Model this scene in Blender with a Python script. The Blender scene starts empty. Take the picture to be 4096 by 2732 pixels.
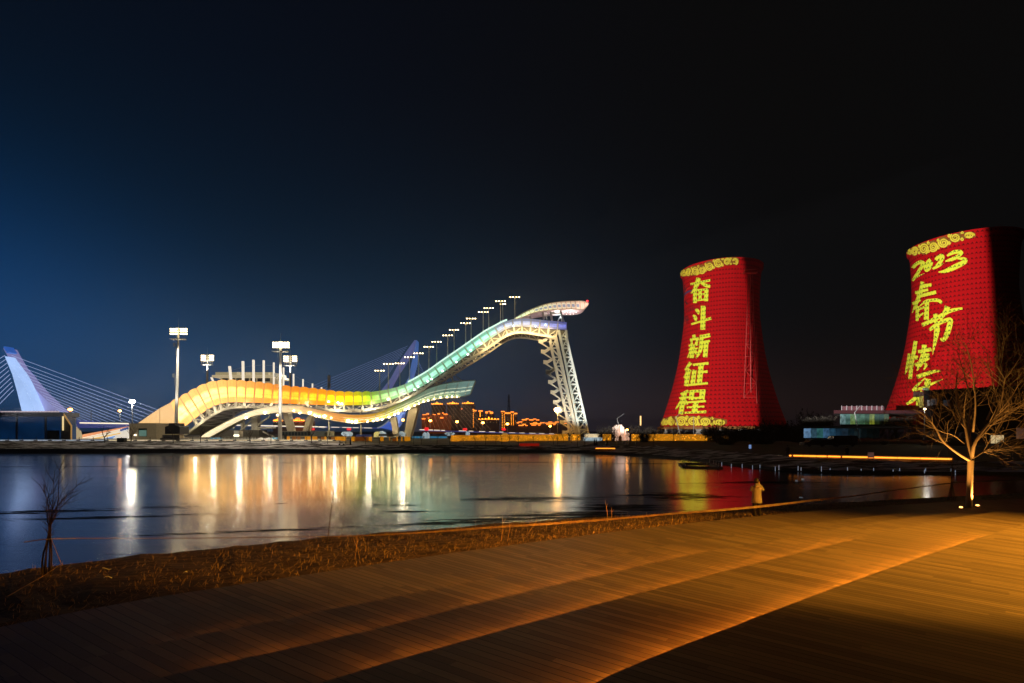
import bpy, math, random
from mathutils import Vector
RND = random.Random(11)
sc = bpy.context.scene
COL = sc.collection
rad = math.radians

# ---------------------------------------------------------------- camera, sky, exposure
CZ, CX, HY, F = 5.2, 2048.0, 1725.0, 2048.0
cam_d = bpy.data.cameras.new("camera"); cam = bpy.data.objects.new("camera", cam_d); COL.objects.link(cam)
cam.location = (0, 0, CZ); cam.rotation_euler = (rad(90), 0, 0)
cam_d.sensor_width = 36; cam_d.lens = 18; cam_d.shift_y = (HY - 1366) / 4096
cam_d.clip_start = 0.1; cam_d.clip_end = 9000
sc.camera = cam
sc.view_settings.view_transform = 'Standard'; sc.view_settings.look = 'None'
sc.view_settings.exposure = 0; sc.view_settings.gamma = 1
sc.cycles.use_denoising = True
sc.cycles.sample_clamp_indirect = 6
sc.cycles.max_bounces = 6; sc.cycles.diffuse_bounces = 3; sc.cycles.glossy_bounces = 3
sc.cycles.caustics_reflective = False; sc.cycles.caustics_refractive = False


def lin(r, g, b):
    f = lambda c: (c / 255 / 12.92) if c / 255 <= .04045 else ((c / 255 + .055) / 1.055) ** 2.4
    return (f(r), f(g), f(b), 1)


class NT:
    """small wrapper for building node trees"""
    def __init__(s, tree):
        s.t = tree; s.n = tree.nodes; s.l = tree.links
    def add(s, typ, **kw):
        nd = s.n.new(typ)
        for k, v in kw.items(): setattr(nd, k, v)
        return nd
    def put(s, sock, v):
        if isinstance(v, bpy.types.NodeSocket): s.l.new(v, sock)
        else: sock.default_value = v
    def m(s, op, a, b=None, c=None, clamp=False):
        nd = s.add('ShaderNodeMath', operation=op, use_clamp=clamp)
        s.put(nd.inputs[0], a)
        if b is not None: s.put(nd.inputs[1], b)
        if c is not None: s.put(nd.inputs[2], c)
        return nd.outputs[0]
    def mix(s, fac, a, b, mode='MIX'):
        nd = s.add('ShaderNodeMix', data_type='RGBA', blend_type=mode)
        s.put(nd.inputs[0], fac); s.put(nd.inputs[6], a); s.put(nd.inputs[7], b)
        return nd.outputs[2]
    def noise(s, vec, scale, detail=3, rough=.5):
        nd = s.add('ShaderNodeTexNoise'); s.put(nd.inputs['Vector'], vec)
        nd.inputs['Scale'].default_value = scale; nd.inputs['Detail'].default_value = detail
        nd.inputs['Roughness'].default_value = rough
        return nd.outputs[0]
    def ramp(s, fac, stops, interp='LINEAR'):
        nd = s.add('ShaderNodeValToRGB'); s.put(nd.inputs[0], fac); nd.color_ramp.interpolation = interp
        el = nd.color_ramp.elements
        el[0].position, el[0].color = stops[0]
        el[1].position, el[1].color = stops[-1]
        for p, c in stops[1:-1]:
            e = el.new(p); e.color = c
        return nd.outputs[0]
    def rng(s, v, a, b, c=0., d=1., smooth=False):
        nd = s.add('ShaderNodeMapRange', interpolation_type='SMOOTHSTEP' if smooth else 'LINEAR')
        s.put(nd.inputs[0], v)
        for i, x in enumerate((a, b, c, d)): nd.inputs[i + 1].default_value = x
        return nd.outputs[0]
    def gauss(s, v, mu, sig):
        d = s.m('DIVIDE', s.m('SUBTRACT', v, mu), sig)
        return s.m('POWER', 2.71828, s.m('MULTIPLY', s.m('MULTIPLY', d, d), -1.0))
    def scale(s, vec, xyz):
        nd = s.add('ShaderNodeVectorMath', operation='MULTIPLY'); s.put(nd.inputs[0], vec); nd.inputs[1].default_value = xyz
        return nd.outputs[0]
    def pos(s):
        return s.add('ShaderNodeNewGeometry').outputs['Position']
    def xyz(s, vec):
        nd = s.add('ShaderNodeSeparateXYZ'); s.put(nd.inputs[0], vec); return nd.outputs
    def uv(s):
        return s.xyz(s.add('ShaderNodeUVMap').outputs[0])


# night sky: near black overhead, blue city glow low on one side, brown haze low on the other
W = bpy.data.worlds.new("World"); sc.world = W; W.use_nodes = True
w = NT(W.node_tree); w.n.clear()
d = w.xyz(w.add('ShaderNodeTexCoord').outputs['Generated'])
az = w.m('MULTIPLY', w.m('ARCTAN2', d[0], d[1]), 57.2958)
el = w.m('MULTIPLY', w.m('ARCSINE', d[2]), 57.2958)
low = lambda e, s: w.m('POWER', 2.71828, w.m('DIVIDE', w.m('MAXIMUM', el, 0.0), -s))
def glow(az0, azs, el0, els, col):
    g = w.m('MULTIPLY', w.gauss(az, az0, azs), w.gauss(el, el0, els))
    return w.mix(1.0, (col[0], col[1], col[2], 1), g, 'MULTIPLY')
sky = w.mix(w.rng(az, -45, 30, 0, 1, True), (.0022, .0034, .0075, 1), (.0030, .0028, .0028, 1))
for g in (glow(-50, 14, 9, 9.5, (-.003, .019, .080)),
          glow(-46, 34, 10, 17, (.000, .009, .023)),
          glow(-32, 24, 3, 9, (.019, .045, .092)),
          glow(-8, 20, 8, 13, (.003, .010, .019)),
          glow(8, 17, -1, 7, (.020, .010, .008)),
          glow(28, 20, -2, 7, (.011, .004, .0025))):
    sky = w.mix(1.0, sky, g, 'ADD')
bg = w.add('ShaderNodeBackground'); w.put(bg.inputs[0], sky); bg.inputs[1].default_value = 1.0
w.l.new(bg.outputs[0], w.add('ShaderNodeOutputWorld').inputs[0])


def lamp(name, kind, loc, watts, col, radius=.3, aim=None, angle=None, blend=.2):
    L = bpy.data.lights.new(name, kind); L.energy = watts; L.color = col[:3]
    L.shadow_soft_size = radius
    o = bpy.data.objects.new(name, L); COL.objects.link(o); o.location = loc
    if aim is not None:
        o.rotation_euler = (Vector(aim) - Vector(loc)).to_track_quat('-Z', 'Y').to_euler()
    if angle is not None: L.spot_size = rad(angle); L.spot_blend = blend
    return o

WARM, WHITE, SODIUM = (1, .78, .45), (1, .95, .85), (1, .50, .10)


def projector(loc, aim, watts, cut, tilt, col=(1, .95, .9), angle=34, low=-.165, left=None):
    """a show projector: a spot whose frame ends sharply on one side"""
    o = lamp('projector_light', 'SPOT', loc, watts, col, .4, aim, angle, .05)
    o.data.use_nodes = True; t = NT(o.data.node_tree); t.n.clear()
    nx = t.xyz(t.add('ShaderNodeTexCoord').outputs['Normal'])
    x = t.m('DIVIDE', t.m('MULTIPLY_ADD', nx[1], tilt, nx[0]), t.m('ABSOLUTE', nx[2]))
    e = t.add('ShaderNodeEmission')
    y = t.m('DIVIDE', nx[1], t.m('ABSOLUTE', nx[2]))
    t.put(e.inputs[1], t.m('MULTIPLY', t.rng(x, cut - .003, cut + .004, 1, 0), t.m('MULTIPLY', t.rng(y, low - .006, low, 0, 1), t.rng(x, left - .01, left, 0, 1) if left is not None else 1.0)))
    e.inputs[0].default_value = (1, 1, 1, 1)
    t.l.new(e.outputs[0], t.add('ShaderNodeOutputLight').inputs[0])
    return o

# ---------------------------------------------------------------- picture regions measured on the photograph
REG = dict(P=(0, 0, 1), V=(0, 0, 1.74224), R1=(0, 1200, .42535), R2=(500, 1250, .35072), R3=(1100, 1350, .34028), R4=(1500, 1150, .41455),
           R5=(2500, 950, .57383), R6=(3250, 850, .66983), R7=(2300, 1600, .42535), C3=(2900, 1780, .21682), T=(3500, 1200, .60569),
           S1=(1900, 1200, .21268), S2=(2050, 1450, .22321), S3=(1650, 1550, .27648), S4=(1100, 1600, .27648), S5=(0, 1600, .27648),
           S6=(550, 1600, .25521), S7=(3150, 1550, .40238), A1=(2640, 1000, .20408), A2=(2620, 1300, .26778), B1=(3580, 920, .2551), B2=(3540, 1300, .26792))
def q(reg, pts):
    x0, y0, s = REG[reg]
    return [(x0 + p[0] * s, y0 + p[1] * s) + tuple(p[2:]) for p in pts]
def V(px, py, Y):
    return Vector(((px - CX) / F * Y, Y, CZ + (HY - py) / F * Y))
def RV(reg, x, y, Y):
    a = q(reg, [(x, y)])[0]; return V(a[0], a[1], Y)
def DZ(py, z):
    """distance at which height z shows at picture row py"""
    return (CZ - z) * F / (py - HY)


# ---------------------------------------------------------------- mesh helpers
class MB:
    def __init__(s): s.v = []; s.f = []; s.uv = []
    def add(s, pts): 
        i = len(s.v); s.v += [Vector(p) for p in pts]; return i
    def poly(s, pts, uv=None):
        i = s.add(pts); s.f.append(tuple(range(i, i + len(pts)))); s.uv.append(uv or [(0, 0)] * len(pts)); return s
    def hexa(s, a, b):
        """a, b: two matching loops (4+ points), closed with caps"""
        n = len(a); i = s.add(list(a) + list(b))
        fs = [tuple(range(i + n - 1, i - 1, -1)), tuple(range(i + n, i + 2 * n))]
        fs += [(i + k, i + (k + 1) % n, i + n + (k + 1) % n, i + n + k) for k in range(n)]
        for f in fs: s.f.append(f); s.uv.append([(0, 0)] * len(f))
        return s
    def box(s, c, size, rz=0.0):
        x, y, z = (h / 2 for h in size); co, si = math.cos(rz), math.sin(rz); c = Vector(c)
        lp = [(-x, -y), (x, -y), (x, y), (-x, y)]
        g = lambda zz: [c + Vector((p[0] * co - p[1] * si, p[0] * si + p[1] * co, zz)) for p in lp]
        return s.hexa(g(-z), g(z))
    def prism(s, pts, off):
        off = Vector(off); pts = [Vector(p) for p in pts]
        return s.hexa(pts, [p + off for p in pts])
    def tube(s, pts, r, n=6, cap=True):
        pts = [Vector(p) for p in pts]
        rr = r if isinstance(r, (list, tuple)) else [r] * len(pts)
        base = len(s.v); ref = None
        for k, p in enumerate(pts):
            t = (pts[min(k + 1, len(pts) - 1)] - pts[max(k - 1, 0)])
            if t.length < 1e-9: t = Vector((0, 0, 1))
            t.normalize()
            if ref is None: ref = Vector((1, 0, 0)) if abs(t.x) < .8 else Vector((0, 1, 0))
            u = t.cross(ref); u.normalize(); ref = u.cross(t)
            for j in range(n):
                a = 2 * math.pi * (j + .5) / n
                s.v.append(p + (u * math.cos(a) + ref * math.sin(a)) * rr[k])
        for k in range(len(pts) - 1):
            for j in range(n):
                a, b = base + k * n, base + (k + 1) * n; j2 = (j + 1) % n
                s.f.append((a + j, a + j2, b + j2, b + j)); s.uv.append([(0, 0)] * 4)
        if cap:
            e = base + (len(pts) - 1) * n
            s.f.append(tuple(base + j for j in reversed(range(n)))); s.uv.append([(0, 0)] * n)
            s.f.append(tuple(e + j for j in range(n))); s.uv.append([(0, 0)] * n)
        return s
    def bar(s, a, b, w, h=None):
        return s.tube([a, b], (h or w) * .7071, 4)
    def loft(s, loops, cap=True, uvs=None, closed=True):
        n = len(loops[0]); base = len(s.v)
        for lp in loops: s.add(lp)
        for k in range(len(loops) - 1):
            for j in range(n if closed else n - 1):
                a, b = base + k * n, base + (k + 1) * n; j2 = (j + 1) % n
                s.f.append((a + j, a + j2, b + j2, b + j))
                s.uv.append([uvs(k, j), uvs(k, j + 1), uvs(k + 1, j + 1), uvs(k + 1, j)] if uvs else [(0, 0)] * 4)
        if cap and closed:
            e = base + (len(loops) - 1) * n
            s.f.append(tuple(base + j for j in reversed(range(n)))); s.uv.append([(0, 0)] * n)
            s.f.append(tuple(e + j for j in range(n))); s.uv.append([(0, 0)] * n)
        return s
    def ball(s, c, r, n=8, m=5, sq=1.0):
        c = Vector(c)
        lp = []
        for k in range(m + 1):
            th = math.pi * (k + .02) / (m + .04)
            lp.append([c + Vector((r * math.sin(th) * math.cos(2 * math.pi * j / n), r * math.sin(th) * math.sin(2 * math.pi * j / n), -r * sq * math.cos(th))) for j in range(n)])
        return s.loft(lp)
    def build(s, name, material, parent=None, loc=None, smooth=False):
        L = Vector(parent.location) if parent is not None else Vector(loc or (0, 0, 0))
        p = parent
        while p is not None and p.parent is not None:
            p = p.parent; L = L + Vector(p.location)
        me = bpy.data.meshes.new(name)
        me.from_pydata([tuple(v - L) for v in s.v], [], s.f)
        ul = me.uv_layers.new(name='UVMap')
        flat = [c for f in s.uv for c in f]
        for i, c in enumerate(flat): ul.data[i].uv = c
        me.materials.append(material)
        if smooth:
            for p_ in me.polygons: p_.use_smooth = True
        o = bpy.data.objects.new(name, me); COL.objects.link(o)
        if parent is not None: o.parent = parent
        else: o.location = L
        return o

def tag(o, label=None, cat=None, group=None, kind=None):
    if label: o['label'] = label
    if cat: o['category'] = cat
    if group: o['group'] = group
    if kind: o['kind'] = kind
    return o
def thing(name, label, cat, loc, group=None):
    o = bpy.data.objects.new(name, None); COL.objects.link(o); o.location = loc; o.empty_display_size = .5
    return tag(o, label, cat, group)
def copy_tree(o, parent=None):
    c = o.copy(); COL.objects.link(c)
    if parent is not None: c.parent = parent
    for ch in list(o.children): copy_tree(ch, c)
    return c

def lerp(a, b, t): return a + (b - a) * t
def resample(pts, n):
    """n points evenly spaced along a polyline of tuples/vectors"""
    pts = [Vector(p) for p in pts]
    L = [0]
    for a, b in zip(pts, pts[1:]): L.append(L[-1] + (b - a).length)
    out = []; k = 0
    for i in range(n):
        t = L[-1] * i / (n - 1)
        while k < len(pts) - 2 and L[k + 1] < t: k += 1
        d_ = L[k + 1] - L[k]
        out.append(pts[k].lerp(pts[k + 1], (t - L[k]) / d_ if d_ else 0))
    return out
def smooth(pts, it=2):
    """corner cutting that keeps the ends"""
    pts = [Vector(p) for p in pts]
    for _ in range(it):
        o = [pts[0]]
        for a, b in zip(pts, pts[1:]): o += [a.lerp(b, .25), a.lerp(b, .75)]
        o.append(pts[-1]); pts = o
    return pts
def interp(tab, x):
    if x <= tab[0][0]: return tab[0][1]
    for (a, fa), (b, fb) in zip(tab, tab[1:]):
        if x <= b: return lerp(fa, fb, (x - a) / (b - a))
    return tab[-1][1]

# ---------------------------------------------------------------- materials
def mat(name, base, rough=.7, metal=0.0, var=.18, scale=2.0, emit=None, es=0.0, spec=.5, bump=0.0, sample=True):
    m = bpy.data.materials.new(name); m.use_nodes = True; t = NT(m.node_tree)
    b = t.n['Principled BSDF']; b.inputs['Roughness'].default_value = rough; b.inputs['Metallic'].default_value = metal
    b.inputs['Specular IOR Level'].default_value = spec
    nz = t.noise(t.add('ShaderNodeTexCoord').outputs['Object'], scale, 4, .6)
    base = tuple(base[:3])
    c = t.mix(nz, tuple(x * (1 - var) for x in base) + (1,), tuple(min(1, x * (1 + var)) for x in base) + (1,))
    t.put(b.inputs['Base Color'], c)
    if bump:
        bn = t.add('ShaderNodeBump'); bn.inputs['Strength'].default_value = bump; t.put(bn.inputs['Height'], nz)
        t.l.new(bn.outputs[0], b.inputs['Normal'])
    if emit is not None:
        b.inputs['Emission Color'].default_value = tuple(emit[:3]) + (1,)
        t.put(b.inputs['Emission Strength'], t.m('MULTIPLY', t.rng(nz, .3, .7, 1 - var, 1 + var), es))
    if not sample: m.cycles.emission_sampling = 'NONE'
    return m
def glowm(name, rgb, es, sample=True, var=.05):
    return mat(name, (.2, .2, .2), .5, emit=lin(*rgb), es=es, var=var, sample=sample)

M = dict(
    steel=mat('cream_steel', (.58, .55, .47), .55, var=.1, scale=.6),
    white=mat('white_paint', (.72, .72, .68), .5, var=.08),
    grey=mat('grey_metal', (.35, .36, .37), .4, .6, var=.15),
    dark=mat('dark_metal', (.04, .04, .045), .5, .3),
    black=mat('black_board', (.012, .013, .016), .6),
    conc=mat('concrete', (.33, .31, .28), .85, scale=.8),
    bulb=glowm('floodlight_lens', (255, 226, 170), 13),
    bulbw=glowm('warm_floodlight_lens', (255, 212, 140), 11),
    bulbx=glowm('ribbon_lamp_lens', (255, 222, 160), 45),
    sodium=glowm('sodium_lens', (255, 160, 60), 22),
    led=glowm('amber_led', (255, 140, 30), 7),
    bark=mat('bark', (.16, .115, .075), .9, scale=9, bump=.4),
    twig=mat('twig', (.05, .036, .026), .9),
    shrub=mat('shrub_twigs', (.022, .017, .011), .95, var=.5, scale=1.5),
    glass=mat('dark_glass', (.02, .03, .04), .12, var=.3, scale=.3, spec=.8),
)
# ================================================================ ground, ice, far bank
def sheet(name, rows, material, close=False, label=None):
    m = MB()
    for ra, rb in zip(rows, rows[1:]):
        for k in range(len(ra) - 1):
            m.poly([ra[k], ra[k + 1], rb[k + 1], rb[k]])
    o = m.build(name, material); return tag(o, label, kind='structure')

# the frozen lake
ice = bpy.data.materials.new('lake_ice'); ice.use_nodes = True; t = NT(ice.node_tree); b = t.n['Principled BSDF']
P3 = t.pos(); X, Y_, Z = P3_ = t.xyz(P3)
streak = t.noise(t.scale(P3, (.10, 1.0, 1)), 1.4, 5, .6)
fine = t.noise(t.scale(P3, (.35, 3.0, 1)), 2.2, 4, .6)
broad = t.noise(t.scale(P3, (.03, .12, 1)), 1.0, 3, .5)
def spot_(cx, cy, rx, ry, tilt=0.0):
    dx = t.m('SUBTRACT', X, cx); dy = t.m('SUBTRACT', t.m('SUBTRACT', Y_, cy), t.m('MULTIPLY', dx, tilt))
    return t.m('MULTIPLY', t.gauss(dx, 0, rx), t.gauss(dy, 0, ry))
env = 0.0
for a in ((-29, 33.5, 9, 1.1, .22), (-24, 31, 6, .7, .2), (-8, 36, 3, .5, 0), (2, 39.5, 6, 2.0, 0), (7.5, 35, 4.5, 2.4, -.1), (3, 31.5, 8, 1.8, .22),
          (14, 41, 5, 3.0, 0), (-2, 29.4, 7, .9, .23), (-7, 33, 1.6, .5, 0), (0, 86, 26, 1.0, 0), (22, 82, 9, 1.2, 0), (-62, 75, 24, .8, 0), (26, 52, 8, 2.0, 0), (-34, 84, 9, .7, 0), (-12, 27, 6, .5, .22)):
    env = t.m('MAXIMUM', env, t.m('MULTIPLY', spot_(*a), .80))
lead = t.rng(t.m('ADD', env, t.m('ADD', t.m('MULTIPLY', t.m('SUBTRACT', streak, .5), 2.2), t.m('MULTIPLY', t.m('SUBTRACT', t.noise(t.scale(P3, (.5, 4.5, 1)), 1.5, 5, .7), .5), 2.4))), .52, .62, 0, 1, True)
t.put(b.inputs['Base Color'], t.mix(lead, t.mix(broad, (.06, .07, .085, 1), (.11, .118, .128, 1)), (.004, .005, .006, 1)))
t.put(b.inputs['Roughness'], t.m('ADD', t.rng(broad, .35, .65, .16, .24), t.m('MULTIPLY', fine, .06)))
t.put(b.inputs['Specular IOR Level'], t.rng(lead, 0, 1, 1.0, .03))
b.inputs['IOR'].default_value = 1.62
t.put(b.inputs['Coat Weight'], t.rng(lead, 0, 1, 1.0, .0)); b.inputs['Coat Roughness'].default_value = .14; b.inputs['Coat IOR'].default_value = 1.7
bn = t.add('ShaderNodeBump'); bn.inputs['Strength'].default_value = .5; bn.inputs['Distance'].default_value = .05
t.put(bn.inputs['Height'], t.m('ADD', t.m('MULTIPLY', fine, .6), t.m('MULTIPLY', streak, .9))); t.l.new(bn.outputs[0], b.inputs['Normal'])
dark_mix = t.add('ShaderNodeBsdfDiffuse'); dark_mix.inputs[0].default_value = (.012, .014, .017, 1); mxs = t.add('ShaderNodeMixShader'); t.put(mxs.inputs[0], t.m('MAXIMUM', t.m('MULTIPLY', lead, .88), t.m('MULTIPLY', t.rng(t.m('ADD', t.m('SUBTRACT', X, t.m('MULTIPLY', Y_, .34)), t.m('MULTIPLY', broad, 10)), 3, 14, 0, 1, True), .55))); t.l.new(b.outputs[0], mxs.inputs[1]); t.l.new(dark_mix.outputs[0], mxs.inputs[2]); t.l.new(mxs.outputs[0], t.n['Material Output'].inputs[0])  # leads, plus added darkening that dims the red reflection on one side
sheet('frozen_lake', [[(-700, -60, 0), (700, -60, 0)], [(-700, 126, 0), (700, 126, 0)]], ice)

# far bank: rows from the waterline up to the plaza and on to the horizon
A = [(-520, 121), (-130, 121), (-75, 121.3), (-52, 121.5), (-40, 122.5), (0, 123.5), (16, 121.5), (26, 108), (31, 94), (32, 80), (35, 67), (41, 62), (60, 60), (120, 60), (520, 60)]
B = [(-520, 121.6), (-130, 121.6), (-75, 121.9), (-52, 122.1), (-40, 123.0), (0, 124.0), (16.4, 122), (26.7, 108.4), (31.8, 94.3), (32.9, 80.4), (35.6, 67.6), (41.3, 62.8), (60, 60.8), (120, 60.8), (520, 60.8)]
BZ = [1.05, 1.05, 1.05, 1.0, .8, .7, .6, .5, .42, .38, .35, .35, .35, .35, .35]
C = [(-520, 141), (-130, 141), (-75, 141), (-55, 141), (-41, 131), (0, 131), (19, 131), (36, 118), (41, 102), (43, 92), (46, 82.5), (54, 75.5), (63, 68.5), (125, 68), (525, 68)]
CZs = [2.55, 2.55, 2.55, 2.5, 1.75, 1.7, 1.7, 1.6, 1.4, 1.25, 1.2, 1.2, 1.2, 1.2, 1.2]
D = [(-520, 170), (-130, 170), (-80, 170), (-60, 170), (-45, 168), (0, 168), (30, 160), (60, 135), (72, 116), (82, 106), (92, 98), (100, 92), (112, 88), (160, 88), (560, 88)]
DZs = [2.7] * 6 + [2.6, 2.5, 2.4, 2.3, 2.2, 2.2, 2.2, 2.2, 2.2]
rowA = [(x, y, -.25) for x, y in A]; rowB = [(x, y, z) for (x, y), z in zip(B, BZ)]
rowC = [(x, y, z) for (x, y), z in zip(C, CZs)]; rowD = [(x, y, z) for (x, y), z in zip(D, DZs)]
rowE = [(x * 1.6, y + 160, 2.7) for x, y in D]
rowF = [(-7000 + 1000 * k, 6000, 2.7) for k in range(len(A))]
def bankmat(name, c0, c1, sx, th=(.45, .6), rough=.95):
    m = bpy.data.materials.new(name); m.use_nodes = True; t = NT(m.node_tree); b = t.n['Principled BSDF']
    p = t.pos(); nz = t.noise(t.scale(p, (sx, sx * 2.5, sx * 4)), 1.0, 6, .65); n2 = t.noise(p, 3.0, 4, .6)
    t.put(b.inputs['Base Color'], t.mix(t.rng(nz, th[0], th[1], 0, 1, True), t.mix(n2, tuple(x * .7 for x in c0) + (1,), tuple(x * 1.3 for x in c0) + (1,)), tuple(c1) + (1,)))
    b.inputs['Roughness'].default_value = rough; b.inputs['Specular IOR Level'].default_value = .2
    return m
sheet('lake_wall', [rowA, rowB], mat('wet_wall', (.02, .019, .018), .8))
# the slope, roughened so that snow lies in patches on it
slope = MB(); NS = 7
lines = []
for i in range(NS + 1):
    f = i / NS; ln = []
    pts = [Vector(a).lerp(Vector(c), f) for a, c in zip(rowB, rowC)]
    for p, p2 in zip(pts, pts[1:]):
        n = max(1, int((p2 - p).length / 5)) if abs(p.x) < 200 and abs(p2.x) < 200 else 1
        for k in range(n): ln.append(p.lerp(p2, k / n))
    ln.append(pts[-1]); lines.append(ln)
nmin = min(len(l) for l in lines)
lines = [resample(l, 150) if False else l for l in lines]
cnt = max(len(l) for l in lines)
lines = [resample(rowB, 220)] + [resample([Vector(a).lerp(Vector(c), i / NS) for a, c in zip(rowB, rowC)], 220) for i in range(1, NS)] + [resample(rowC, 220)]
for i in range(1, NS):
    for p in lines[i]: p.z += RND.uniform(-.16, .14)
sheet('far_bank', lines, bankmat('bank_snow', (.05, .04, .032), (.60, .58, .58), .22, (.46, .58)))
plz = bankmat('plaza_paving', (.30, .27, .22), (.40, .38, .34), .08)
sheet('plaza', [rowC[:7], rowD[:7]], plz)
sheet('bank_lawn', [rowC[6:], rowD[6:]], bankmat('winter_lawn', (.05, .038, .022), (.085, .065, .035), .3))
sheet('far_ground', [rowD, rowE, rowF], bankmat('far_soil', (.10, .09, .075), (.16, .15, .13), .05))

# near bank
shore = [(-70, -10), (-40, 6), (-26, 14), (-18.8, 18.8), (-14.9, 21.8), (-9, 24.9), (-4.1, 27.2), (2.5, 29.6), (8.7, 31.3), (16, 33.9), (30.4, 38.7), (42, 42), (80, 48), (300, 60)]
outer = [(-30, -12), (-19, -2), (-14.6, 5), (-10.6, 10.36), (-9, 12.08), (-6.5, 13.77), (-3.1, 16.1), (-.4, 17.8), (2.5, 19.5), (5.9, 21.4), (12.9, 24.8), (20.9, 27.9), (30.6, 30.6), (48, 34)]
N = 160
sh = resample([(x, y, 0) for x, y in shore], N); ou = resample([(x, y, 0) for x, y in outer], N)
def nearest_match(src, dst):
    """walk dst monotonically, matching each src point to its nearest"""
    out = []; 
    dd = resample(dst, 900); k = 0
    for p in src:
        best = min(range(k, len(dd)), key=lambda i: (dd[i] - p).length_squared); k = best; out.append(dd[best].copy())
    return out
oum = ou; shm = nearest_match(ou, sh)
rows = []
rq = random.Random(4)
for f, z in ((0, -.12), (.06, .16), (.2, .36), (.4, .55), (.6, .74), (.8, .92), (.93, 1.02), (1, 1.04)):
    rows.append([Vector((lerp(s.x, o.x, f), lerp(s.y, o.y, f), z + (rq.uniform(-.06, .06) if 0 < f < .95 else 0))) for s, o in zip(shm, oum)])
sheet('near_bank', rows, bankmat('straw_soil', (.055, .036, .02), (.13, .085, .042), 1.2, (.4, .65)))

# dry grass and straw all along the near bank: nobody could count it
g = MB(); rg = random.Random(5)
for _ in range(22000):
    i = rg.uniform(0, N - 1.01); k = int(i); f = rg.random() ** .75
    s = shm[k].lerp(shm[k + 1], i - k); o = oum[k].lerp(oum[k + 1], i - k)
    p = s.lerp(o, .05 + .93 * f); p.z = interp([(0, -.1), (.06, .16), (.2, .36), (.4, .55), (.6, .74), (.8, .92), (.93, 1.02), (1, 1.04)], .05 + .93 * f)
    if p.y < 3 or p.x > 45: continue
    if f > .75 and -10 < p.x < 14: p.z += rg.uniform(0, .06)
    flat = rg.random() < .82
    h = rg.uniform(.05, .14) if flat else rg.uniform(.08, .22) * (2.2 if rg.random() < .04 else 1)
    a = rg.uniform(0, 6.283); ln = Vector((math.cos(a), math.sin(a), 0)) * (rg.uniform(.15, .45) if flat else rg.uniform(.02, .18))
    wd = Vector((-math.sin(a + .8), math.cos(a + .8), 0)) * rg.uniform(.004, .010)
    m1 = p + ln * .4 + Vector((0, 0, h * .7)); tip = p + ln + Vector((0, 0, h * (.45 if flat else 1)))
    g.poly([p - wd, p + wd, m1 + wd * .7, m1 - wd * .7]); g.poly([m1 - wd * .7, m1 + wd * .7, tip])
tag(g.build('dry_grass', mat('dry_straw', (.36, .24, .11), .9, var=.45, scale=1.3)), 'dry straw coloured grass matted along the lake bank', 'grass', kind='stuff')

# ================================================================ stepped timber deck
E = [[(x, y) for x, y in outer],
     [(-16, -6), (-12, 0), (-10, 4), (-7.4, 7.4), (-5.4, 9), (-3.2, 10.5), (0, 12.8), (1.7, 13.8), (4.3, 15.6), (6.2, 16.9), (8.4, 18.1), (11.1, 19.6), (17, 22.3), (27, 25.6), (48, 30)],
     [(-11, -6), (-8, 0), (-6.5, 4), (-4.7, 6.3), (-3.9, 6.83), (-2.2, 7.98), (-.2, 9.59), (2.2, 11.26), (3.5, 12.2), (4.8, 13.1), (6.3, 13.9), (8.8, 15.3), (10.1, 16.2), (11.9, 17.25), (16.5, 19.5), (26, 23), (48, 27)],
     [(-8, -6), (-5.5, 0), (-3.5, 4), (-2.1, 5.39), (-.16, 6.8), (1.74, 8.16), (3.7, 9.49), (6.3, 11.2), (8.5, 12.65), (11.1, 14.36), (16, 17), (25, 20.5), (48, 24)],
     [(-5, -6), (-2.2, 0), (-.6, 3), (.67, 4.47), (1.5, 5.09), (2.9, 6.06), (3.9, 6.77), (6, 8.2), (9.2, 10.3), (10.8, 11.3), (12.1, 12.1), (16.5, 14.6), (25, 18), (48, 21)],
     [(1, -22), (26, -22), (60, -12)]]
E = [[(x * s_, y * s_) for x, y in e] for e, s_ in zip(E, (1, 1.0648, 1.1484, 1.2604, 1.418, 1))]
ZT = [1.2, 1.42, 1.64, 1.86, 2.08]
FC = Vector((31.0, -15.0))       # the boards fan out from here
deckm = bpy.data.materials.new('deck_boards'); deckm.use_nodes = True; t = NT(deckm.node_tree); b = t.n['Principled BSDF']
X, Y_, Z = t.xyz(t.pos())
dx = t.m('SUBTRACT', X, FC.x); dy = t.m('SUBTRACT', Y_, FC.y)
th = t.m('MULTIPLY', t.m('ARCTAN2', dy, dx), 35 / .145); rr = t.m('SQRT', t.m('ADD', t.m('MULTIPLY', dx, dx), t.m('MULTIPLY', dy, dy)))
bid = t.m('FLOOR', th); fr = t.m('FRACT', th)
wn = t.add('ShaderNodeTexWhiteNoise', noise_dimensions='1D'); t.put(wn.inputs['W'], bid)
seg = t.m('FLOOR', t.m('DIVIDE', t.m('ADD', rr, t.m('MULTIPLY', wn.outputs[0], 3.0)), 2.9))
wn2 = t.add('ShaderNodeTexWhiteNoise', noise_dimensions='2D'); cv = t.add('ShaderNodeCombineXYZ'); t.put(cv.inputs[0], bid); t.put(cv.inputs[1], seg); t.l.new(cv.outputs[0], wn2.inputs['Vector'])
gv = t.add('ShaderNodeCombineXYZ'); t.put(gv.inputs[0], t.m('MULTIPLY', th, .9)); t.put(gv.inputs[1], t.m('MULTIPLY', rr, .25)); t.put(gv.inputs[2], wn2.outputs[0])
grain = t.noise(gv.outputs[0], 2.5, 4, .65)
wear = t.noise(t.pos(), .45, 4, .6)
gap = t.m('LESS_THAN', t.m('ABSOLUTE', t.m('SUBTRACT', fr, .5)), t.m('SUBTRACT', .457, t.m('MULTIPLY', t.m('GREATER_THAN', wn.outputs[0], .86), .035)))
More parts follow.
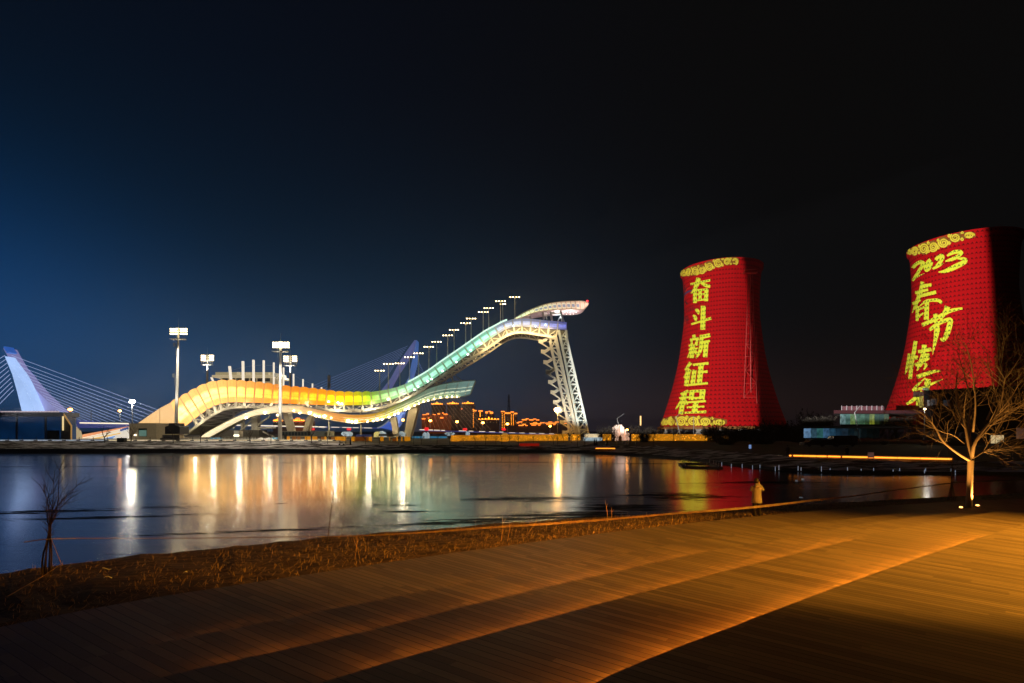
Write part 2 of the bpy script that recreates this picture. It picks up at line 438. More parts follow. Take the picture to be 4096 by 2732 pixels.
groove = t.m('PINGPONG', t.m('MULTIPLY', fr, 7.0), .5)
c = t.mix(wn2.outputs[0], (.085, .066, .050, 1), (.19, .152, .112, 1))
c = t.mix(t.rng(grain, .3, .75), t.mix(1.0, c, (.60, .60, .60, 1), 'MULTIPLY'), c)
c = t.mix(t.rng(wear, .3, .7, 0, .35), c, (.09, .08, .07, 1))
c = t.mix(gap, (.008, .007, .006, 1), c)
t.put(b.inputs['Base Color'], c); t.put(b.inputs['Roughness'], t.rng(grain, .2, .8, .5, .72)); b.inputs['Specular IOR Level'].default_value = .35
bn = t.add('ShaderNodeBump'); bn.inputs['Strength'].default_value = .5; bn.inputs['Distance'].default_value = .006
t.put(bn.inputs['Height'], t.m('ADD', t.m('MULTIPLY', gap, 1.0), t.m('ADD', t.m('MULTIPLY', groove, .15), t.m('MULTIPLY', grain, .3)))); t.l.new(bn.outputs[0], b.inputs['Normal'])
riserm = mat('deck_fascia', (.06, .05, .042), .8)
edges = [resample(smooth([(x, y, 0) for x, y in e], 2), 120) for e in E]
NOSE = .05
def offs(line, dist):
    out = []
    for k, p in enumerate(line):
        tt = line[min(k + 1, len(line) - 1)] - line[max(k - 1, 0)]; n = Vector((-tt.y, tt.x, 0)).normalized()
        out.append(p + n * dist)
    return out
for k in range(5):
    z = ZT[k]; a = edges[k]; bk = offs(edges[k + 1], -.3) if k < 4 else edges[5]
    bk = nearest_match(a, bk) if k < 4 else bk
    top = MB(); lift = lambda l, zz: [Vector((p.x, p.y, zz)) for p in l]
    rows_ = [lift(offs(a, -.08), z - .025), lift(a, z - .025), lift(a, z), lift(bk, z)]
    for ra, rb in zip(rows_, rows_[1:]):
        for j in range(len(ra) - 1): top.poly([ra[j], ra[j + 1], rb[j + 1], rb[j]])
    o = top.build('deck', deckm); tag(o, kind='structure')
    rs = MB(); ra, rb = lift(offs(a, -.06), z - .25 - (.6 if k == 0 else 0)), lift(offs(a, -.06), z - .02)
    for j in range(len(ra) - 1): rs.poly([ra[j], ra[j + 1], rb[j + 1], rb[j]])
    tag(rs.build('deck_riser', riserm), kind='structure')

# amber light strips under the nosings; the lit runs are the ones the photograph shows
def ledm(name, es): return glowm(name, (255, 140, 34), es)
strips = [(0, [(-5, -1, .03), (-1, 6.5, .13), (6.5, 10, .03)], 'outer deck edge above the straw'), (1, [(-6, -1, .24), (-1, 4.6, .55)], 'lowest step edge'), (2, [(-4.5, -.3, .5), (-.3, 7.0, 1.3)], 'second step edge from the lake'),
          (3, [(-2, .9, .75), (.9, 5.5, 1.2), (5.5, 12, 1.6)], 'third step edge from the lake'), (4, [(.9, 2.1, .7), (2.1, 7, 1.2), (7, 15.3, 1.7)], 'topmost step edge')]
for k, runs, where in strips:
    root = thing('light_strip', 'thin amber light strip under the timber nosing of the ' + where, 'light strip', tuple(edges[k][60].xy) + (ZT[k] - .08,))
    for x0, x1, es in runs:
        ln = [p for p in offs(edges[k], -.055)]
        fine_ = resample(ln, 900); run = [p for p in fine_ if x0 <= p.x <= x1]
        run = resample(run, 40)
        s = MB(); out_ = offs(run, .02); zl = (ZT[k - 1] + .155) if k else 1.11
        s.loft([[Vector((p.x, p.y, zl)), Vector((o_.x, o_.y, zl)), Vector((o_.x, o_.y, zl + .03)), Vector((p.x, p.y, zl + .03))] for p, o_ in zip(run, out_)])
        s.build('light_segment', ledm('amber_strip', es * (240 if k else 460)), root)
# the street lamp that lights the top of the deck stands outside the picture
dl = lamp('deck_lamp', 'SPOT', (28, 8.5, 12), 125000, (1, .38, .025), .2, (16.3, 12.6, 2.0), 68, .95)
dl.data.use_nodes = True; t = NT(dl.data.node_tree); t.n.clear()        # an added mask ends the light along one line of boards
qi = dl.rotation_euler.to_matrix().inverted(); l0, l1 = (qi @ (Vector(p) - dl.location) for p in ((4.7, 9.0, 2.08), (7.85, 7.8, 2.08)))
a0, a1 = Vector((l0.x, l0.y)) / -l0.z, Vector((l1.x, l1.y)) / -l1.z; nn = Vector((-(a1 - a0).y, (a1 - a0).x)).normalized()
li = qi @ (Vector((15, 15, 2.08)) - dl.location)
if nn.dot(Vector((li.x, li.y)) / -li.z - a0) < 0: nn = -nn
nx = t.xyz(t.add('ShaderNodeTexCoord').outputs['Normal']); az_ = t.m('ABSOLUTE', nx[2])
side = t.m('SUBTRACT', t.m('ADD', t.m('MULTIPLY', t.m('DIVIDE', nx[0], az_), nn.x), t.m('MULTIPLY', t.m('DIVIDE', nx[1], az_), nn.y)), nn.dot(a0))
e = t.add('ShaderNodeEmission'); t.put(e.inputs[1], t.rng(side, -.02, .055, .12, 1, True)); t.l.new(e.outputs[0], t.add('ShaderNodeOutputLight').inputs[0])
# ================================================================ ski jump
YN = 225.0
def yfar(px): return interp([(600, 246), (900, 240), (1150, 238), (2400, 237)], px)
def litpanel(name, stops, es, win=.9, base=.5, coords=YN):
    """backlit panel sheet: colour runs along the ramp, frames and lamp bays by UV"""
    m = bpy.data.materials.new(name); m.use_nodes = True; t = NT(m.node_tree); b = t.n['Principled BSDF']
    p = t.pos(); x = t.xyz(p)[0]; x0 = (stops[0][0] - CX) / F * coords; x1 = (stops[-1][0] - CX) / F * coords
    c = t.ramp(t.rng(x, x0, x1), [((s[0] - stops[0][0]) / (stops[-1][0] - stops[0][0]), lin(*s[1])) for s in stops])
    k = t.ramp(t.rng(x, x0, x1), [((s[0] - stops[0][0]) / (stops[-1][0] - stops[0][0]), (s[2],) * 3 + (1,)) for s in stops])
    u, v, _ = t.uv()
    bay = t.m('MULTIPLY', t.m('MULTIPLY', t.rng(u, .06, .16, 0, 1, True), t.rng(u, .84, .94, 1, 0, True)), t.m('MULTIPLY', t.rng(v, .20, .30, 0, 1, True), t.rng(v, .60, .74, 1, 0, True)))
    fr = t.m('MINIMUM', t.m('ABSOLUTE', t.m('SUBTRACT', t.m('PINGPONG', t.m('MULTIPLY', u, 3), .5), 0)), t.m('ABSOLUTE', t.m('MULTIPLY', t.m('SUBTRACT', v, .42), 2)))
    line = t.rng(fr, .03, .06, .78, 1)
    nz = t.noise(p, .45, 3, .6)
    s = t.m('MULTIPLY', t.m('MULTIPLY', t.m('MULTIPLY_ADD', t.m('MULTIPLY', bay, t.rng(nz, .3, .7, .6, 1.2)), win, base), line), t.rng(nz, .25, .75, .88, 1.12))
    s = t.m('MULTIPLY', t.m('MULTIPLY', s, es), t.xyz(k)[0])
    t.put(b.inputs['Base Color'], t.mix(1.0, c, (.45, .45, .45, 1), 'MULTIPLY')); b.inputs['Roughness'].default_value = .35
    t.put(b.inputs['Emission Color'], c); t.put(b.inputs['Emission Strength'], s)
    return m
JST = [(520, (255, 200, 118), 1.25), (840, (255, 194, 108), 1.2), (960, (255, 180, 88), 1.1), (1080, (255, 156, 52), .95), (1180, (255, 148, 30), .85), (1310, (255, 160, 10), .85),
       (1380, (250, 190, 5), .8), (1430, (215, 205, 10), .7), (1480, (150, 190, 40), .6), (1540, (160, 205, 130), .62), (1640, (155, 215, 175), .65), (1850, (140, 215, 185), .65),
       (1960, (150, 222, 195), .65), (1995, (165, 180, 205), .5), (2120, (165, 172, 205), .45), (2275, (105, 112, 205), .4)]
PANEL = litpanel('jump_panel', JST, 2.2)
jump = thing('ski_jump', 'long wavy ski jump ramp glowing orange to green beneath a tall lattice tower', 'ski jump', (-40, 231, 2.5))

top = q('R2', [(520, 1027), (600, 985), (800, 870), (870, 835), (960, 797), (1060, 780), (1240, 775), (1400, 790), (1600, 810), (1800, 838), (1950, 858)]) + \
    q('R3', [(280, 585), (380, 597), (560, 617), (700, 641), (850, 645), (1000, 648), (1150, 640), (1250, 622), (1350, 605), (1450, 580), (1570, 530), (1690, 465), (1800, 400), (1900, 325), (2030, 235), (2120, 175)]) + \
    q('R4', [(1040, 440), (1100, 405), (1160, 375), (1230, 335), (1310, 308), (1400, 297), (1500, 300), (1650, 318), (1750, 325), (1850, 335)])
bot = q('R2', [(640, 1330), (720, 1265), (830, 1180), (940, 1100), (1040, 1050), (1150, 1027), (1240, 1020), (1450, 1027), (1700, 1035), (1950, 1040)]) + \
    q('R3', [(280, 783), (400, 786), (600, 793), (800, 796), (1000, 795), (1150, 785), (1250, 765), (1350, 738), (1450, 700), (1550, 660), (1640, 620), (1700, 590), (1800, 530), (1900, 460), (2000, 395), (2120, 305)]) + \
    q('R4', [(1080, 515), (1180, 450), (1250, 405), (1310, 382), (1400, 372), (1500, 380), (1600, 392), (1740, 402), (1850, 405)])
chd = q('R2', [(690, 1395), (800, 1310), (970, 1190), (1090, 1120), (1200, 1085), (1400, 1075), (1700, 1077), (1950, 1078)]) + \
    q('R3', [(440, 845), (600, 850), (730, 862), (960, 860), (1200, 840), (1350, 800), (1500, 740), (1700, 640), (1900, 495)]) + \
    q('S1', [(0, 1060), (240, 905), (550, 690), (650, 650), (750, 612), (950, 612), (1160, 650), (1310, 672), (1520, 710)])
V2 = lambda l: [Vector((a[0], a[1])) for a in l]
topP, botP, chdP = (resample([Vector((p.x, p.y, 0)) for p in smooth([Vector((a[0], a[1], 0)) for a in l], 1)], 500) for l in (top, bot, chd))
bm_ = nearest_match(topP, botP)
mid = smooth(resample([(a + b) / 2 for a, b in zip(topP, bm_)], 40), 1)
def cross(line, p, n):
    """where the ray through p along n meets a polyline (closest hit)"""
    best = None
    for a, b in zip(line, line[1:]):
        d_ = b - a; den = n.x * d_.y - n.y * d_.x
        if abs(den) < 1e-9: continue
        w_ = a - p; tt = (w_.x * d_.y - w_.y * d_.x) / den; uu = (w_.x * n.y - w_.y * n.x) / den
        if -.001 <= uu <= 1.001 and abs(tt) < 140 and (best is None or abs(tt) < abs(best)): best = tt
    return p + n * best if best is not None else min(line, key=lambda v: (v - p).length)
NST = 47
st = resample(mid, NST); stations = []
for k, p in enumerate(st):
    tt = st[min(k + 1, NST - 1)] - st[max(k - 1, 0)]; n = Vector((-tt.y, tt.x, 0)).normalized()
    a, b_ = cross(topP, p, n), cross(botP, p, n)
    c_ = cross(chdP, p, n)
    stations.append((a, b_, c_))
stations[0] = (topP[0], botP[0], chdP[0]); stations[-1] = (topP[-1], botP[-1], chdP[-1])
W3 = lambda p, Y: V(p.x, p.y, Y)
for k in range(NST - 1):
    (a0, b0, _), (a1, b1, _) = stations[k], stations[k + 1]
    m = MB(); n_ = 3
    bulge = lambda v: .5 * math.sin(math.pi * v)
    grid = []
    for i in range(n_ + 1):
        f = i / n_; ta, ba = a0.lerp(a1, f), b0.lerp(b1, f)
        if i in (1, 2) and a0.x < 1470 and a0.x > 640: ta = ta + (ta - ba).normalized() * 4.5
        grid.append([W3(ba.lerp(ta, v), YN - bulge(v)) for v in (0, .2, .4, .6, .8, 1)])
    m.loft(grid, closed=False, uvs=lambda i, j: (i / n_, j / 5))
    m.loft([[p + Vector((0, .35, 0)) for p in r] for r in reversed(grid)], closed=False, uvs=lambda i, j: (i / n_, .05))
    m.build('wall_panel', PANEL, jump)
    if k:
        rb_ = MB(); rb_.tube([W3(b0.lerp(a0, v), YN - bulge(v) - .12) for v in (-.02, .25, .5, .75, 1.0)], .2 if a0.x > 1450 else .10, 4)
        rb_.build('rib', mat('rib_glow', (.42, .40, .30), .5, emit=lin(225, 200, 130), es=.12) if k == 1 else bpy.data.materials['rib_glow'], jump)  # faint glow added to the ribs, which hold no lamp
# foot of the ramp: plain lit wall running down to the ground
m = MB()
foot = q('R2', [(150, 1262), (280, 1170), (400, 1090), (520, 1027), (640, 1330), (600, 1362), (545, 1440), (150, 1440)])
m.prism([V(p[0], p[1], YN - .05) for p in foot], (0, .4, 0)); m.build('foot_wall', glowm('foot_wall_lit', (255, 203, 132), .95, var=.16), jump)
# track, far wall and underside
m = MB()
m.loft([[W3(b_, YN + .4), W3(b_, yfar(b_.x)), W3(b_, yfar(b_.x)) + Vector((0, 0, -.6)), W3(b_, YN + .4) + Vector((0, 0, -.6))] for a, b_, c_ in stations])
m.build('track', mat('ramp_track', (.10, .095, .085), .7), jump)
m = MB()
m.loft([[W3(a, YN + 1), W3(a, YN + 1) + Vector((0, yfar(a.x) - YN - 1, -1.6)), W3(a, YN + 1) + Vector((0, yfar(a.x) - YN - 1, -1.9)), W3(a, YN + 1) + Vector((0, 0, -.3))] for a, b_, c_ in stations[2:24]])
m.build('ramp_cover', mat('ramp_cover', (.5, .5, .5), .7), jump)
def far_of(p): return Vector((W3(p, YN).x, yfar(p.x), W3(p, YN).z))
m = MB()
m.loft([[far_of(b_), far_of(a), far_of(a) + Vector((0, .4, 0)), far_of(b_) + Vector((0, .4, 0))] for a, b_, c_ in stations])
m.build('far_wall', mat('far_wall_sheet', (.14, .14, .12), .6), jump)
tr = MB()
cp = resample(chdP, 90)
tr.tube([W3(p, YN + .3) for p in cp], .75, 4); tr.tube([far_of(p) for p in cp], .5, 4)
for k in range(1, NST - 1):
    a, b_, c_ = stations[k]; c2 = stations[k + 1][2] if k + 1 < NST else c_; b2 = stations[k + 1][1]
    big = b_.x < 1250
    tr.bar(W3(b_, YN + .2), W3(c_, YN + .2), 1.15 if big else .6, 1.15 if big else .6)
    if k % 2: tr.bar(W3(b_, YN + .6), W3(c2, YN + .6), .34)
    else: tr.bar(W3(c_, YN + .6), W3(b2, YN + .6), .34)
    tr.bar(far_of(b_), far_of(c_), .5); tr.bar(W3(c_, YN + .5), far_of(c_), .35)
    tr.bar(far_of(b_) if k % 2 else far_of(c_), far_of(c2) if k % 2 else far_of(b2), .3)
    tr.bar(W3(c_, YN + .5), far_of(c2), .25)
tr.build('truss', M['steel'], jump)
m = MB()
m.loft([[W3(p, YN + .9) + Vector((0, 0, .35)), far_of(p) + Vector((0, -.5, .35)), far_of(p) + Vector((0, -.5, .1)), W3(p, YN + .9) + Vector((0, 0, .1))] for p in cp if p.x < 960 or p.x > 1990])
lo = [p for p in cp if p.x < 960]; hi = [p for p in cp if p.x > 1985]
for part in (lo, hi):
    m = MB(); m.loft([[W3(p, YN + .9) + Vector((0, 0, .45)), far_of(p) + Vector((0, -.5, .45)), far_of(p) + Vector((0, -.5, .2)), W3(p, YN + .9) + Vector((0, 0, .2))] for p in part])
    m.build('underside', mat('underside_sheet', (.17, .155, .12), .7) if part is lo else bpy.data.materials['underside_sheet'], jump)
# glowing strip for the bright handrail top along the slope, no lamp
el_ = [p for p in topP if 1630 < p.x < 2030]
m = MB(); el_ = resample(el_, 40)
m.loft([[W3(p, YN + .1), W3(p, YN + .1) + Vector((0, 0, .8)), W3(p, YN + .5) + Vector((0, 0, .8)), W3(p, YN + .5)] for p in el_])
m.build('handrail_glow', glowm('handrail_glow', (215, 255, 235), 1.15), jump)
# low lamps on the panels and bright fins over the hump
for reg, pts in (('R4', [(508, 905), (545, 882), (380, 985), (415, 955), (650, 805), (785, 718), (895, 645), (925, 605), (1023, 540), (1338, 370), (1548, 372), (1645, 360)]),
                 ('R3', [(630, 755), (740, 765), (785, 780), (1330, 725)])):
    for x, y in pts:
        c_ = RV(reg, x, y, YN - .9); m = MB(); m.ball(c_, .42, 8, 5, .7); m.bar(c_ + Vector((0, .1, 0)), c_ + Vector((0, .9, -.3)), .12)
        m.build('wall_lamp', M['bulbx'] if reg == 'R3' else glowm('wall_lamp_lens', (225, 255, 240), 7), jump)
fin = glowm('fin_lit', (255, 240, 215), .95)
fins = [('R2', a) for a in ((985, 740, 1012, 797, 18), (1193, 612, 1210, 783, 22), (1345, 555, 1348, 787, 22), (1465, 540, 1467, 797, 20), (1582, 545, 1582, 805, 18), (1697, 570, 1697, 820, 15), (1808, 628, 1808, 838, 14), (1922, 700, 1922, 858, 14), (2030, 760, 2030, 868, 13), (2138, 810, 2138, 880, 13), (2243, 852, 2243, 895, 12))] + \
    [('R3', a) for a in ((545, 585, 545, 628, 12), (655, 618, 655, 640, 12))]
for reg, (x0, y0, x1, y1, wd) in fins:
    a, b_ = RV(reg, x0, y0, YN + 1.2), RV(reg, x1, y1, YN + 1.2); r = wd * REG[reg][2] / F * YN / 2
    m = MB(); m.hexa([b_ + Vector((-r, -r, 0)), b_ + Vector((r, -r, 0)), b_ + Vector((r, r, 0)), b_ + Vector((-r, r, 0))], [a + Vector((-r, -r, 0)), a + Vector((r, -r, 0)), a + Vector((r, r, 0)), a + Vector((-r, r, 0))])
    m.build('fin', fin, jump)
m = MB(); m.tube([RV('R2', x, y, YN + 1.2) for x, y in ((1220, 658), (1335, 628), (1465, 605), (1582, 597), (1697, 608), (1808, 655), (1922, 715), (2030, 772), (2138, 818), (2243, 858))], .05, 4)
m.build('guy_cable', M['steel'], jump)

# start platform: curved glazed gallery that swings out over the tower
pt = smooth([Vector((x, y, 0)) for x, y in q('S1', [(745, 345), (900, 240), (1080, 160), (1270, 88), (1460, 45), (1700, 20), (1950, 15), (2100, 35), (2140, 62)])], 2)
pb = smooth([Vector((x, y, 0)) for x, y in q('S1', [(760, 350), (900, 325), (1050, 250), (1250, 205), (1450, 182), (1700, 167), (1900, 167), (2050, 185), (2125, 90)])], 2)
pt, pb = resample(pt, 34), resample(pb, 34)
GAL = litpanel('gallery_panel', [(2050, (205, 245, 215), .8), (2120, (225, 240, 190), .75), (2190, (250, 238, 190), .8), (2230, (255, 225, 190), .75), (2300, (255, 215, 185), .75), (2360, (255, 200, 175), .75)], 1.7, 0.15, .75)
m = MB(); m.loft([[W3(b_.lerp(a, v), YN - .6 * math.sin(3.14 * v)) for v in (0, .3, .6, 1)] for a, b_ in zip(pt, pb)], closed=False, uvs=lambda i, j: ((i * .5) % 1.0001, j / 3))
m.build('gallery_wall', GAL, jump)
m = MB()
for i in range(3, 33):
    a, b_ = pt[i], pb[i]
    if i % 2: m.bar(W3(a, YN - .5), W3(b_, YN - .3), .3)
m.tube([W3(a, YN - .2) for a in pt], .22, 5); m.tube([W3(b_.lerp(a, .85), YN - .5) for a, b_ in zip(pt, pb)], .1, 4); m.tube([W3(b_, YN - .1) for b_ in pb], .18, 5)
m.build('gallery_frame', mat('gallery_frame', (.6, .48, .34), .5), jump)
win_ = MB()
for i in range(9, 31):
    a, b_, a2, b2 = pt[i], pb[i], pt[i + 1], pb[i + 1]
    if i % 2 == 1 and i < 29:
        a2, b2 = pt[i + 2], pb[i + 2]
        win_.poly([W3(b_.lerp(a, .25).lerp(b2.lerp(a2, .25), .18), YN - .75), W3(b_.lerp(a, .25).lerp(b2.lerp(a2, .25), .82), YN - .75), W3(b_.lerp(a, .62).lerp(b2.lerp(a2, .62), .82), YN - .78), W3(b_.lerp(a, .62).lerp(b2.lerp(a2, .62), .18), YN - .78)])
win_.build('gallery_glazing', glowm('gallery_glass', (190, 200, 215), .5), jump)
m = MB(); fo = lambda p: Vector((W3(p, YN).x, interp([(2050, 237), (2300, 237), (2340, 232), (2356, 226)], p.x), W3(p, YN).z))
m.loft([[W3(b_, YN), fo(b_), fo(b_) + Vector((0, 0, .3)), W3(b_, YN) + Vector((0, 0, .3))] for b_ in pb]); m.build('gallery_floor', mat('gallery_soffit', (.42, .30, .30), .6, emit=lin(255, 190, 190), es=.10), jump)
m = MB(); m.loft([[W3(a, YN), fo(a), fo(a) + Vector((0, 0, -.3)), W3(a, YN) + Vector((0, 0, -.3))] for a in pt]); m.loft([[fo(b_), fo(a), fo(a) + Vector((0, .3, 0)), fo(b_) + Vector((0, .3, 0))] for a, b_ in zip(pt, pb)])
m.build('gallery_roof', mat('gallery_roof', (.4, .36, .32), .6), jump)
m = MB()
for x, y in ((1640, 215), (1690, 225), (1740, 230), (1790, 235), (1650, 262), (1720, 270), (1790, 270), (1850, 262), (1900, 235), (1950, 210), (1990, 195)): m.ball(RV('S1', x, y, 229.5), .16, 6, 4)
m.build('soffit_light', glowm('soffit_light', (255, 225, 215), 4), jump)
m = MB(); c_ = RV('S1', 2112, 18, YN + .5); m.ball(c_, .4, 8, 5); m.tube([c_ - Vector((0, 0, 1.4)), c_], .15, 5); m.build('beacon', glowm('red_beacon', (255, 20, 30), 6), jump)
# struts under the gallery
m = MB()
for a, b_, r in (((1270, 205), (1300, 365), .9), ((1410, 190), (1450, 390), .9), ((1600, 180), (1660, 420), 1.1), ((1280, 330), (1430, 265), .5), ((1440, 250), (1620, 265), .6), ((1450, 250), (1530, 185), .45), ((1330, 210), (1350, 365), .4), ((1560, 390), (1630, 270), .5), ((1030, 300), (1050, 350), .5)):
    for Y in (228, 235): m = MB(); m.bar(RV('S1', a[0], a[1], Y), RV('S1', b_[0], b_[1], Y), r); m.build('gallery_strut', M['steel'], jump)

# leaning tower with its lattice, braces and outside stair
def chain(reg1, a, reg2, b_):
    p0, p1 = q(reg1, [a])[0], q(reg2, [b_])[0]
    return lambda py: Vector((lerp(p0[0], p1[0], (py - p0[1]) / (p1[1] - p0[1])), py, 0))
c1 = chain('S1', (1405, 765), 'S2', (1040, 1290)); c2 = chain('S1', (1515, 700), 'S2', (1150, 1290)); c3 = chain('S1', (1575, 560), 'S2', (1205, 1290))
y6, y7 = q('S1', [(1712, 560)])[0], q('S1', [(1722, 720)])[0]
c4 = lambda py: Vector((lerp(y6[0], y7[0], (py - y6[1]) / (y7[1] - y6[1])), py, 0)) if py < y7[1] else chain('S1', (1722, 720), 'S2', (1365, 1290))(py)
ylev = [q('S1', [(0, 735)])[0][1] + k * (q('S2', [(0, 1200)])[0][1] - q('S1', [(0, 735)])[0][1]) / 10 for k in range(11)]
ytop, yend = q('S1', [(0, 565)])[0][1], 1738
white = mat('white_lattice', (.62, .66, .62), .5, var=.06)
lat = MB(); bei = MB()
for Y in (YN, 237):
    for c_, r in ((c3, .62), (c4, .62)): lat.tube([W3(c_(y), Y) for y in (ytop, ylev[0], (ylev[0] + yend) / 2, yend)], r * 1.1, 4)
    ls = [ytop + 2] + ylev + [yend]
    for k, (ya, yb) in enumerate(zip(ls, ls[1:])):
        if k: lat.bar(W3(c3(ya), Y), W3(c4(ya), Y), .62)
        lat.bar(W3(c3(yb), Y), W3(c4(ya), Y), .5)
        md = c3(yb).lerp(c4(ya), .5); lat.bar(W3(md.lerp(c4(ya), .0), Y), W3(c4(lerp(ya, yb, .86)), Y), .3)
lat.build('tower_lattice', white, jump)
for Y in (YN + .5, 236):
    bei.tube([W3(c1(y), Y) for y in (ylev[0] + 6, yend)], .75, 4); bei.tube([W3(c2(y), Y) for y in (ylev[0] - 8, yend)], .95, 4)
    for k, (ya, yb) in enumerate(zip(ylev, ylev[1:] + [yend])):
        bei.bar(W3(c1(ya), Y), W3(c2(ya), Y), .5)
        bei.bar(W3(c1(ya if k % 2 else yb), Y), W3(c2(yb if k % 2 else ya), Y), .6)
        bei.bar(W3(c1(ya), Y), W3(c2(yb), Y), .3)
for k, ya in enumerate(ylev):
    bei.bar(W3(c1(ya), YN + .5), W3(c1(ya), 236), .4); lat_ = None
bei.build('tower_column', M['steel'], jump)
m = MB()
for ya in [ytop + 20] + ylev:
    m.box((W3(c3(ya).lerp(c4(ya), .5), 231).x, 231, W3(c3(ya), 231).z - 1), (2.2, 10, .3))
for k in range(10):
    a, b_ = c3(ylev[k]).lerp(c4(ylev[k]), .35), c3(ylev[k + 1]).lerp(c4(ylev[k + 1]), .35)
    m.tube([W3(a, 231), W3(b_, 231)], .8, 10)
m.build('lift_shaft', mat('lift_shaft_skin', (.16, .19, .18), .45, .3), jump)
tips = q('S1', [(1195, 790), (1240, 982), (1285, 1182), (1330, 1372)]) + q('S2', [(595, 180), (638, 362), (680, 545), (724, 722), (768, 905), (848, 1080), (890, 1265)])
for k, (x, y) in enumerate(tips):
    m = MB(); s = .21268; ysd = 226.0
    P = lambda dx, dy, Y: V(x + dx * s, y + dy * s, Y)
    for Y in (ysd, ysd + 3.0):          # stringers and parapets
        m.prism([P(0, 0, Y), P(75, 5, Y), P(190, -70, Y), P(190, -115, Y), P(75, -45, Y), P(0, -52, Y)], (0, .12, 0))
        m.prism([P(20, 18, Y), P(70, 14, Y), P(235, 132, Y), P(205, 132, Y)], (0, .2, 0))
    m.hexa([P(0, 22, ysd), P(78, 18, ysd), P(78, 0, ysd), P(0, 0, ysd)], [P(0, 22, ysd + 3), P(78, 18, ysd + 3), P(78, 0, ysd + 3), P(0, 0, ysd + 3)])
    m.hexa([P(78, 18, ysd), P(195, -55, ysd), P(195, -72, ysd), P(78, 2, ysd)], [P(78, 18, ysd + 3), P(195, -55, ysd + 3), P(195, -72, ysd + 3), P(78, 2, ysd + 3)])
    m.build('stair_flight', M['steel'], jump)

# lower viewing ribbon in front of the ramp
rt = q('R2', [(815, 1452), (900, 1392), (1000, 1330), (1200, 1225), (1380, 1145), (1550, 1090), (1700, 1065), (1900, 1055), (2100, 1065)]) + \
    q('R3', [(130, 797), (250, 805), (400, 825), (550, 855), (720, 890), (900, 908), (1050, 908), (1180, 890), (1290, 855), (1400, 800), (1500, 755), (1600, 710), (1700, 655), (1800, 600), (1900, 562), (2050, 530), (2200, 512), (2355, 503)])
rb2 = q('R2', [(900, 1452), (960, 1425), (1060, 1372), (1200, 1290), (1360, 1210), (1500, 1170), (1700, 1145), (1800, 1137), (2050, 1150)]) + \
    q('R3', [(100, 880), (200, 880), (380, 897), (560, 950), (720, 982), (850, 1000), (1000, 1005), (1150, 985), (1300, 950), (1400, 905), (1520, 855), (1650, 795), (1750, 757), (1850, 732), (2000, 707), (2180, 706), (2290, 672)])
rtP = resample(smooth([Vector((a[0], a[1], 0)) for a in rt], 1), 60); rbP = resample(smooth([Vector((a[0], a[1], 0)) for a in rb2], 1), 60)
RIB = litpanel('ribbon_panel', [(780, (255, 236, 190), .95), (1100, (255, 232, 185), .85), (1230, (255, 205, 140), .72), (1330, (255, 176, 95), .66), (1450, (250, 170, 55), .65), (1510, (240, 190, 60), .60), (1560, (215, 205, 85), .5),
                                (1610, (185, 205, 130), .40), (1680, (165, 195, 160), .36), (1800, (140, 180, 165), .34), (1900, (150, 190, 185), .42)], 1.6, .12, .68, 219)
YR = 219.0
m = MB()
secs = []
for a, b_ in zip(rtP, rbP):
    A_, B_ = W3(a, YR), W3(b_, YR); H = (A_ - B_)
    secs.append([B_ + H * v + Vector((0, -1.4 * math.sin(math.pi * v), 0)) for v in (0, .2, .4, .6, .8, 1)])
m.loft(secs, closed=False, uvs=lambda i, j: ((i * .5) % 1.0001, j / 5)); m.build('ribbon_face', RIB, jump)
m = MB(); m.loft([[s_[0], s_[0] + Vector((0, 5, .3)), s_[-1] + Vector((0, 5, -.2)), s_[-1]] for s_ in secs], closed=False); m.build('ribbon_back', mat('ribbon_back', (.5, .47, .4), .6), jump)
m = MB(); m.tube([s_[-1] for s_ in secs], .28, 5); m.tube([s_[0] for s_ in secs], .25, 5)
for k in range(2, 60, 2 if True else 1):
    if rtP[k].x > 1490: m.tube([p + Vector((0, -.1, 0)) for p in secs[k]], .14, 4)
m.build('ribbon_frame', mat('ribbon_frame', (.62, .60, .50), .5), jump)
m = MB()
for v in (.3, .55):
    m.tube([s_[0].lerp(s_[-1], v) + Vector((0, -1.35, 0)) for s_ in secs[34:]], .07, 4)
for k in range(36, 59): m.bar(secs[k][0].lerp(secs[k][-1], .35) + Vector((0, -1.4, 0)), secs[k][0].lerp(secs[k][-1], .35) + Vector((1.6, -1.4, .2)), .16)
m.build('ribbon_light_line', glowm('ribbon_light_line', (255, 255, 215), 1.1), jump)
ribl = [('R2', p) for p in ((1377, 1205, .45), (1595, 1145, .7), (1925, 1120, .4), (1990, 1147, .4), (2105, 1147, .8), (2160, 1168, .4), (2270, 1185, .7))] + \
    [('R3', p) for p in ((410, 885, .8), (480, 925, .4), (520, 930, .4), (582, 925, .8), (660, 945, .4), (858, 980, .9), (905, 992, .6), (950, 992, .9), (1085, 988, .4), (1155, 980, .4), (1205, 967, .75), (1258, 962, .6), (1340, 935, .6), (1405, 908, .6), (1450, 888, .6), (1530, 850, .5), (1570, 832, .75), (1640, 800, .4), (1690, 778, .35), (1745, 755, .35), (1800, 742, .35), (1870, 725, .3), (1945, 705, .3), (2020, 698, .3), (2080, 695, .3), (2140, 695, .25))]
for reg, (x, y, r) in ribl:
    c_ = RV(reg, x, y, YR - 1.6); m = MB(); m.ball(c_, r * .75, 8, 5, .75); m.bar(c_, c_ + Vector((0, 1.2, .2)), .12); m.build('ribbon_lamp', M['bulbx'], jump)
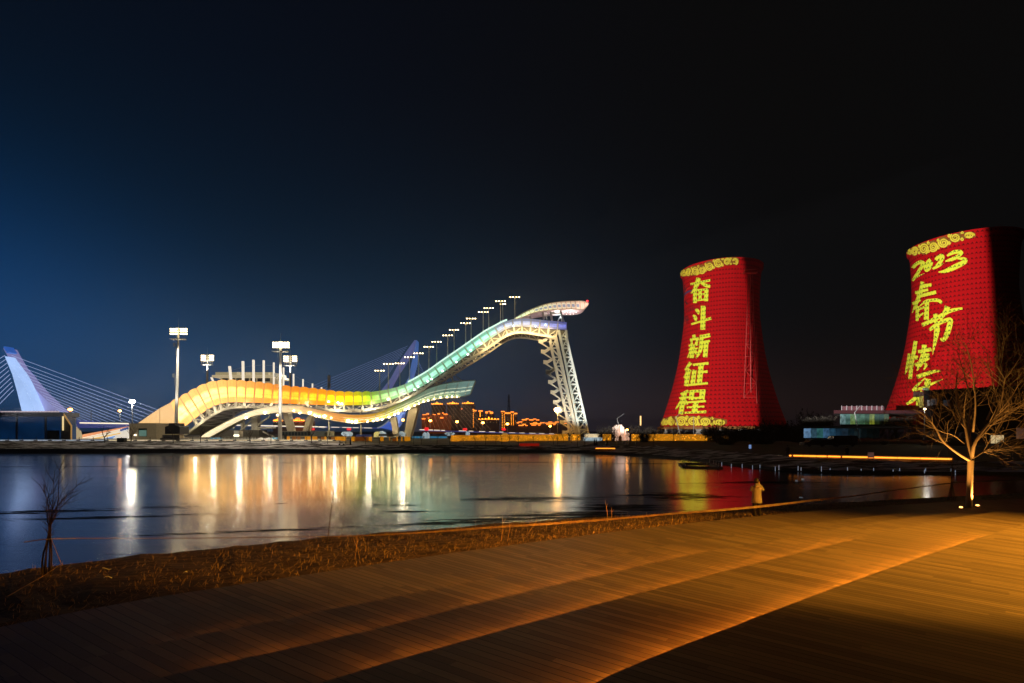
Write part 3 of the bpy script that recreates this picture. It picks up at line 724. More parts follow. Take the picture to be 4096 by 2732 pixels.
# legs of the ramp
legs = [('R2', [(1795, 1135), (1850, 1130), (1925, 1425), (1868, 1425)], 223, 4), ('R2', [(2082, 1180), (2135, 1165), (2062, 1425), (2000, 1425)], 223, 4),
        ('R3', [(1570, 845), (1690, 785), (1592, 1168), (1512, 1168)], 222, 5), ('R3', [(1352, 950), (1418, 935), (1458, 1168), (1395, 1168)], 223, 3),
        ('R2', [(1440, 1180), (1510, 1160), (1510, 1420), (1440, 1420)], 238, 3), ('R2', [(1320, 1200), (1345, 1195), (1345, 1420), (1320, 1420)], 238, 2), ('R2', [(1870, 1150), (1890, 1150), (1890, 1420), (1870, 1420)], 236, 2),
        ('R3', [(998, 870), (1010, 870), (1012, 1145), (998, 1145)], 234, 1), ('R3', [(622, 980), (637, 980), (637, 1150), (622, 1150)], 234, 1), ('R2', [(1228, 1125), (1238, 1125), (1238, 1330), (1228, 1330)], 236, 1)]
for reg, pts, Y, dep in legs:
    m = MB(); m.prism([RV(reg, x, y, Y) for x, y in pts], (0, dep, 0)); m.build('support_leg', M['steel'], jump)
m = MB()
for a, b_ in (((1500, 1320), (1700, 1420)), ((1510, 1290), (1660, 1180)), ((1345, 1330), (1440, 1230)), ((1500, 1315), (1720, 1315)), ((1250, 1250), (1440, 1200))): m = MB(); m.bar(RV('R2', a[0], a[1], 239), RV('R2', b_[0], b_[1], 239), .7); m.build('brace', M['steel'], jump)
for a, b_ in (((2020, 440), (2005, 540)), ((2085, 415), (2088, 520)), ((2080, 415), (2200, 510)), ((2040, 440), (2110, 520))): m = MB(); m.bar(RV('R3', a[0], a[1], 223), RV('R3', b_[0], b_[1], 223), .4); m.build('brace', M['steel'], jump)
# lamp masts along the slope
masts = [(45, 800, 1000, 1), (130, 735, 985, 0), (240, 730, 945, 1), (333, 670, 905, 0), (420, 633, 865, 1), (520, 570, 795, 0), (595, 522, 750, 1), (701, 460, 675, 0), (763, 407, 635, 1), (875, 342, 555, 0), (928, 298, 520, 1), (1044, 235, 440, 0), (1097, 197, 410, 1), (1212, 130, 350, 0), (1233, 158, 330, 1), (1348, 90, 300, 0)]
for x, y0, y1, far in masts:
    Y = YN + 1.5 if not far else 235.5
    b_, a = RV('R4', x, y1 + 8, Y), RV('R4', x, y0, Y)
    m = MB(); m.tube([b_, b_ + Vector((0, 0, 4)), a], [.24, .22, .13], 6); m.box(b_ + Vector((0, -.2, 1.2)), (.5, .5, 1.4)); mast = m.build('lamp_mast', M['white'], jump)
    wd = 2.3 if x != 1233 else 1.4
    mm = MB(); mm.box(a, (wd * 2, .1, .09)); mm.box(a + Vector((0, 0, -.2)), (wd * 1.9, .06, .06)); mm.build('crossbar', M['grey'], mast)
    for dx in ((-1.9, -.7, .75, 1.9) if x != 1233 else (-1, .2, 1.1)):
        c_ = a + Vector((dx, -.2, -.12)); mm = MB(); mm.hexa([c_ + Vector(v) for v in ((-.26, -.1, -.20), (.26, -.1, -.20), (.26, .15, -.12), (-.26, .15, -.12))], [c_ + Vector(v) for v in ((-.2, -.1, .16), (.2, -.1, .16), (.2, .2, .16), (-.2, .2, .16))])
        mm.build('lamp_head', M['bulb'] if (dx < 0) ^ bool(far) or abs(dx) > 1 else M['bulbw'], mast)
# lamps added to brighten the truss; then gallery and tower uplights
for reg, x, y in (('R2', 800, 1250), ('R2', 1010, 1110), ('R2', 1300, 1050), ('R2', 1650, 1055), ('R3', 300, 800), ('R3', 700, 825), ('R3', 1100, 815), ('R3', 1500, 720)):
    lamp('truss_fill_light', 'POINT', RV(reg, x, y, 221.6), 800 if reg == 'R2' else 1800, (1, .84, .55), .4); lamp('truss_fill_light', 'POINT', RV(reg, x, y, YN + 4), 1500, (1, .84, .55), .4)
for x, y in ((200, 860), (420, 720), (620, 610), (820, 575), (1030, 580), (1230, 610), (1420, 620)):
    lamp('truss_fill_light', 'POINT', RV('S1', x, y, YN - 3), 1300, (1, .72, .34), .4); lamp('truss_fill_light', 'POINT', RV('S1', x, y, YN + 4), 2600, (1, .70, .30), .4)
lamp('tower_uplight', 'SPOT', RV('S2', 1230, 1290, 205), 26000, (.88, 1, .96), .5, RV('S2', 1230, 400, 228), 70, .6)
lamp('tower_uplight', 'SPOT', RV('S2', 700, 1290, 200), 16000, (1, .80, .48), .5, RV('S1', 1420, 1200, 228), 60, .6)
lamp('gallery_uplight', 'POINT', RV('S1', 1560, 330, 231), 3500, (.9, 1, .95), .5)
lamp('gallery_uplight', 'POINT', RV('S1', 1800, 300, 229), 1200, (1, .8, .8), .5)

# ================================================================ cable stayed bridge behind the ramp
YB = 330.0
br = thing('cable_stayed_bridge', 'cable stayed bridge with leaning pylons lit blue and violet behind the ski jump', 'bridge', (-60, YB, 8))
def pylon(reg, pts, Y, dep, m_): 
    m = MB(); m.prism([RV(reg, x, y, Y) for x, y in pts], (0, dep, 0)); return m.build('pylon_leg', m_, br)
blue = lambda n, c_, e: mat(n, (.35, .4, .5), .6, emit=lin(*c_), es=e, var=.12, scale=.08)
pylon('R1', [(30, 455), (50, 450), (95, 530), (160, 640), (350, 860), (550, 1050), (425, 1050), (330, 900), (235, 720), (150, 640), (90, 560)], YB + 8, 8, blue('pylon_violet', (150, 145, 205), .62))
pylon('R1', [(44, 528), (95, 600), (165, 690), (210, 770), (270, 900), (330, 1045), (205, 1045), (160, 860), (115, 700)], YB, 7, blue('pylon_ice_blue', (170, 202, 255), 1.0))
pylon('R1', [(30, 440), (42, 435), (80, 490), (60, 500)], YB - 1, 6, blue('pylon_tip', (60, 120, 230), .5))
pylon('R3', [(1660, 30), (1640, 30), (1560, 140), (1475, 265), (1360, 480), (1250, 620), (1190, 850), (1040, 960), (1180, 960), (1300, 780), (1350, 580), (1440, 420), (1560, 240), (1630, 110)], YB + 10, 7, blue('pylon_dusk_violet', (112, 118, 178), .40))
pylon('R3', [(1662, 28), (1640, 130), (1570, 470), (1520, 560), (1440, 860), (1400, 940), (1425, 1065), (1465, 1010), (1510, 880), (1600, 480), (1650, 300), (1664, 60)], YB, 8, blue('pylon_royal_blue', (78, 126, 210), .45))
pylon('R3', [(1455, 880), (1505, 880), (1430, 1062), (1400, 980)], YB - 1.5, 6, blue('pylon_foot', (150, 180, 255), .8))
cabm = mat('bridge_cable', (.4, .42, .5), .5, emit=lin(165, 180, 228), es=.9, sample=False); cabd = mat('bridge_cable_dim', (.4, .42, .5), .5, emit=lin(120, 140, 205), es=.5, sample=False); cabw = mat('bridge_cable_warm', (.4, .42, .5), .5, emit=lin(215, 170, 110), es=.4, sample=False)
def cable(reg, a, b_, m_, r=.14):
    m = MB(); m.tube([RV(reg, a[0], a[1], YB + 4), RV(reg, b_[0], b_[1], YB + 4)], r, 4); m.build('stay_cable', m_, br)
ra = [(108, 520), (140, 575), (175, 622), (215, 665), (250, 705), (285, 745), (315, 785), (345, 820), (375, 860), (405, 895), (435, 930), (465, 962), (495, 995), (525, 1025)]
re_ = [(1480, 1032), (1440, 1055), (1400, 1078), (1365, 1100), (1330, 1122), (1300, 1142), (1220, 1145), (1150, 1145), (1080, 1145), (1010, 1145), (945, 1143), (880, 1140), (820, 1138), (770, 1136)]
for a, b_ in zip(ra, re_): cable('R1', a, b_, cabm)
for k in range(10): cable('R1', (48 + 9 * k, 520 + 36 * k), (-60, 585 + 50 * k), cabm)
for k in range(15): cable('R3', (1560 - 16 * k, 100 + 24 * k), (430 + 42 * k, 575 + 14 * k), cabd, .09)
for k in range(9): cable('R3', (1650 - 5 * k, 120 + 45 * k), (1700 + 20 * k, 330 + 30 * k), cabd, .07)
for k in range(17): cable('S3', (60 + 32 * k, 240 - 12 * k), (60 + 67 * k, 590 + 1.2 * k), cabw, .07)
for k in range(8): cable('R3', (40 + 60 * k, 1010), (300 + 45 * k, 940 - 2 * k), cabw, .06)
m = MB()
for reg, pts in (('S5', [(1020, 290), (1150, 320), (2005, 335), (2005, 398), (1120, 405), (1020, 360)]), ('R2', [(990, 1272), (2281, 1300), (2281, 1316), (990, 1290)]), ('S4', [(700, 388), (1440, 400), (1440, 412), (700, 398)]), ('S3', [(100, 612), (1400, 652), (2130, 675), (2130, 688), (1400, 666), (100, 628)])):
    m = MB(); m.prism([RV(reg, x, y, YB - 6) for x, y in pts], (0, 18, 0)); m.build('bridge_deck', mat('bridge_girder', (.25, .27, .45), .6, emit=lin(85, 100, 210), es=.22) if reg == 'S5' else bpy.data.materials['bridge_girder'], br)
stripm = glowm('parapet_strip', (255, 236, 200), 1.3)
for reg, a, b_, h in (('S5', (1150, 322), (2005, 336), 16), ('R2', (1000, 1274), (2281, 1300), 10), ('S4', (500, 382), (1440, 402), 7), ('S3', (100, 604), (520, 618), 9), ('S3', (670, 622), (1400, 644), 6), ('S3', (1400, 650), (2120, 668), 4)):
    p0, p1 = RV(reg, a[0], a[1], YB - 6.4), RV(reg, b_[0], b_[1], YB - 6.4); hh = h * REG[reg][2] / F * YB; m = MB()
    n = max(4, int((p1 - p0).length / 6))
    for k in range(n):
        u, v = p0.lerp(p1, k / n), p0.lerp(p1, (k + (.96 if reg in ('S5', 'R2') else RND.uniform(.4, .9))) / n); m.hexa([u, v, v + Vector((0, .3, 0)), u + Vector((0, .3, 0))], [p + Vector((0, 0, -hh)) for p in (u, v, v + Vector((0, .3, 0)), u + Vector((0, .3, 0)))])
    m.build('parapet_light', stripm, br)
# the curved blue lit arch between the legs
m = MB(); m.prism([RV('S4', x, y, YB) for x, y in ((1480, 402), (1560, 370), (1640, 310), (1680, 320), (1690, 440), (1560, 410))], (0, 4, 0)); m.build('arch_panel', blue('arch_blue', (60, 110, 230), .5), br)
m = MB(); m.tube([RV('S4', x, y, YB - 1) for x, y in ((1480, 402), (1530, 385), (1585, 350), (1630, 310), (1655, 285))], .5, 5); m.build('arch_rib', mat('arch_rib', (.5, .52, .55), .5, emit=lin(180, 190, 200), es=.3), br)
# ================================================================ cooling towers with projected greetings
PROF = [(6.5, 24.6), (8.3, 23.7), (17.4, 20.7), (26.5, 18.2), (35.6, 16.3), (47.8, 14.7), (53.3, 14.2), (60, 14.35), (66, 14.6), (69.5, 14.95), (69.7, 15.1), (70.0, 15.7), (71.3, 15.8)]
def prof(z):
    # smooth between table rows below the lip
    if z >= 69.5: return interp(PROF, z)
    return sum(interp(PROF, z + d_) for d_ in (-3, -1.5, 0, 1.5, min(3, 69.5 - z))) / 5
NCH, RH = 84, 1.66
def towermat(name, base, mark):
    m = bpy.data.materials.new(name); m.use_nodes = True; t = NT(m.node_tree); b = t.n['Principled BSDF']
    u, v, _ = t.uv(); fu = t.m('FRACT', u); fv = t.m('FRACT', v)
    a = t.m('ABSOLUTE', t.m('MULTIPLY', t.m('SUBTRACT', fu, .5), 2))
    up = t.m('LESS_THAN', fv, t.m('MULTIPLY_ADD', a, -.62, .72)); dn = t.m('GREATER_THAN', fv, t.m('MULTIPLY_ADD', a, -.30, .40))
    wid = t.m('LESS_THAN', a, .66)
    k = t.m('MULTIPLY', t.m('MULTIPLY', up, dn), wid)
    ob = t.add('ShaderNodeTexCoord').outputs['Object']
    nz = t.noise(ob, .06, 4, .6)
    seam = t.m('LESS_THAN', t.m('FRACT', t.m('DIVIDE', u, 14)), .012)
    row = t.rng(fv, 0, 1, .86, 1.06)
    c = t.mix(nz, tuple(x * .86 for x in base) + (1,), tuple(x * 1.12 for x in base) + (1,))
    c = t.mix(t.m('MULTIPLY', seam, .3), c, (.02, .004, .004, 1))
    c = t.mix(t.m('MULTIPLY', k, .88), c, tuple(mark) + (1,))  # dark chevrons: shade in the shell's notches put into the colour
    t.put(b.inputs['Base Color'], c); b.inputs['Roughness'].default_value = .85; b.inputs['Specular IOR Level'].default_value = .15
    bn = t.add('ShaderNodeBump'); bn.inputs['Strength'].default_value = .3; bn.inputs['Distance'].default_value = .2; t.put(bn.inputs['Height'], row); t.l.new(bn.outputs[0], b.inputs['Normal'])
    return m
RED = towermat('projected_red', (.52, .0035, .006), (.03, .002, .003)); GOLD = towermat('projected_yellow', (.86, .90, .05), (.02, .10, .02))  # projected red and yellow put into the surface colours of shell, glyphs, scrolls
OCHRE = mat('projected_ochre', (.27, .10, .008), .85, scale=.2); GOLD2 = mat('projected_scroll', (.86, .70, .045), .85, scale=.2)
INK = mat('ink_mark', (.03, .012, .02), .8); INKB = mat('ink_blue', (.11, .04, .12), .8); INKR = mat('ink_red', (.75, .03, .02), .8)

class Tower:
    def __init__(s, X, Y): s.c = Vector((X, Y, 0))
    def hit(s, px, py, off):
        """where the sight line through a picture point meets the shell"""
        d_ = V(px, py, 1.0) - Vector((0, 0, CZ)); o = Vector((0, 0, CZ))
        y0 = s.c.y - 26
        prev = None
        for i in range(220):
            y = y0 + i * .15; p = o + d_ * y
            if p.z > 71.3 or p.z < 6.5: g_ = 1
            else: g_ = math.hypot(p.x - s.c.x, p.y - s.c.y) - prof(p.z) - off
            if g_ <= 0:
                if prev is None or prev[1] > 5: return None
                f = prev[1] / (prev[1] - g_) if prev[1] != g_ else 0
                y = lerp(prev[0], y, f); return o + d_ * y
            prev = (y, g_)
        return None
    def uvp(s, p):
        return (math.atan2(p.x - s.c.x, -(p.y - s.c.y)) / (2 * math.pi) * NCH, p.z / RH)
    def stroke(s, m, pts, off):
        """a brush stroke: (x, y, width) in picture points, laid on the shell"""
        P = [Vector((a[0], a[1], a[2])) for a in pts]
        if len(P) > 2: 
            P = smooth(P, 1)
        P = resample(P, max(4, int(sum((a.xy - b_.xy).length for a, b_ in zip(P, P[1:])) / 3.5)))
        rows = []
        for k, p in enumerate(P):
            tt = (P[min(k + 1, len(P) - 1)] - P[max(k - 1, 0)]).xy; n = Vector((-tt.y, tt.x)); n = n.normalized() if n.length else Vector((0, 1))
            r = [s.hit(p.x + n.x * p.z * f, p.y + n.y * p.z * f, off) for f in (-.5, 0, .5)]
            if any(x is None for x in r):
                s.flush(m, rows); rows = []; continue
            rows.append(r)
        s.flush(m, rows)
    def flush(s, m, rows):
        if len(rows) < 2: return
        uu = [[s.uvp(p) for p in r] for r in rows]
        m.loft(rows, closed=False, uvs=lambda i, j: uu[i][j])
    def glyph(s, reg, strokes, mt, root, name='character', off0=.10):
        m = MB(); sc_ = REG[reg][2]
        for i, st_ in enumerate(strokes):
            s.stroke(m, [(a[0], a[1], a[2] * sc_) for a in q(reg, st_)], off0 + .02 * i)
        return m.build(name, mt, root)
    def scroll(s, reg, items, root, wd):
        sc_ = REG[reg][2]
        bgm = MB(); fg = MB()
        s.stroke(bgm, [(a[0], a[1], a[2] * sc_) for a in q(reg, [(cx, cy - ry * .25, ry * 1.9) for cx, cy, rx, ry in items])], .06)
        for i, (cx, cy, rx, ry) in enumerate(items):
            for kx in range(5):       # ochre ground behind each spiral
                s.stroke(bgm, [(a[0], a[1], rx * .56 * sc_) for a in q(reg, [(cx - rx * .92 + kx * rx * .46, cy - ry * 1.25 * (1 - .12 * abs(kx - 2) ** 2 * .6)), (cx - rx * .92 + kx * rx * .46, cy + ry * 1.05 * (1 - .10 * abs(kx - 2) ** 2))])], .08 + .012 * ((i * 5 + kx) % 11))
            pts = []
            ph = i * 1.3
            for k in range(44):
                th = k / 43 * 2 * math.pi * 2.35; f = .14 + .86 * k / 43
                pts.append((cx + rx * f * math.cos(th + ph), cy + ry * f * math.sin(th + ph), wd * min(1, rx / 60 + .25) * (.7 + .5 * f)))
            s.stroke(fg, [(a[0], a[1], a[2] * sc_) for a in q(reg, pts)], .26 + .02 * (i % 3))
        for i, ((x0, y0_, rx, ry), (x1, y1_, _, _)) in enumerate(zip(items, items[1:])):      # small curls that fill the gaps
            for sy in (-.85, .62):
                cx, cy, f_ = (x0 + x1) / 2, (y0_ + y1_) / 2 + sy * ry, .36
                s.stroke(fg, [(a[0], a[1], a[2] * sc_) for a in q(reg, [(cx + rx * f_ * (.2 + .8 * k / 15) * math.cos(k * .75), cy + ry * f_ * (.2 + .8 * k / 15) * math.sin(k * .75), wd * .6) for k in range(16)])], .34 + .02 * (i % 3))
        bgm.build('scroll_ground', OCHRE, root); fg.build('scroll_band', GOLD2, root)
    def make(s, label):
        root = thing('cooling_tower', label, 'cooling tower', (s.c.x, s.c.y, 2.5))
        m = MB(); NS_, NR = 112, 72; zs = [6.5 + (69.5 - 6.5) * k / (NR - 1) for k in range(NR)] + [69.7, 70.0, 71.3]
        ang = lambda j: 2 * math.pi * j / NS_
        m.loft([[s.c + Vector((prof(z) * math.sin(ang(j)), -prof(z) * math.cos(ang(j)), z)) for j in range(NS_)] for z in zs], cap=False,
               uvs=lambda i, j: ((((j / NS_) + .5) % 1.0 - .5) * NCH if j != NS_ // 2 else NCH / 2, zs[i] / RH))
        m.loft([[s.c + Vector(((prof(z) - .7) * math.sin(ang(j)), -(prof(z) - .7) * math.cos(ang(j)), z)) for j in range(NS_)] for z in (71.3, 69.5, 60)], cap=False)
        m.loft([[s.c + Vector(((15.8 - r) * math.sin(ang(j)), -(15.8 - r) * math.cos(ang(j)), 71.3)) for j in range(NS_)] for r in (0, .7)], cap=False)
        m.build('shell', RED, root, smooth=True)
        lb = MB(); lb.loft([[s.c + Vector((r * math.sin(ang(j)), -r * math.cos(ang(j)), z)) for j in range(NS_)] for z, r in ((6.0, 24.3), (6.0, 25.2), (7.0, 25.0), (7.0, 24.3))], cap=False); lb.build('ring_beam', mat('ring_beam_paint', (.25, .10, .02), .8) if 'ring_beam_paint' not in bpy.data.materials else bpy.data.materials['ring_beam_paint'], root)
        for k in range(40):
            a0 = 2 * math.pi * k / 40; a1 = a0 + (.11 if k % 2 else -.11)
            c_ = MB(); c_.bar(s.c + Vector((26.0 * math.sin(a0), -26.0 * math.cos(a0), 2.2)), s.c + Vector((24.6 * math.sin(a1), -24.6 * math.cos(a1), 6.2)), .8); c_.build('leg', M['conc'], root)
        return root

T1 = Tower(85.7, 210.0); r1 = T1.make('red lit cooling tower with five large yellow characters and a lattice mast at its side')
G1 = [('A1', [[(595, 672, 45), (985, 592, 45)], [(755, 545, 85), (735, 650, 95), (690, 750, 75), (610, 855, 20)], [(795, 625, 40), (870, 690, 70), (985, 715, 60)], [(685, 790, 75), (683, 1040, 70)], [(912, 770, 80), (903, 1003, 80)],
             [(650, 800, 45), (945, 768, 45)], [(660, 880, 45), (940, 855, 40)], [(690, 985, 48), (940, 960, 40)], [(785, 780, 62), (785, 985, 62)]]),
      ('A1', [[(690, 1160, 30), (745, 1190, 85), (755, 1265, 18)], [(650, 1275, 30), (695, 1320, 90), (705, 1398, 25)], [(612, 1455, 40), (800, 1400, 40), (1005, 1335, 55)], [(848, 1095, 98), (838, 1562, 98)]]),
      ('A2', [[(578, 145, 48), (590, 205, 50)], [(520, 218, 30), (655, 202, 42)], [(545, 218, 32), (550, 288, 35)], [(640, 205, 48), (610, 288, 38)], [(503, 310, 28), (650, 296, 26)], [(503, 370, 28), (645, 348, 28)], [(562, 290, 80), (548, 495, 66)],
             [(540, 380, 42), (485, 490, 14)], [(590, 380, 42), (632, 432, 48)], [(697, 148, 58), (692, 330, 60), (662, 420, 50), (612, 498, 14)], [(690, 182, 60), (825, 150, 58)], [(700, 258, 35), (822, 236, 34)], [(765, 240, 75), (748, 482, 66)]]),
      ('A2', [[(535, 562, 58), (450, 675, 28)], [(525, 662, 70), (430, 788, 20)], [(497, 690, 74), (464, 912, 66)], [(565, 597, 34), (800, 572, 42)], [(690, 590, 78), (658, 892, 82)], [(690, 706, 34), (785, 694, 40)], [(590, 670, 64), (558, 892, 72)], [(500, 896, 30), (790, 868, 36)]]),
      ('A2', [[(500, 985, 50), (380, 1032, 24)], [(360, 1092, 28), (510, 1078, 30)], [(440, 1010, 74), (384, 1334, 72)], [(410, 1112, 50), (308, 1258, 18)], [(455, 1120, 40), (475, 1192, 44)], [(555, 980, 75), (540, 1122, 70)], [(716, 968, 85), (694, 1112, 85)], [(530, 990, 36), (750, 982, 44)],
             [(520, 1098, 36), (740, 1086, 36)], [(470, 1156, 28), (760, 1136, 32)], [(612, 1150, 80), (588, 1312, 88)], [(475, 1231, 28), (738, 1218, 28)], [(438, 1312, 28), (765, 1296, 40)]])]
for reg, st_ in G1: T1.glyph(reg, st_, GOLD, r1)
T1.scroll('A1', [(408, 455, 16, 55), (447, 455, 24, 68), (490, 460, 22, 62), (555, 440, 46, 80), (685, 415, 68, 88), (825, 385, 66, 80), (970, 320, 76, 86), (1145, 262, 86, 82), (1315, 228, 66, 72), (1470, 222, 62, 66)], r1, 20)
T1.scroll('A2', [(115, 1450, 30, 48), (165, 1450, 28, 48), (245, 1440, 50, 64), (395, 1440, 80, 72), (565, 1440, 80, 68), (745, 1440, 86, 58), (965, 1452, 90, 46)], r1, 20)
# the older painted emblem, lettering and rings that show at the edge of the shell
T1.glyph('A1', [[(490, 690, 14), (478, 760, 12), (500, 780, 10)], [(520, 740, 10), (485, 800, 14), (472, 900, 12), (468, 960, 8)], [(500, 1010, 30), (535, 1070, 20)]], INK, r1, 'emblem')
T1.glyph('A1', [[(480, 890, 12), (520, 830, 44), (620, 790, 30)]], INKB, r1, 'emblem', .14)
T1.glyph('A1', [[(590, 725, 8), (520, 770, 12), (490, 830, 8)], [(540, 880, 8), (490, 920, 10), (478, 980, 6)]], INKR, r1, 'emblem', .2)
T1.glyph('A1', [[(525, 1150, 8), (508, 1180, 9), (512, 1215, 8), (526, 1205, 8), (526, 1185, 7)], [(545, 1160, 8), (562, 1140, 9), (570, 1160, 9), (550, 1200, 8), (578, 1190, 8)], [(600, 1135, 8), (588, 1175, 8), (598, 1190, 8), (612, 1150, 8), (600, 1135, 8)],
                [(620, 1132, 8), (640, 1118, 9), (645, 1140, 9), (618, 1190, 8), (640, 1178, 8)], [(655, 1125, 8), (675, 1108, 9), (680, 1130, 9), (650, 1175, 8), (684, 1160, 8)]], INK, r1, 'lettering', .12)
def ring(cx, cy, rx, ry): return [(cx + rx * math.cos(k / 14 * 6.2832), cy + ry * math.sin(k / 14 * 6.2832), 7) for k in range(15)]
T1.glyph('A1', [ring(518, 1335, 17, 48), ring(545, 1350, 14, 42), ring(530, 1395, 16, 48), ring(482, 1350, 12, 40)], INK, r1, 'ring_emblem', .12)
T1.glyph('A1', [ring(488, 1400, 14, 44), ring(480, 1440, 12, 34)], INKR, r1, 'ring_emblem', .24)

T2 = Tower(159.3, 181.0); r2 = T2.make('red lit cooling tower with brushed 2023 and yellow greeting characters')
G2 = [('B1', [[(270, 668, 50), (265, 620, 62), (305, 555, 55), (370, 508, 55), (440, 500, 62), (435, 550, 60), (385, 630, 55), (310, 745, 48), (232, 855, 16)], [(310, 752, 24), (390, 712, 20), (462, 680, 6)]]),
      ('B1', [[(560, 468, 68), (500, 520, 58), (470, 600, 50), (490, 645, 44), (545, 600, 50), (578, 500, 42)], [(530, 500, 40), (500, 600, 40)]]),
      ('B1', [[(640, 472, 58), (680, 418, 55), (752, 395, 60), (742, 450, 62), (680, 545, 58), (590, 612, 28)], [(610, 605, 26), (690, 565, 40), (762, 520, 6)]]),
      ('B1', [[(815, 408, 26), (900, 352, 62), (1000, 335, 62), (1062, 350, 48), (1000, 405, 55), (905, 455, 62), (790, 490, 22)], [(980, 450, 20), (1090, 450, 60), (1110, 490, 66), (1040, 530, 82), (900, 598, 84), (780, 650, 55), (680, 660, 14)]]),
      ('B1', [[(430, 810, 55), (408, 960, 66), (360, 1090, 66), (320, 1190, 50), (268, 1300, 12)], [(430, 885, 66), (572, 858, 46)], [(315, 985, 48), (520, 935, 40)], [(345, 1040, 58), (645, 975, 56)], [(272, 1158, 46), (400, 1092, 40)], [(390, 1192, 16), (480, 1112, 48), (600, 1098, 48), (690, 1100, 58), (735, 1148, 40)],
             [(357, 1190, 66), (345, 1425, 44)], [(502, 1120, 66), (490, 1405, 80)], [(370, 1242, 34), (470, 1205, 34)], [(360, 1372, 38), (445, 1300, 24)]]),
      ('B1', [[(425, 1492, 58), (600, 1412, 68), (760, 1322, 60), (870, 1262, 58), (1057, 1228, 36)], [(632, 1312, 66), (642, 1455, 58)], [(825, 1200, 90), (790, 1290, 70), (700, 1400, 60)], [(540, 1568, 50), (680, 1462, 66), (800, 1412, 58), (880, 1398, 66), (862, 1480, 88), (826, 1600, 86), (790, 1690, 74), (748, 1742, 50), (715, 1695, 24)],
             [(655, 1470, 50), (662, 1560, 95), (640, 1690, 66), (618, 1800, 46), (590, 1955, 6)]]),
      ('B2', [[(362, 425, 40), (345, 560, 50), (320, 680, 40), (298, 738, 10)], [(457, 238, 58), (430, 420, 60), (400, 560, 60), (374, 805, 58)], [(420, 482, 66), (492, 490, 56)], [(495, 402, 50), (692, 362, 58)], [(586, 295, 72), (580, 420, 70), (540, 560, 88), (475, 685, 12)], [(540, 470, 78), (665, 450, 58)], [(448, 602, 48), (560, 540, 60), (662, 490, 44)], [(585, 565, 36), (622, 602, 48), (575, 668, 16)]]),
      ('B2', [[(478, 775, 60), (640, 722, 60), (760, 685, 40), (828, 690, 22)], [(602, 788, 12), (480, 900, 40), (415, 975, 38)], [(412, 978, 34), (600, 930, 48), (690, 880, 38), (865, 808, 8)], [(642, 803, 92), (620, 960, 80)], [(480, 1062, 48), (410, 1130, 58), (322, 1182, 36)], [(490, 1068, 54), (495, 1218, 60)], [(560, 990, 60), (500, 1080, 60)]])]
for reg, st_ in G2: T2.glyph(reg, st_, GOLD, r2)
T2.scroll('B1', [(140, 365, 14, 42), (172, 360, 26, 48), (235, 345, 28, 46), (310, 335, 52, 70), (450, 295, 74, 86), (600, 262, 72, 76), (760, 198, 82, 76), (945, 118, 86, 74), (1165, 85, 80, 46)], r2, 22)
# the two show projectors, each with a frame that ends on the shell
T1L = projector((-30, 30, 6), (85.7, 210, 40), 1450000, .065, .118); T2L = projector((-20, 28, 6), (159.3, 181, 38), 2150000, .0415, .06, angle=30, low=-.118, left=-.12)

# lattice mast beside the first tower
lm = thing('lattice_mast', 'red lit triangular lattice mast standing against the first cooling tower', 'mast', tuple(RV('R5', 875, 1290, 190)))
m = MB(); YL = 189.0
base, topw = q('R5', [(822, 1260), (925, 1255)]), q('R5', [(868, 245), (878, 245)])
for k in range(3):
    dy = (0, 0, 4)[k]; fx = (0, 1, .5)[k]
    p0 = V(lerp(base[0][0], base[1][0], fx), base[0][1] + 25, YL + dy); p1 = V(lerp(topw[0][0] - 4, topw[1][0] + 6, fx), topw[0][1] + 6, YL + 2 + dy * .3)
    m.tube([p0, p1], .13, 5)
L0 = [V(lerp(base[0][0], base[1][0], f), base[0][1] + 25, YL) for f in (0, 1)]; L1 = [V(topw[0][0] - 4, topw[0][1] + 6, YL + 2), V(topw[1][0] + 6, topw[1][1] + 6, YL + 2)]
zz = [0, .09, .18, .27, .36, .45, .53, .6, .67, .73, .79, .84, .89, .94, 1]
for k, (a, b_) in enumerate(zip(zz, zz[1:])):
    m.bar(L0[0].lerp(L1[0], a), L0[1].lerp(L1[1], a), .16); m.bar(L0[k % 2].lerp(L1[k % 2], a), L0[1 - k % 2].lerp(L1[1 - k % 2], b_), .13)
m.build('lattice', mat('mast_red_lit', (.6, .05, .04), .6), lm)  # red light on the mast put into its colour
m = MB(); c_ = RV('R5', 873, 245, YL + 2); m.box(c_, (5, 2, .3)); m.box(c_ + Vector((0, 0, 1.2)), (4.2, 1.6, .15)); 
for dx in (-2.2, 0, 2.2): m.bar(c_ + Vector((dx, -.8, 0)), c_ + Vector((dx, -.8, 1.4)), .12)
m.build('platform', bpy.data.materials['mast_red_lit'], lm)
m = MB(); m.tube([RV('R5', 878, 1285, YL + 1), RV('R5', 874, 260, YL + 2.4)], .2, 5); m.build('riser_pipe', bpy.data.materials['mast_red_lit'], lm)

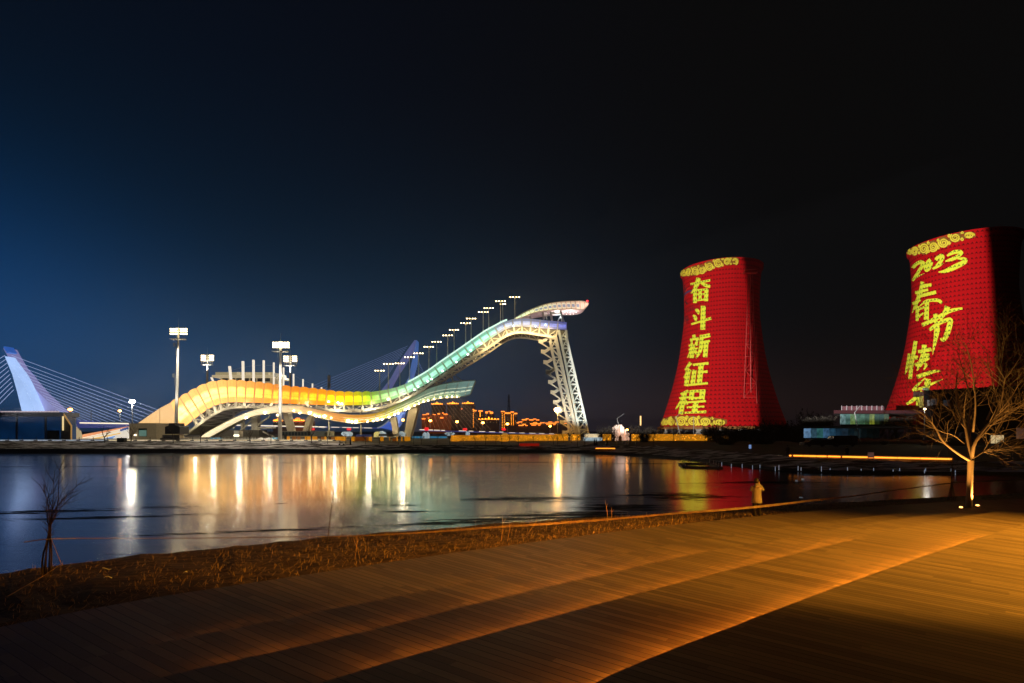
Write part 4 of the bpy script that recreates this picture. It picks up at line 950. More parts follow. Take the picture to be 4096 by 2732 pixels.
# ================================================================ floodlight masts
def floodmast(label, reg, xb, yb, xt, ytop_, heads, plat, Y, cage=False):
    """heads: (x0, x1, rows of y, lamps per row); plat: (x0, x1, y)"""
    b_ = RV(reg, xb, yb, Y); root = thing('floodlight_mast', label, 'floodlight', tuple(b_), 'floodlight masts round the ski jump')
    sc_ = REG[reg][2] / F * Y
    a = RV(reg, xt, heads[2][0] - 15, Y)
    m = MB(); m.tube([b_, b_.lerp(a, .5), a], [.55, .45, .28], 8); m.build('pole', M['white'], root)
    m = MB(); m.tube([a, RV(reg, xt, ytop_, Y)], [.08, .03], 5); m.build('antenna', M['grey'], root)
    m = MB()
    for y in heads[2]: m.bar(RV(reg, heads[0], y + 8, Y), RV(reg, heads[1], y + 8, Y), .16)
    for x in (heads[0], xt - 6, xt + 6, heads[1]): m.bar(RV(reg, x, heads[2][0] - 10, Y), RV(reg, x, heads[2][-1] + 20, Y), .14)
    m.build('lamp_frame', M['grey'], root)
    n = heads[3]
    for y in heads[2]:
        for k in range(n):
            f = k / (n - 1); x = lerp(heads[0] + 14, heads[1] - 14, f)
            if abs(x - xt) < 12: continue
            c_ = RV(reg, x, y, Y - .4); w_ = (heads[1] - heads[0]) / n * .30 * sc_; h = 5.5 * sc_
            mm = MB(); mm.tube([c_ + Vector((0, -.25, -.05)), c_ + Vector((0, .1, 0)), c_ + Vector((0, .5, .1))], [w_, w_ * 1.05, w_ * .5], 10)
            for v in mm.v: v.z = c_.z + (v.z - c_.z) * (h / w_)
            mm.build('lamp_head', M['bulb'], root)
    m = MB(); c_ = RV(reg, (plat[0] + plat[1]) / 2, plat[2], Y); m.box(c_, ((plat[1] - plat[0]) * sc_, 2, .25))
    hh = 40 * sc_ if cage else 12 * sc_
    for x in ([lerp(plat[0], plat[1], f) for f in (0, .2, .4, .6, .8, 1)] if cage else (plat[0], plat[1])):
        m.bar(RV(reg, x, plat[2], Y), RV(reg, x, plat[2], Y) + Vector((0, 0, hh)), .14)
    if cage:
        for f in (.5, 1): m.bar(RV(reg, plat[0], plat[2], Y) + Vector((0, 0, hh * f)), RV(reg, plat[1], plat[2], Y) + Vector((0, 0, hh * f)), .12)
    m.build('platform', M['white'], root)
    for dx, y in ((-52, 350), (-62, 700)):
        if cage: continue
        m = MB(); p = RV(reg, xt + dx, y, Y)
        for k in range(4): m.box(p + Vector((0, 0, -k * 1.1 * sc_ * 10)), (.5, .3, .2))
        m.bar(p + Vector((.5, 0, .3)), p + Vector((.5, 0, -4)), .07); m.bar(p + Vector((0, 0, -1.4)), RV(reg, xt - 12, y + 6, Y), .08); m.build('speaker_bracket', M['grey'], root)
    lamp('pole_fill_light', 'SPOT', b_ + Vector((1.5, -5, .4 if not cage else 6)), 16000, (1, .9, .75), .2, b_.lerp(a, .62), 40, .8)  # unseen spot added to brighten the mast pole
    if not cage: lamp('bank_fill_light', 'SPOT', RV(reg, xt, heads[2][2] + 30, Y - 3), 26000, (1, .86, .66), .6, b_ + Vector((0, -12, 0)), 116, .7)  # extra spot added to brighten the bank before the mast
    lamp('floodlight', 'SPOT', RV(reg, xt, heads[2][1] + 12, Y + 2.2), 32000, (1, .90, .70), .8, RV(reg, xt + 160, 1440, Y + 34), 80, .5)
floodmast('tall floodlight mast rising from the dark control box at the ramp foot', 'R2', 583, 1325, 610, 70, (512, 710, [187, 214, 242], 7), (530, 684, 305), 172)
floodmast('short floodlight mast with caged platform behind the steep ramp foot', 'R2', 937, 830, 940, 400, (862, 1015, [492, 515, 541], 8), (872, 996, 597), 276, True)
floodmast('slim floodlight mast standing on the plaza in front of the orange wall', 'R2', 1768, 1462, 1774, 235, (1682, 1874, [344, 368, 394], 6), (1690, 1855, 445), 146)
floodmast('floodlight mast with caged platform close behind the plaza mast', 'R2', 1882, 860, 1886, 420, (1803, 1966, [502, 526, 550], 8), (1815, 1956, 606), 268, True)

# ================================================================ street lamps
def streetlamp(label, reg, x, y0, y1, Y, kind='sodium', r=.5, pole=.12, arm=0.0, watts=0, emit=None):
    b_, a = RV(reg, x, y1, Y), RV(reg, x, y0, Y)
    root = thing('street_lamp', label, 'street lamp', tuple(b_)); m = MB(); m.tube([b_, a + Vector((arm, 0, -.1 if not arm else -1.5))] + ([a] if arm else []), [pole, pole * .7] + ([pole * .5] if arm else []), 6); m.build('pole', M['grey'], root)
    if kind != 'off':
        m = MB(); m.ball(a + Vector((0, -.1, 0)), r, 10, 6, .7); m.build('lamp_head', emit or M[kind], root)
        m = MB(); m.box(a + Vector((0, .1, r * .75)), (r * 1.6, r, .1)); m.build('lamp_cap', M['dark'], root)
        if watts: lamp('street_light', 'POINT', a + Vector((0, -r - .4, -r)), watts, SODIUM if kind == 'sodium' else WHITE, .4)
    else:
        m = MB(); m.box(a, (.5, .2, .12)); m.build('lamp_head', M['dark'], root)
    return root
YL_ = glowm('bright_lamp_lens', (255, 246, 205), 60)
root = streetlamp('very bright white lamp on a pole between the bridge cables and the ramp foot', 'R1', 1245, 955, 1160, 300, 'bulb', 1.5, .3, 0, 9000, YL_)
streetlamp('orange lamp beside the stepped end of the glass hall', 'R1', 662, 1030, 1140, 260, 'sodium', .95, .28, 0, 0)
streetlamp('orange lamp on the bridge between two thin poles', 'R1', 1128, 1042, 1140, 300, 'sodium', .8, .22)
streetlamp('unlit thin pole on the bridge parapet', 'R1', 857, 1030, 1142, 320, 'off', pole=.22)
streetlamp('unlit thin pole on the roof of the square hut', 'R1', 1502, 1005, 1160, 150, 'off', pole=.06)
streetlamp('large orange lamp hanging beside the lower stairs of the leaning tower', 'R4', 1762, 1180, 1400, 214, 'sodium', 1.45, .15, 0, 2500, glowm('big_sodium', (255, 190, 110), 45))
for x, y0, y1, r, lb in ((1505, 970, 1075, .9, 'orange street lamp between the two thick ramp legs and the bridge cables'), ):
    streetlamp(lb, 'R3', x, y0, y1, 300, 'sodium', r, .16)
for k, (x, y0, y1) in enumerate(((258, 480, 590), (645, 495, 575), (1017, 510, 610), (1373, 527, 640), (1990, 560, 660))):
    streetlamp('orange street lamp far behind the golden wall, ' + ('below the block with lit balconies', 'among slanting bridge cables', 'below the chain of roof lights', 'in front of the block outlined in lights', 'near the leaning tower stairs')[k], 'S3', x, y0, y1, 330, 'sodium', 1.0 if k != 4 else .8, .2)
streetlamp('warm lamp under the lower ribbon beside the plaza floodlight mast', 'R2', 1746, 1170, 1420, 216, 'bulbw', .7, .1)
streetlamp('pole lamp with pale head standing in front of the pink ice castle', 'R7', 490, 280, 380, 150, 'sodium', .35, .08)
streetlamp('tall unlit curved street lamp between the leaning tower and the first cooling tower', 'R7', 460, 130, 390, 160, 'off', pole=.16, arm=-2.2)
streetlamp('tall unlit street lamp before the scroll band of the first cooling tower', 'R7', 1005, 112, 392, 150, 'off', pole=.14, arm=-1.8)
streetlamp('glowing white pole before the scroll band of the first cooling tower', 'R7', 1116, 150, 395, 155, 'off', pole=.12)
streetlamp('twin headed white street lamp before the dark glass block', 'S7', 1360, 215, 525, 102, 'bulb', .28, .08, 0, 250)
streetlamp('thin white pole seen through the lit tree', 'S7', 1874, 190, 460, 124, 'off', pole=.1)
streetlamp('slender dark pole before the pavilion', 'S7', 722, 180, 540, 112, 'off', pole=.1, arm=-1.2)
m = MB(); p0 = RV('R7', 617, 150, 158); m.tube([RV('R7', 617, 240, 158), p0], .22, 6); tag(m.build('light_column', glowm('light_column', (255, 190, 90), 1.4), loc=tuple(RV('R7', 617, 240, 158))), 'slim glowing light column between the ice castle and the cooling tower', 'light column')
# cell mast behind the hump
cm = thing('cell_mast', 'thin phone mast with three rings of panels behind the orange wall', 'mast', tuple(RV('R3', 634, 640, 262)))
m = MB(); m.tube([RV('R3', 634, 640, 262), RV('R3', 636, 410, 262)], [.28, .06], 6); m.build('pole', M['grey'], cm)
for y in (465, 500, 550, 575):
    for dx in (-11, 0, 11):
        m = MB(); m.box(RV('R3', 635 + dx, y, 261.5), (.5, .4, 1.7)); m.build('panel_antenna', M['white'], cm)
# ================================================================ buildings near the ramp
def wall_box(reg, x0, y0, x1, y1, Y, dep):
    a, b_ = RV(reg, x0, y0, Y), RV(reg, x1, y1, Y)
    return Vector(((a.x + b_.x) / 2, Y + dep / 2, (a.z + b_.z) / 2)), (abs(b_.x - a.x), dep, abs(a.z - b_.z))
def ray_prism(reg, x0, y0, x1, y1, Y, dep):
    """a box whose near side edge runs back along the line of sight, so only its front shows"""
    pts = [RV(reg, x, y, Y) for x, y in ((x0, y0), (x1, y0), (x1, y1), (x0, y1))]
    return pts, (pts[0].x / Y * dep, dep, 0)
# judges' building on the hump
jb = thing('judges_building', 'pale flat roofed judging pavilion rising behind the hump of the ramp', 'building', tuple(RV('R2', 1340, 800, 262)))
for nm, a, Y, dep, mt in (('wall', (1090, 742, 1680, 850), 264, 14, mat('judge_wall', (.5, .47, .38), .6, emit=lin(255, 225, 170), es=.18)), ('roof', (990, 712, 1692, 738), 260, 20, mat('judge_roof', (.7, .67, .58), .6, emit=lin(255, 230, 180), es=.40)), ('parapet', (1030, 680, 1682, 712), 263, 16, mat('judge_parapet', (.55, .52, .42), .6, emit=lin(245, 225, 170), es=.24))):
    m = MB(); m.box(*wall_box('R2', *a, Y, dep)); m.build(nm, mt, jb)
for a in ((1275, 678, 1302, 720), (1380, 684, 1420, 715), (1632, 686, 1648, 712)):
    m = MB(); m.box(*wall_box('R2', *a, 262.2, 2)); m.build('roof_vent', bpy.data.materials['judge_roof'], jb)
for x in range(1110, 1670, 80):
    m = MB(); m.box(*wall_box('R2', x, 748, x + 60, 785, 263.6, .5)); m.build('window', M['glass'], jb)
# long glass hall at the shore
YH = 158.0
gh = thing('glass_hall', 'long low dark glass hall with a railed roof beside the stepped white wall', 'building', tuple(RV('S5', 450, 580, YH)))
m = MB(); m.box(*wall_box('S5', -900, 235, 905, 585, YH + .3, 5)); m.build('glass_wall', mat('hall_glass', (.03, .07, .13), .16, var=.5, scale=.12, spec=.7, emit=lin(10, 70, 130), es=.20), gh)
m = MB(); m.box(*wall_box('S5', -900, 180, 912, 240, YH - .4, 6)); m.build('roof', mat('hall_roof', (.10, .12, .15), .6), gh)
for x in (-500, -200, 235, 655, 890):
    m = MB(); m.box(*wall_box('S5', x - 12, 240, x + 12, 583, YH, .4)); m.build('mullion', mat('hall_mullion', (.10, .14, .20), .6) if x == -500 else bpy.data.materials['hall_mullion'], gh)
m = MB(); m.box(*wall_box('S5', 680, 440, 850, 583, YH, .35)); m.build('door', M['black'], gh)
railm = glowm('roof_rail_lit', (230, 205, 205), .55, False)
for k in range(19):
    m = MB(); m.box(*wall_box('S5', 4 + 45 * k, 160, 34 + 45 * k, 176, YH + 2, .3)); m.build('railing_panel', railm, gh)
m = MB(); m.prism([RV('S5', x, y, YH) for x, y in ((905, 205), (1030, 365), (1030, 580), (905, 580))], (-5.0, 6, 0)); m.build('end_wall', mat('hall_end', (.06, .06, .07), .8), gh)
m = MB(); m.prism([RV('S5', x, y, YH - .2) for x, y in ((905, 200), (930, 195), (1040, 365), (1040, 580), (1020, 580), (1020, 375))], (-5.4, 6.4, 0)); m.build('end_trim', mat('hall_trim', (.55, .45, .3), .6, emit=lin(255, 190, 100), es=.3), gh)
m = MB(); m.box(*wall_box('S5', 898, 235, 912, 440, YH - .6, .3)); m.build('light_line', glowm('hall_light_line', (255, 225, 160), .9), gh)
# stepped wall behind it
sw = [(930, 205)] + [p for k in range(10) for p in ((930 + 24 * k, 205 + 26 * k), (954 + 24 * k, 205 + 26 * k))][1:] + [(1180, 470), (1200, 585), (930, 585)]
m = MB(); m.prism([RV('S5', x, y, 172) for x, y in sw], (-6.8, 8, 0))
tag(m.build('stepped_wall', mat('stepped_wall_glow', (.7, .62, .48), .7, emit=lin(255, 225, 170), es=.42), loc=tuple(RV('S5', 1060, 585, 172))), 'white wall with a stepped top behind the end of the glass hall', 'wall')  # warm light on the wall put in as colour and glow
# sloping mural wall
mw = thing('mural_wall', 'sloping white wall painted with orange yellow and blue sweeps before the bridge', 'wall', tuple(RV('S5', 1500, 585, 176)))
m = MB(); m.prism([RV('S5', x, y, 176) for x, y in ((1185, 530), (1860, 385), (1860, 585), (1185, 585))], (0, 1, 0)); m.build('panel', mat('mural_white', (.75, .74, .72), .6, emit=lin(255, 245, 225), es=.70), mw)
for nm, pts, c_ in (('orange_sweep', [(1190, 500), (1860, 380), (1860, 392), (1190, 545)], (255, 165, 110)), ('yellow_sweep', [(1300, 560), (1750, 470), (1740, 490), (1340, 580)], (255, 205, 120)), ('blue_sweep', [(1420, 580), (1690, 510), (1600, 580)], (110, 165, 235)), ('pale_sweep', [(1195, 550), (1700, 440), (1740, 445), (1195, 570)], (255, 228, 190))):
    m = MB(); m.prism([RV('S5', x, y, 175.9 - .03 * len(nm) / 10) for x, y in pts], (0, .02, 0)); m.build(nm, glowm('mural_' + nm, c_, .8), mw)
m = MB()
for gx, gy in ((1745, 430), (1775, 418), (1805, 410), (1835, 400)):
    for a in ((0, 0, 22, -4), (0, 10, 22, 6), (10, -8, 10, 18), (2, 20, 22, 12), (4, -6, 0, 20)): m.bar(RV('S5', gx + a[0], gy + a[1], 175.8), RV('S5', gx + a[2], gy + a[3], 175.8), .28)
m.build('lettering', glowm('mural_ink', (90, 130, 220), .35), mw)
# square hut with one window
hut = thing('hut', 'square grey rendered hut with one pale window at the ramp foot', 'hut', tuple(RV('S5', 2070, 590, 146)))
m = MB(); m.box(*wall_box('S5', 1868, 342, 2262, 600, 146, 10)); m.build('wall', mat('hut_render', (.34, .32, .27), .85, emit=lin(255, 220, 160), es=.07), hut)
m = MB(); m.box(*wall_box('S5', 1860, 335, 2270, 346, 145.8, 10.4)); m.build('roof', M['conc'], hut)
m = MB(); m.box(*wall_box('S5', 2003, 410, 2122, 528, 145.9, .2)); fr_ = m.build('window_frame', M['black'], hut)
m = MB(); m.box(*wall_box('S5', 2010, 436, 2116, 524, 145.8, .15)); m.build('window_pane', glowm('hut_window', (120, 165, 150), .42), hut)
m = MB(); m.prism([RV('S5', 2262, 342, 146), RV('S5', 2262, 600, 146), RV('S5', 2362, 585, 156), RV('S5', 2362, 350, 156)], (0.02, .3, 0)); m.build('side_wall', bpy.data.materials['hut_render'], hut)
m = MB(); m.box(RV('S5', 1955, 507, 145.7), (.5, .3, .35)); m.build('wall_light', glowm('hut_lamp', (255, 235, 200), 3), hut)
# dark control box at the mast foot
cb = thing('control_box', 'dark domed equipment box on a plinth at the foot of the tallest floodlight mast', 'equipment box', tuple(RV('S6', 550, 620, 140)))
m = MB(); m.box(*wall_box('S6', 430, 420, 662, 532, 140, 4)); m.prism([RV('S6', x, y, 140) for x, y in ((430, 420), (490, 400), (490, 362), (590, 362), (590, 395), (662, 420))], (0, 4, 0)); m.build('cabinet', mat('cabinet_paint', (.03, .035, .05), .5), cb)
m = MB(); m.box(*wall_box('S6', 390, 545, 655, 600, 141.5, 2)); m.build('tank', mat('tank_metal', (.5, .48, .42), .35, .6), cb)
m = MB(); m.box(*wall_box('S6', 350, 595, 665, 630, 140, 4)); m.build('plinth', M['conc'], cb)
m = MB(); m.box(*wall_box('S5', 1690, 548, 1788, 655, 138, 1.2)); tag(m.build('bank_cabinet', M['black'], loc=tuple(RV('S5', 1740, 655, 138))), 'black cabinet standing on the snowy bank below the mural wall', 'cabinet')
# low grandstand building and glass fence behind the plaza
gb = thing('grandstand', 'low grey building with a row of tall windows under the ribbon', 'building', tuple(RV('S4', 500, 530, 205)))
m = MB(); m.box(*wall_box('S4', 95, 450, 760, 525, 205, 8)); m.build('wall', mat('stand_wall', (.22, .24, .22), .6), gb)
for k in range(9):
    m = MB(); m.box(*wall_box('S4', 100 + 46 * k, 462, 136 + 46 * k, 515, 204.7, .3)); m.build('window', mat('stand_glass', (.03, .05, .06), .2) if k == 0 else bpy.data.materials['stand_glass'], gb)
m = MB(); m.box(*wall_box('S6', 1200, 470, 1900, 585, 235, 8)); tag(m.build('storage_block', mat('block_wall', (.12, .11, .10), .8), loc=tuple(RV('S6', 1550, 585, 235))), 'dim grey block with lit kiosk under the arch of the ribbon', 'building')
ks = thing('kiosk', 'small white kiosk with a lit counter beneath the ribbon arch', 'kiosk', tuple(RV('S6', 1550, 590, 200)))
m = MB(); m.box(*wall_box('S6', 1510, 480, 1592, 590, 200, 3)); m.build('cabin', mat('kiosk_wall', (.55, .53, .48), .6), ks)
m = MB(); m.box(*wall_box('S6', 1508, 545, 1590, 568, 199.8, .2)); m.build('counter_light', glowm('counter_light', (255, 240, 205), 3), ks)

# ================================================================ things on the plaza
def plaza_z(y): return interp([(131, 1.7), (141, 2.05), (168, 2.7)], y)
orange = mat('lantern_amber', (.50, .27, .03), .7, emit=lin(255, 165, 15), es=.42, var=.25, scale=1.4); brown = mat('board_brown', (.32, .16, .05), .8, emit=lin(190, 100, 15), es=.15, var=.3, scale=1.5); dbrown = mat('board_dark', (.10, .05, .025), .8)
SC = [(172, 214, 525, 0), (246, 292, 527, 1), (322, 370, 528, 1), (432, 470, 525, 0), (478, 515, 528, 0), (540, 590, 528, 0), (588, 622, 530, 1), (665, 722, 532, 1), (716, 745, 530, 0), (778, 812, 535, 2), (812, 858, 538, 1), (855, 885, 532, 0), (880, 965, 530, 0), (962, 992, 530, 0), (1000, 1032, 530, 0), (1105, 1138, 530, 0), (1136, 1170, 532, 1), (1170, 1290, 532, 1), (1312, 1350, 530, 1), (1356, 1382, 535, 0), (1382, 1402, 530, 0), (1522, 1562, 528, 0), (1652, 1664, 535, 0), (1698, 1748, 552, 1), (1756, 1776, 532, 0), (1826, 1836, 532, 0), (1872, 1918, 527, 0), (1915, 1950, 532, 0)]
ORD = ['first', 'second', 'third', 'fourth', 'fifth', 'sixth', 'seventh', 'eighth', 'ninth', 'tenth', 'eleventh', 'twelfth', 'thirteenth', 'fourteenth', 'fifteenth', 'sixteenth', 'seventeenth', 'eighteenth', 'nineteenth', 'twentieth', 'twenty-first', 'twenty-second', 'twenty-third', 'twenty-fourth', 'twenty-fifth', 'twenty-sixth', 'twenty-seventh', 'twenty-eighth', 'twenty-ninth', 'thirtieth']
for k, (x0, x1, y0, kind) in enumerate(SC):
    Y = 147 + (k * 37 % 5) * .9; c_, s_ = wall_box('S4', x0, y0, x1, 604, Y, 1.0)
    zb = plaza_z(Y); ht = c_.z + s_[2] / 2 - zb; c_.z = zb + ht / 2
    rt_ = thing('display_screen', 'the ' + ORD[k] + (' glowing amber' if kind == 0 else ' brown boarded' if kind == 1 else ' dark') + ' upright screen from the slim plaza floodlight mast', 'screen', (c_.x, Y, zb), 'upright amber and brown screens across the plaza')
    m = MB(); m.hexa([(c_.x - s_[0] / 2, Y, zb + .1), (c_.x + s_[0] / 2, Y + (.5 if k % 2 else -.3), zb + .1), (c_.x + s_[0] / 2, Y + .3 + (.5 if k % 2 else -.3), zb + .1), (c_.x - s_[0] / 2, Y + .3, zb + .1)],
                     [(c_.x - s_[0] / 2, Y, zb + ht), (c_.x + s_[0] / 2, Y + (.5 if k % 2 else -.3), zb + ht - .03 * (k % 3)), (c_.x + s_[0] / 2, Y + .3 + (.5 if k % 2 else -.3), zb + ht), (c_.x - s_[0] / 2, Y + .3, zb + ht)])
    m.build('board', (orange, brown, dbrown)[kind], rt_)
    m = MB(); m.box((c_.x - s_[0] * .35, Y + .15, zb + .08), (.1, 1.0, .16)); m.box((c_.x + s_[0] * .35, Y + .25, zb + .08), (.1, 1.0, .16)); m.build('foot', M['dark'], rt_)
# ice domes and little houses
icem = mat('ice_white', (.62, .68, .70), .5, emit=lin(200, 225, 235), es=.38, var=.2, scale=1.2); icey = mat('ice_yellow', (.65, .62, .4), .5, emit=lin(250, 225, 120), es=.5, var=.25)
def dome(label, reg, pts, Y, mt, dep=5, cat='ice dome'):
    m = MB(); pts3 = [RV(reg, x, y, Y) for x, y in pts]; cx = sum(p.x for p in pts3) / len(pts3)
    loops = []
    for f, g_ in ((0, .86), (.2, 1), (.6, 1), (1, .7)):
        loops.append([Vector((cx + (p.x - cx) * g_, Y + dep * f, lerp(pts3[-1].z, p.z, g_))) for p in pts3])
    m.loft(loops); tag(m.build('ice_dome', mt, loc=(cx, Y, pts3[-1].z)), label, cat)
dome('white faceted ice dome behind the middle of the screens', 'S4', [(1000, 525), (955, 500), (942, 482), (965, 460), (1050, 458), (1088, 475), (1085, 500), (1060, 525)], 190, icem)
dome('yellow and white ice dome with arched openings', 'S4', [(1425, 535), (1425, 475), (1450, 460), (1490, 458), (1500, 500), (1490, 535)], 188, icey)
dome('white ice dome just behind the yellow one', 'S4', [(1490, 535), (1480, 470), (1520, 450), (1570, 465), (1585, 490), (1580, 535)], 190, icem)
dome('narrow white ice dome between the two thick ramp legs', 'S4', [(1790, 525), (1792, 460), (1815, 455), (1862, 475), (1850, 525)], 195, icem)
dome('upturned white dish of ice before the golden wall', 'S3', [(500, 700), (455, 665), (490, 648), (560, 645), (605, 662), (570, 700)], 185, icem)
dome('pale canopy tent rising behind the golden wall', 'S3', [(1285, 690), (1290, 665), (1310, 656), (1360, 656), (1390, 690)], 175, mat('canopy_cloth', (.5, .4, .25), .8, emit=lin(240, 180, 90), es=.3), cat='tent')
dome('dark pitched canopy behind the golden wall', 'S3', [(980, 688), (1046, 648), (1115, 688)], 176, mat('canopy_dark', (.2, .13, .06), .8), cat='tent')
for k, (x0, x1, yt, lb) in enumerate(((145, 187, 648, 'white ice house with an arched door and steep roof'), (190, 228, 645, 'plain white ice house beside the one with the arched door'), (768, 795, 632, 'leaning white ice block on top of the golden wall'), (797, 820, 635, 'blue white ice block behind the leaning one'))):
    h = RV('S3', 0, yt, 178); yb_ = 765 if k < 2 else 690
    rt_ = thing('ice_house', lb, 'ice house', tuple(RV('S3', (x0 + x1) / 2, yb_, 178)))
    m = MB(); m.prism([RV('S3', x, y, 178) for x, y in ((x0, yb_), (x0, yt + 28), ((x0 + x1) / 2, yt), (x1, yt + 28), (x1, yb_))], (0, 3, 0)); m.build('wall', icem, rt_)
    if k == 0: m = MB(); m.prism([RV('S3', x, y, 177.9) for x, y in ((158, 735), (158, 710), (165, 700), (172, 710), (172, 735))], (0, .1, 0)); m.build('door', mat('ice_door', (.25, .35, .4), .4), rt_)
bl = mat('blue_hoarding', (.12, .34, .48), .6, emit=lin(70, 165, 210), es=.32, var=.3, scale=.6)
for k, (reg, x0, x1, y0, y1, Y, lb) in enumerate((('S3', -5, 150, 705, 765, 182, 'turquoise hoarding in front of the ice houses'), ('S3', 150, 500, 705, 768, 184, 'long turquoise hoarding from the ice houses to the ice dish'), ('S6', 1140, 1325, 590, 625, 170, 'blue hoarding behind the foot of the ribbon'), ('S6', 2060, 2210, 588, 640, 165, 'blue hoarding beside the plaza mast'), ('S4', 0, 60, 540, 585, 168, 'short pale blue hoarding next to the plaza mast'))):
    c_, s_ = wall_box(reg, x0, y0, x1, y1, Y, .3); rt_ = thing('hoarding', lb, 'hoarding', (c_.x, Y, c_.z - s_[2] / 2)); m = MB(); m.box(c_, s_); m.build('panel', bl, rt_)
    m = MB()
    for f in (-.5, -.17, .17, .5): m.box((c_.x + s_[0] * f, Y - .2, c_.z), (.12, .15, s_[2] * 1.05))
    m.build('post', M['white'], rt_)
# snow heap and crowd barriers
m = MB(); lp = []
for i in range(7):
    f = i / 6; lp.append([RV('S6', lerp(1800, 2200, u), 640 - 48 * math.sin(math.pi * u) ** .7 * math.sin(math.pi * f) * (1 + .25 * math.sin(u * 17 + f * 5)), 156 + 5 * f) for u in [j / 12 for j in range(13)]])
m.loft(lp, closed=False); tag(m.build('snow_heap', mat('snow', (.8, .79, .76), .8), loc=tuple(RV('S6', 2000, 640, 158))), 'low heap of snow by the blue hoarding at the plaza mast', 'snow heap')
bar0 = MB(); 
for dx in (-1.15, 1.15): bar0.bar((dx, 0, 0), (dx, 0, 1.1), .07); bar0.bar((dx, -.3, .03), (dx, .3, .03), .06)
for z in (.25, 1.08): bar0.bar((-1.15, 0, z), (1.15, 0, z), .06)
for k in range(12): bar0.bar((-1.05 + .19 * k, 0, .25), (-1.05 + .19 * k, 0, 1.08), .035)
bar_o = None
for k, x in enumerate((1380, 1430, 1480, 1530, 1580, 1635, 1690, 1740, 1790)):
    p = RV('S6', x, 640, 155); p.z = plaza_z(155)
    if bar_o is None: o = bar_o = bar0.build('crowd_barrier', mat('barrier_steel', (.6, .6, .58), .4, .3))
    else: o = bar_o.copy(); COL.objects.link(o)
    o.location = p; tag(o, 'the ' + ORD[k] + ' steel crowd barrier from the ribbon foot in the row under the ribbon arch', 'barrier', 'crowd barriers under the ribbon')
# glowing golden walls
def bricklight(name, rgb, es, sx, thr):
    m = bpy.data.materials.new(name); m.use_nodes = True; t = NT(m.node_tree); b = t.n['Principled BSDF']
    p = t.pos(); vor = t.add('ShaderNodeTexVoronoi'); t.put(vor.inputs['Vector'], t.scale(p, (sx, sx, sx * 1.5))); vor.inputs['Scale'].default_value = 1
    nz = t.noise(t.scale(p, (.25, .25, .8)), 1.0, 5, .65); n2 = t.noise(p, 1.6, 4, .7)
    sp = t.rng(vor.outputs['Distance'], .12, .34, 2.4, .28)
    z_ = t.xyz(p)[2]; course = t.rng(t.m('FRACT', t.m('MULTIPLY', z_, 2.6)), .0, .16, .62, 1)
    s = t.m('MULTIPLY', t.m('MULTIPLY', t.mix(thr, sp, t.rng(n2, .35, .7, .45, 1.15)), course), t.rng(nz, .3, .6, .55, 1.1))
    b.inputs['Base Color'].default_value = (.22, .11, .02, 1); b.inputs['Emission Color'].default_value = lin(*rgb); t.put(b.inputs['Emission Strength'], t.m('MULTIPLY', s, es)); return m
gm1 = bricklight('golden_ice_wall', (255, 160, 25), .85, 1.3, .7); gm2 = bricklight('golden_net_lights', (255, 160, 30), 1.3, 1.4, .2)
gw = thing('golden_wall', 'long golden wall of glowing ice blocks between the dish of ice and the leaning tower', 'wall', tuple(RV('S3', 1400, 770, 152)))
for k in range(9):
    x0, x1 = 556 + k * 188.5, 556 + (k + 1) * 188.5 - 2; m = MB(); m.box(*wall_box('S3', x0, 690 - 2 * k + (k % 2) * 2, x1, 768, 152 + (k % 2) * .12, 1.2)); m.build('wall_section', gm1, gw)
for x in (620, 1320, 1560):
    m = MB(); m.ball(RV('S3', x, 752, 151), 1.6, 9, 5, .5); m.build('rubble_heap', gm1, gw)
gf = thing('string_light_fence', 'fence hung with golden string lights below the scroll band of the first cooling tower', 'fence', tuple(RV('R7', 1100, 382, 146)))
for k in range(8):
    x0, x1 = 768 + k * 86, 768 + (k + 1) * 86 - 2; m = MB(); m.box(*wall_box('R7', x0, 321 + k * .6, x1, 382, 146 + (k % 2) * .1, .5)); m.build('light_curtain', gm1 if k < 2 else gm2, gf)
m = MB(); m.box(*wall_box('R7', 1040, 374, 1460, 398, 143, 1)); m.build('base_light', bpy.data.materials['lantern_amber'], gf)
gf2 = thing('string_light_fence', 'short golden string light fence between the ice castle and the cooling tower legs', 'fence', tuple(RV('R7', 640, 382, 146)))
for x0, x1 in ((535, 600), (603, 690), (693, 765)):
    m = MB(); m.box(*wall_box('R7', x0, 322, x1, 384, 146, .5)); m.build('light_curtain', gm2, gf2)
gf3 = thing('string_light_fence', 'short golden string light fence at the leaning tower foot', 'fence', tuple(RV('R7', 300, 380, 148)))
for x0, x1 in ((-40, 50), (262, 340)):
    m = MB(); m.box(*wall_box('R7', x0, 322, x1, 380, 148, .5)); m.build('light_curtain', gm2, gf3)
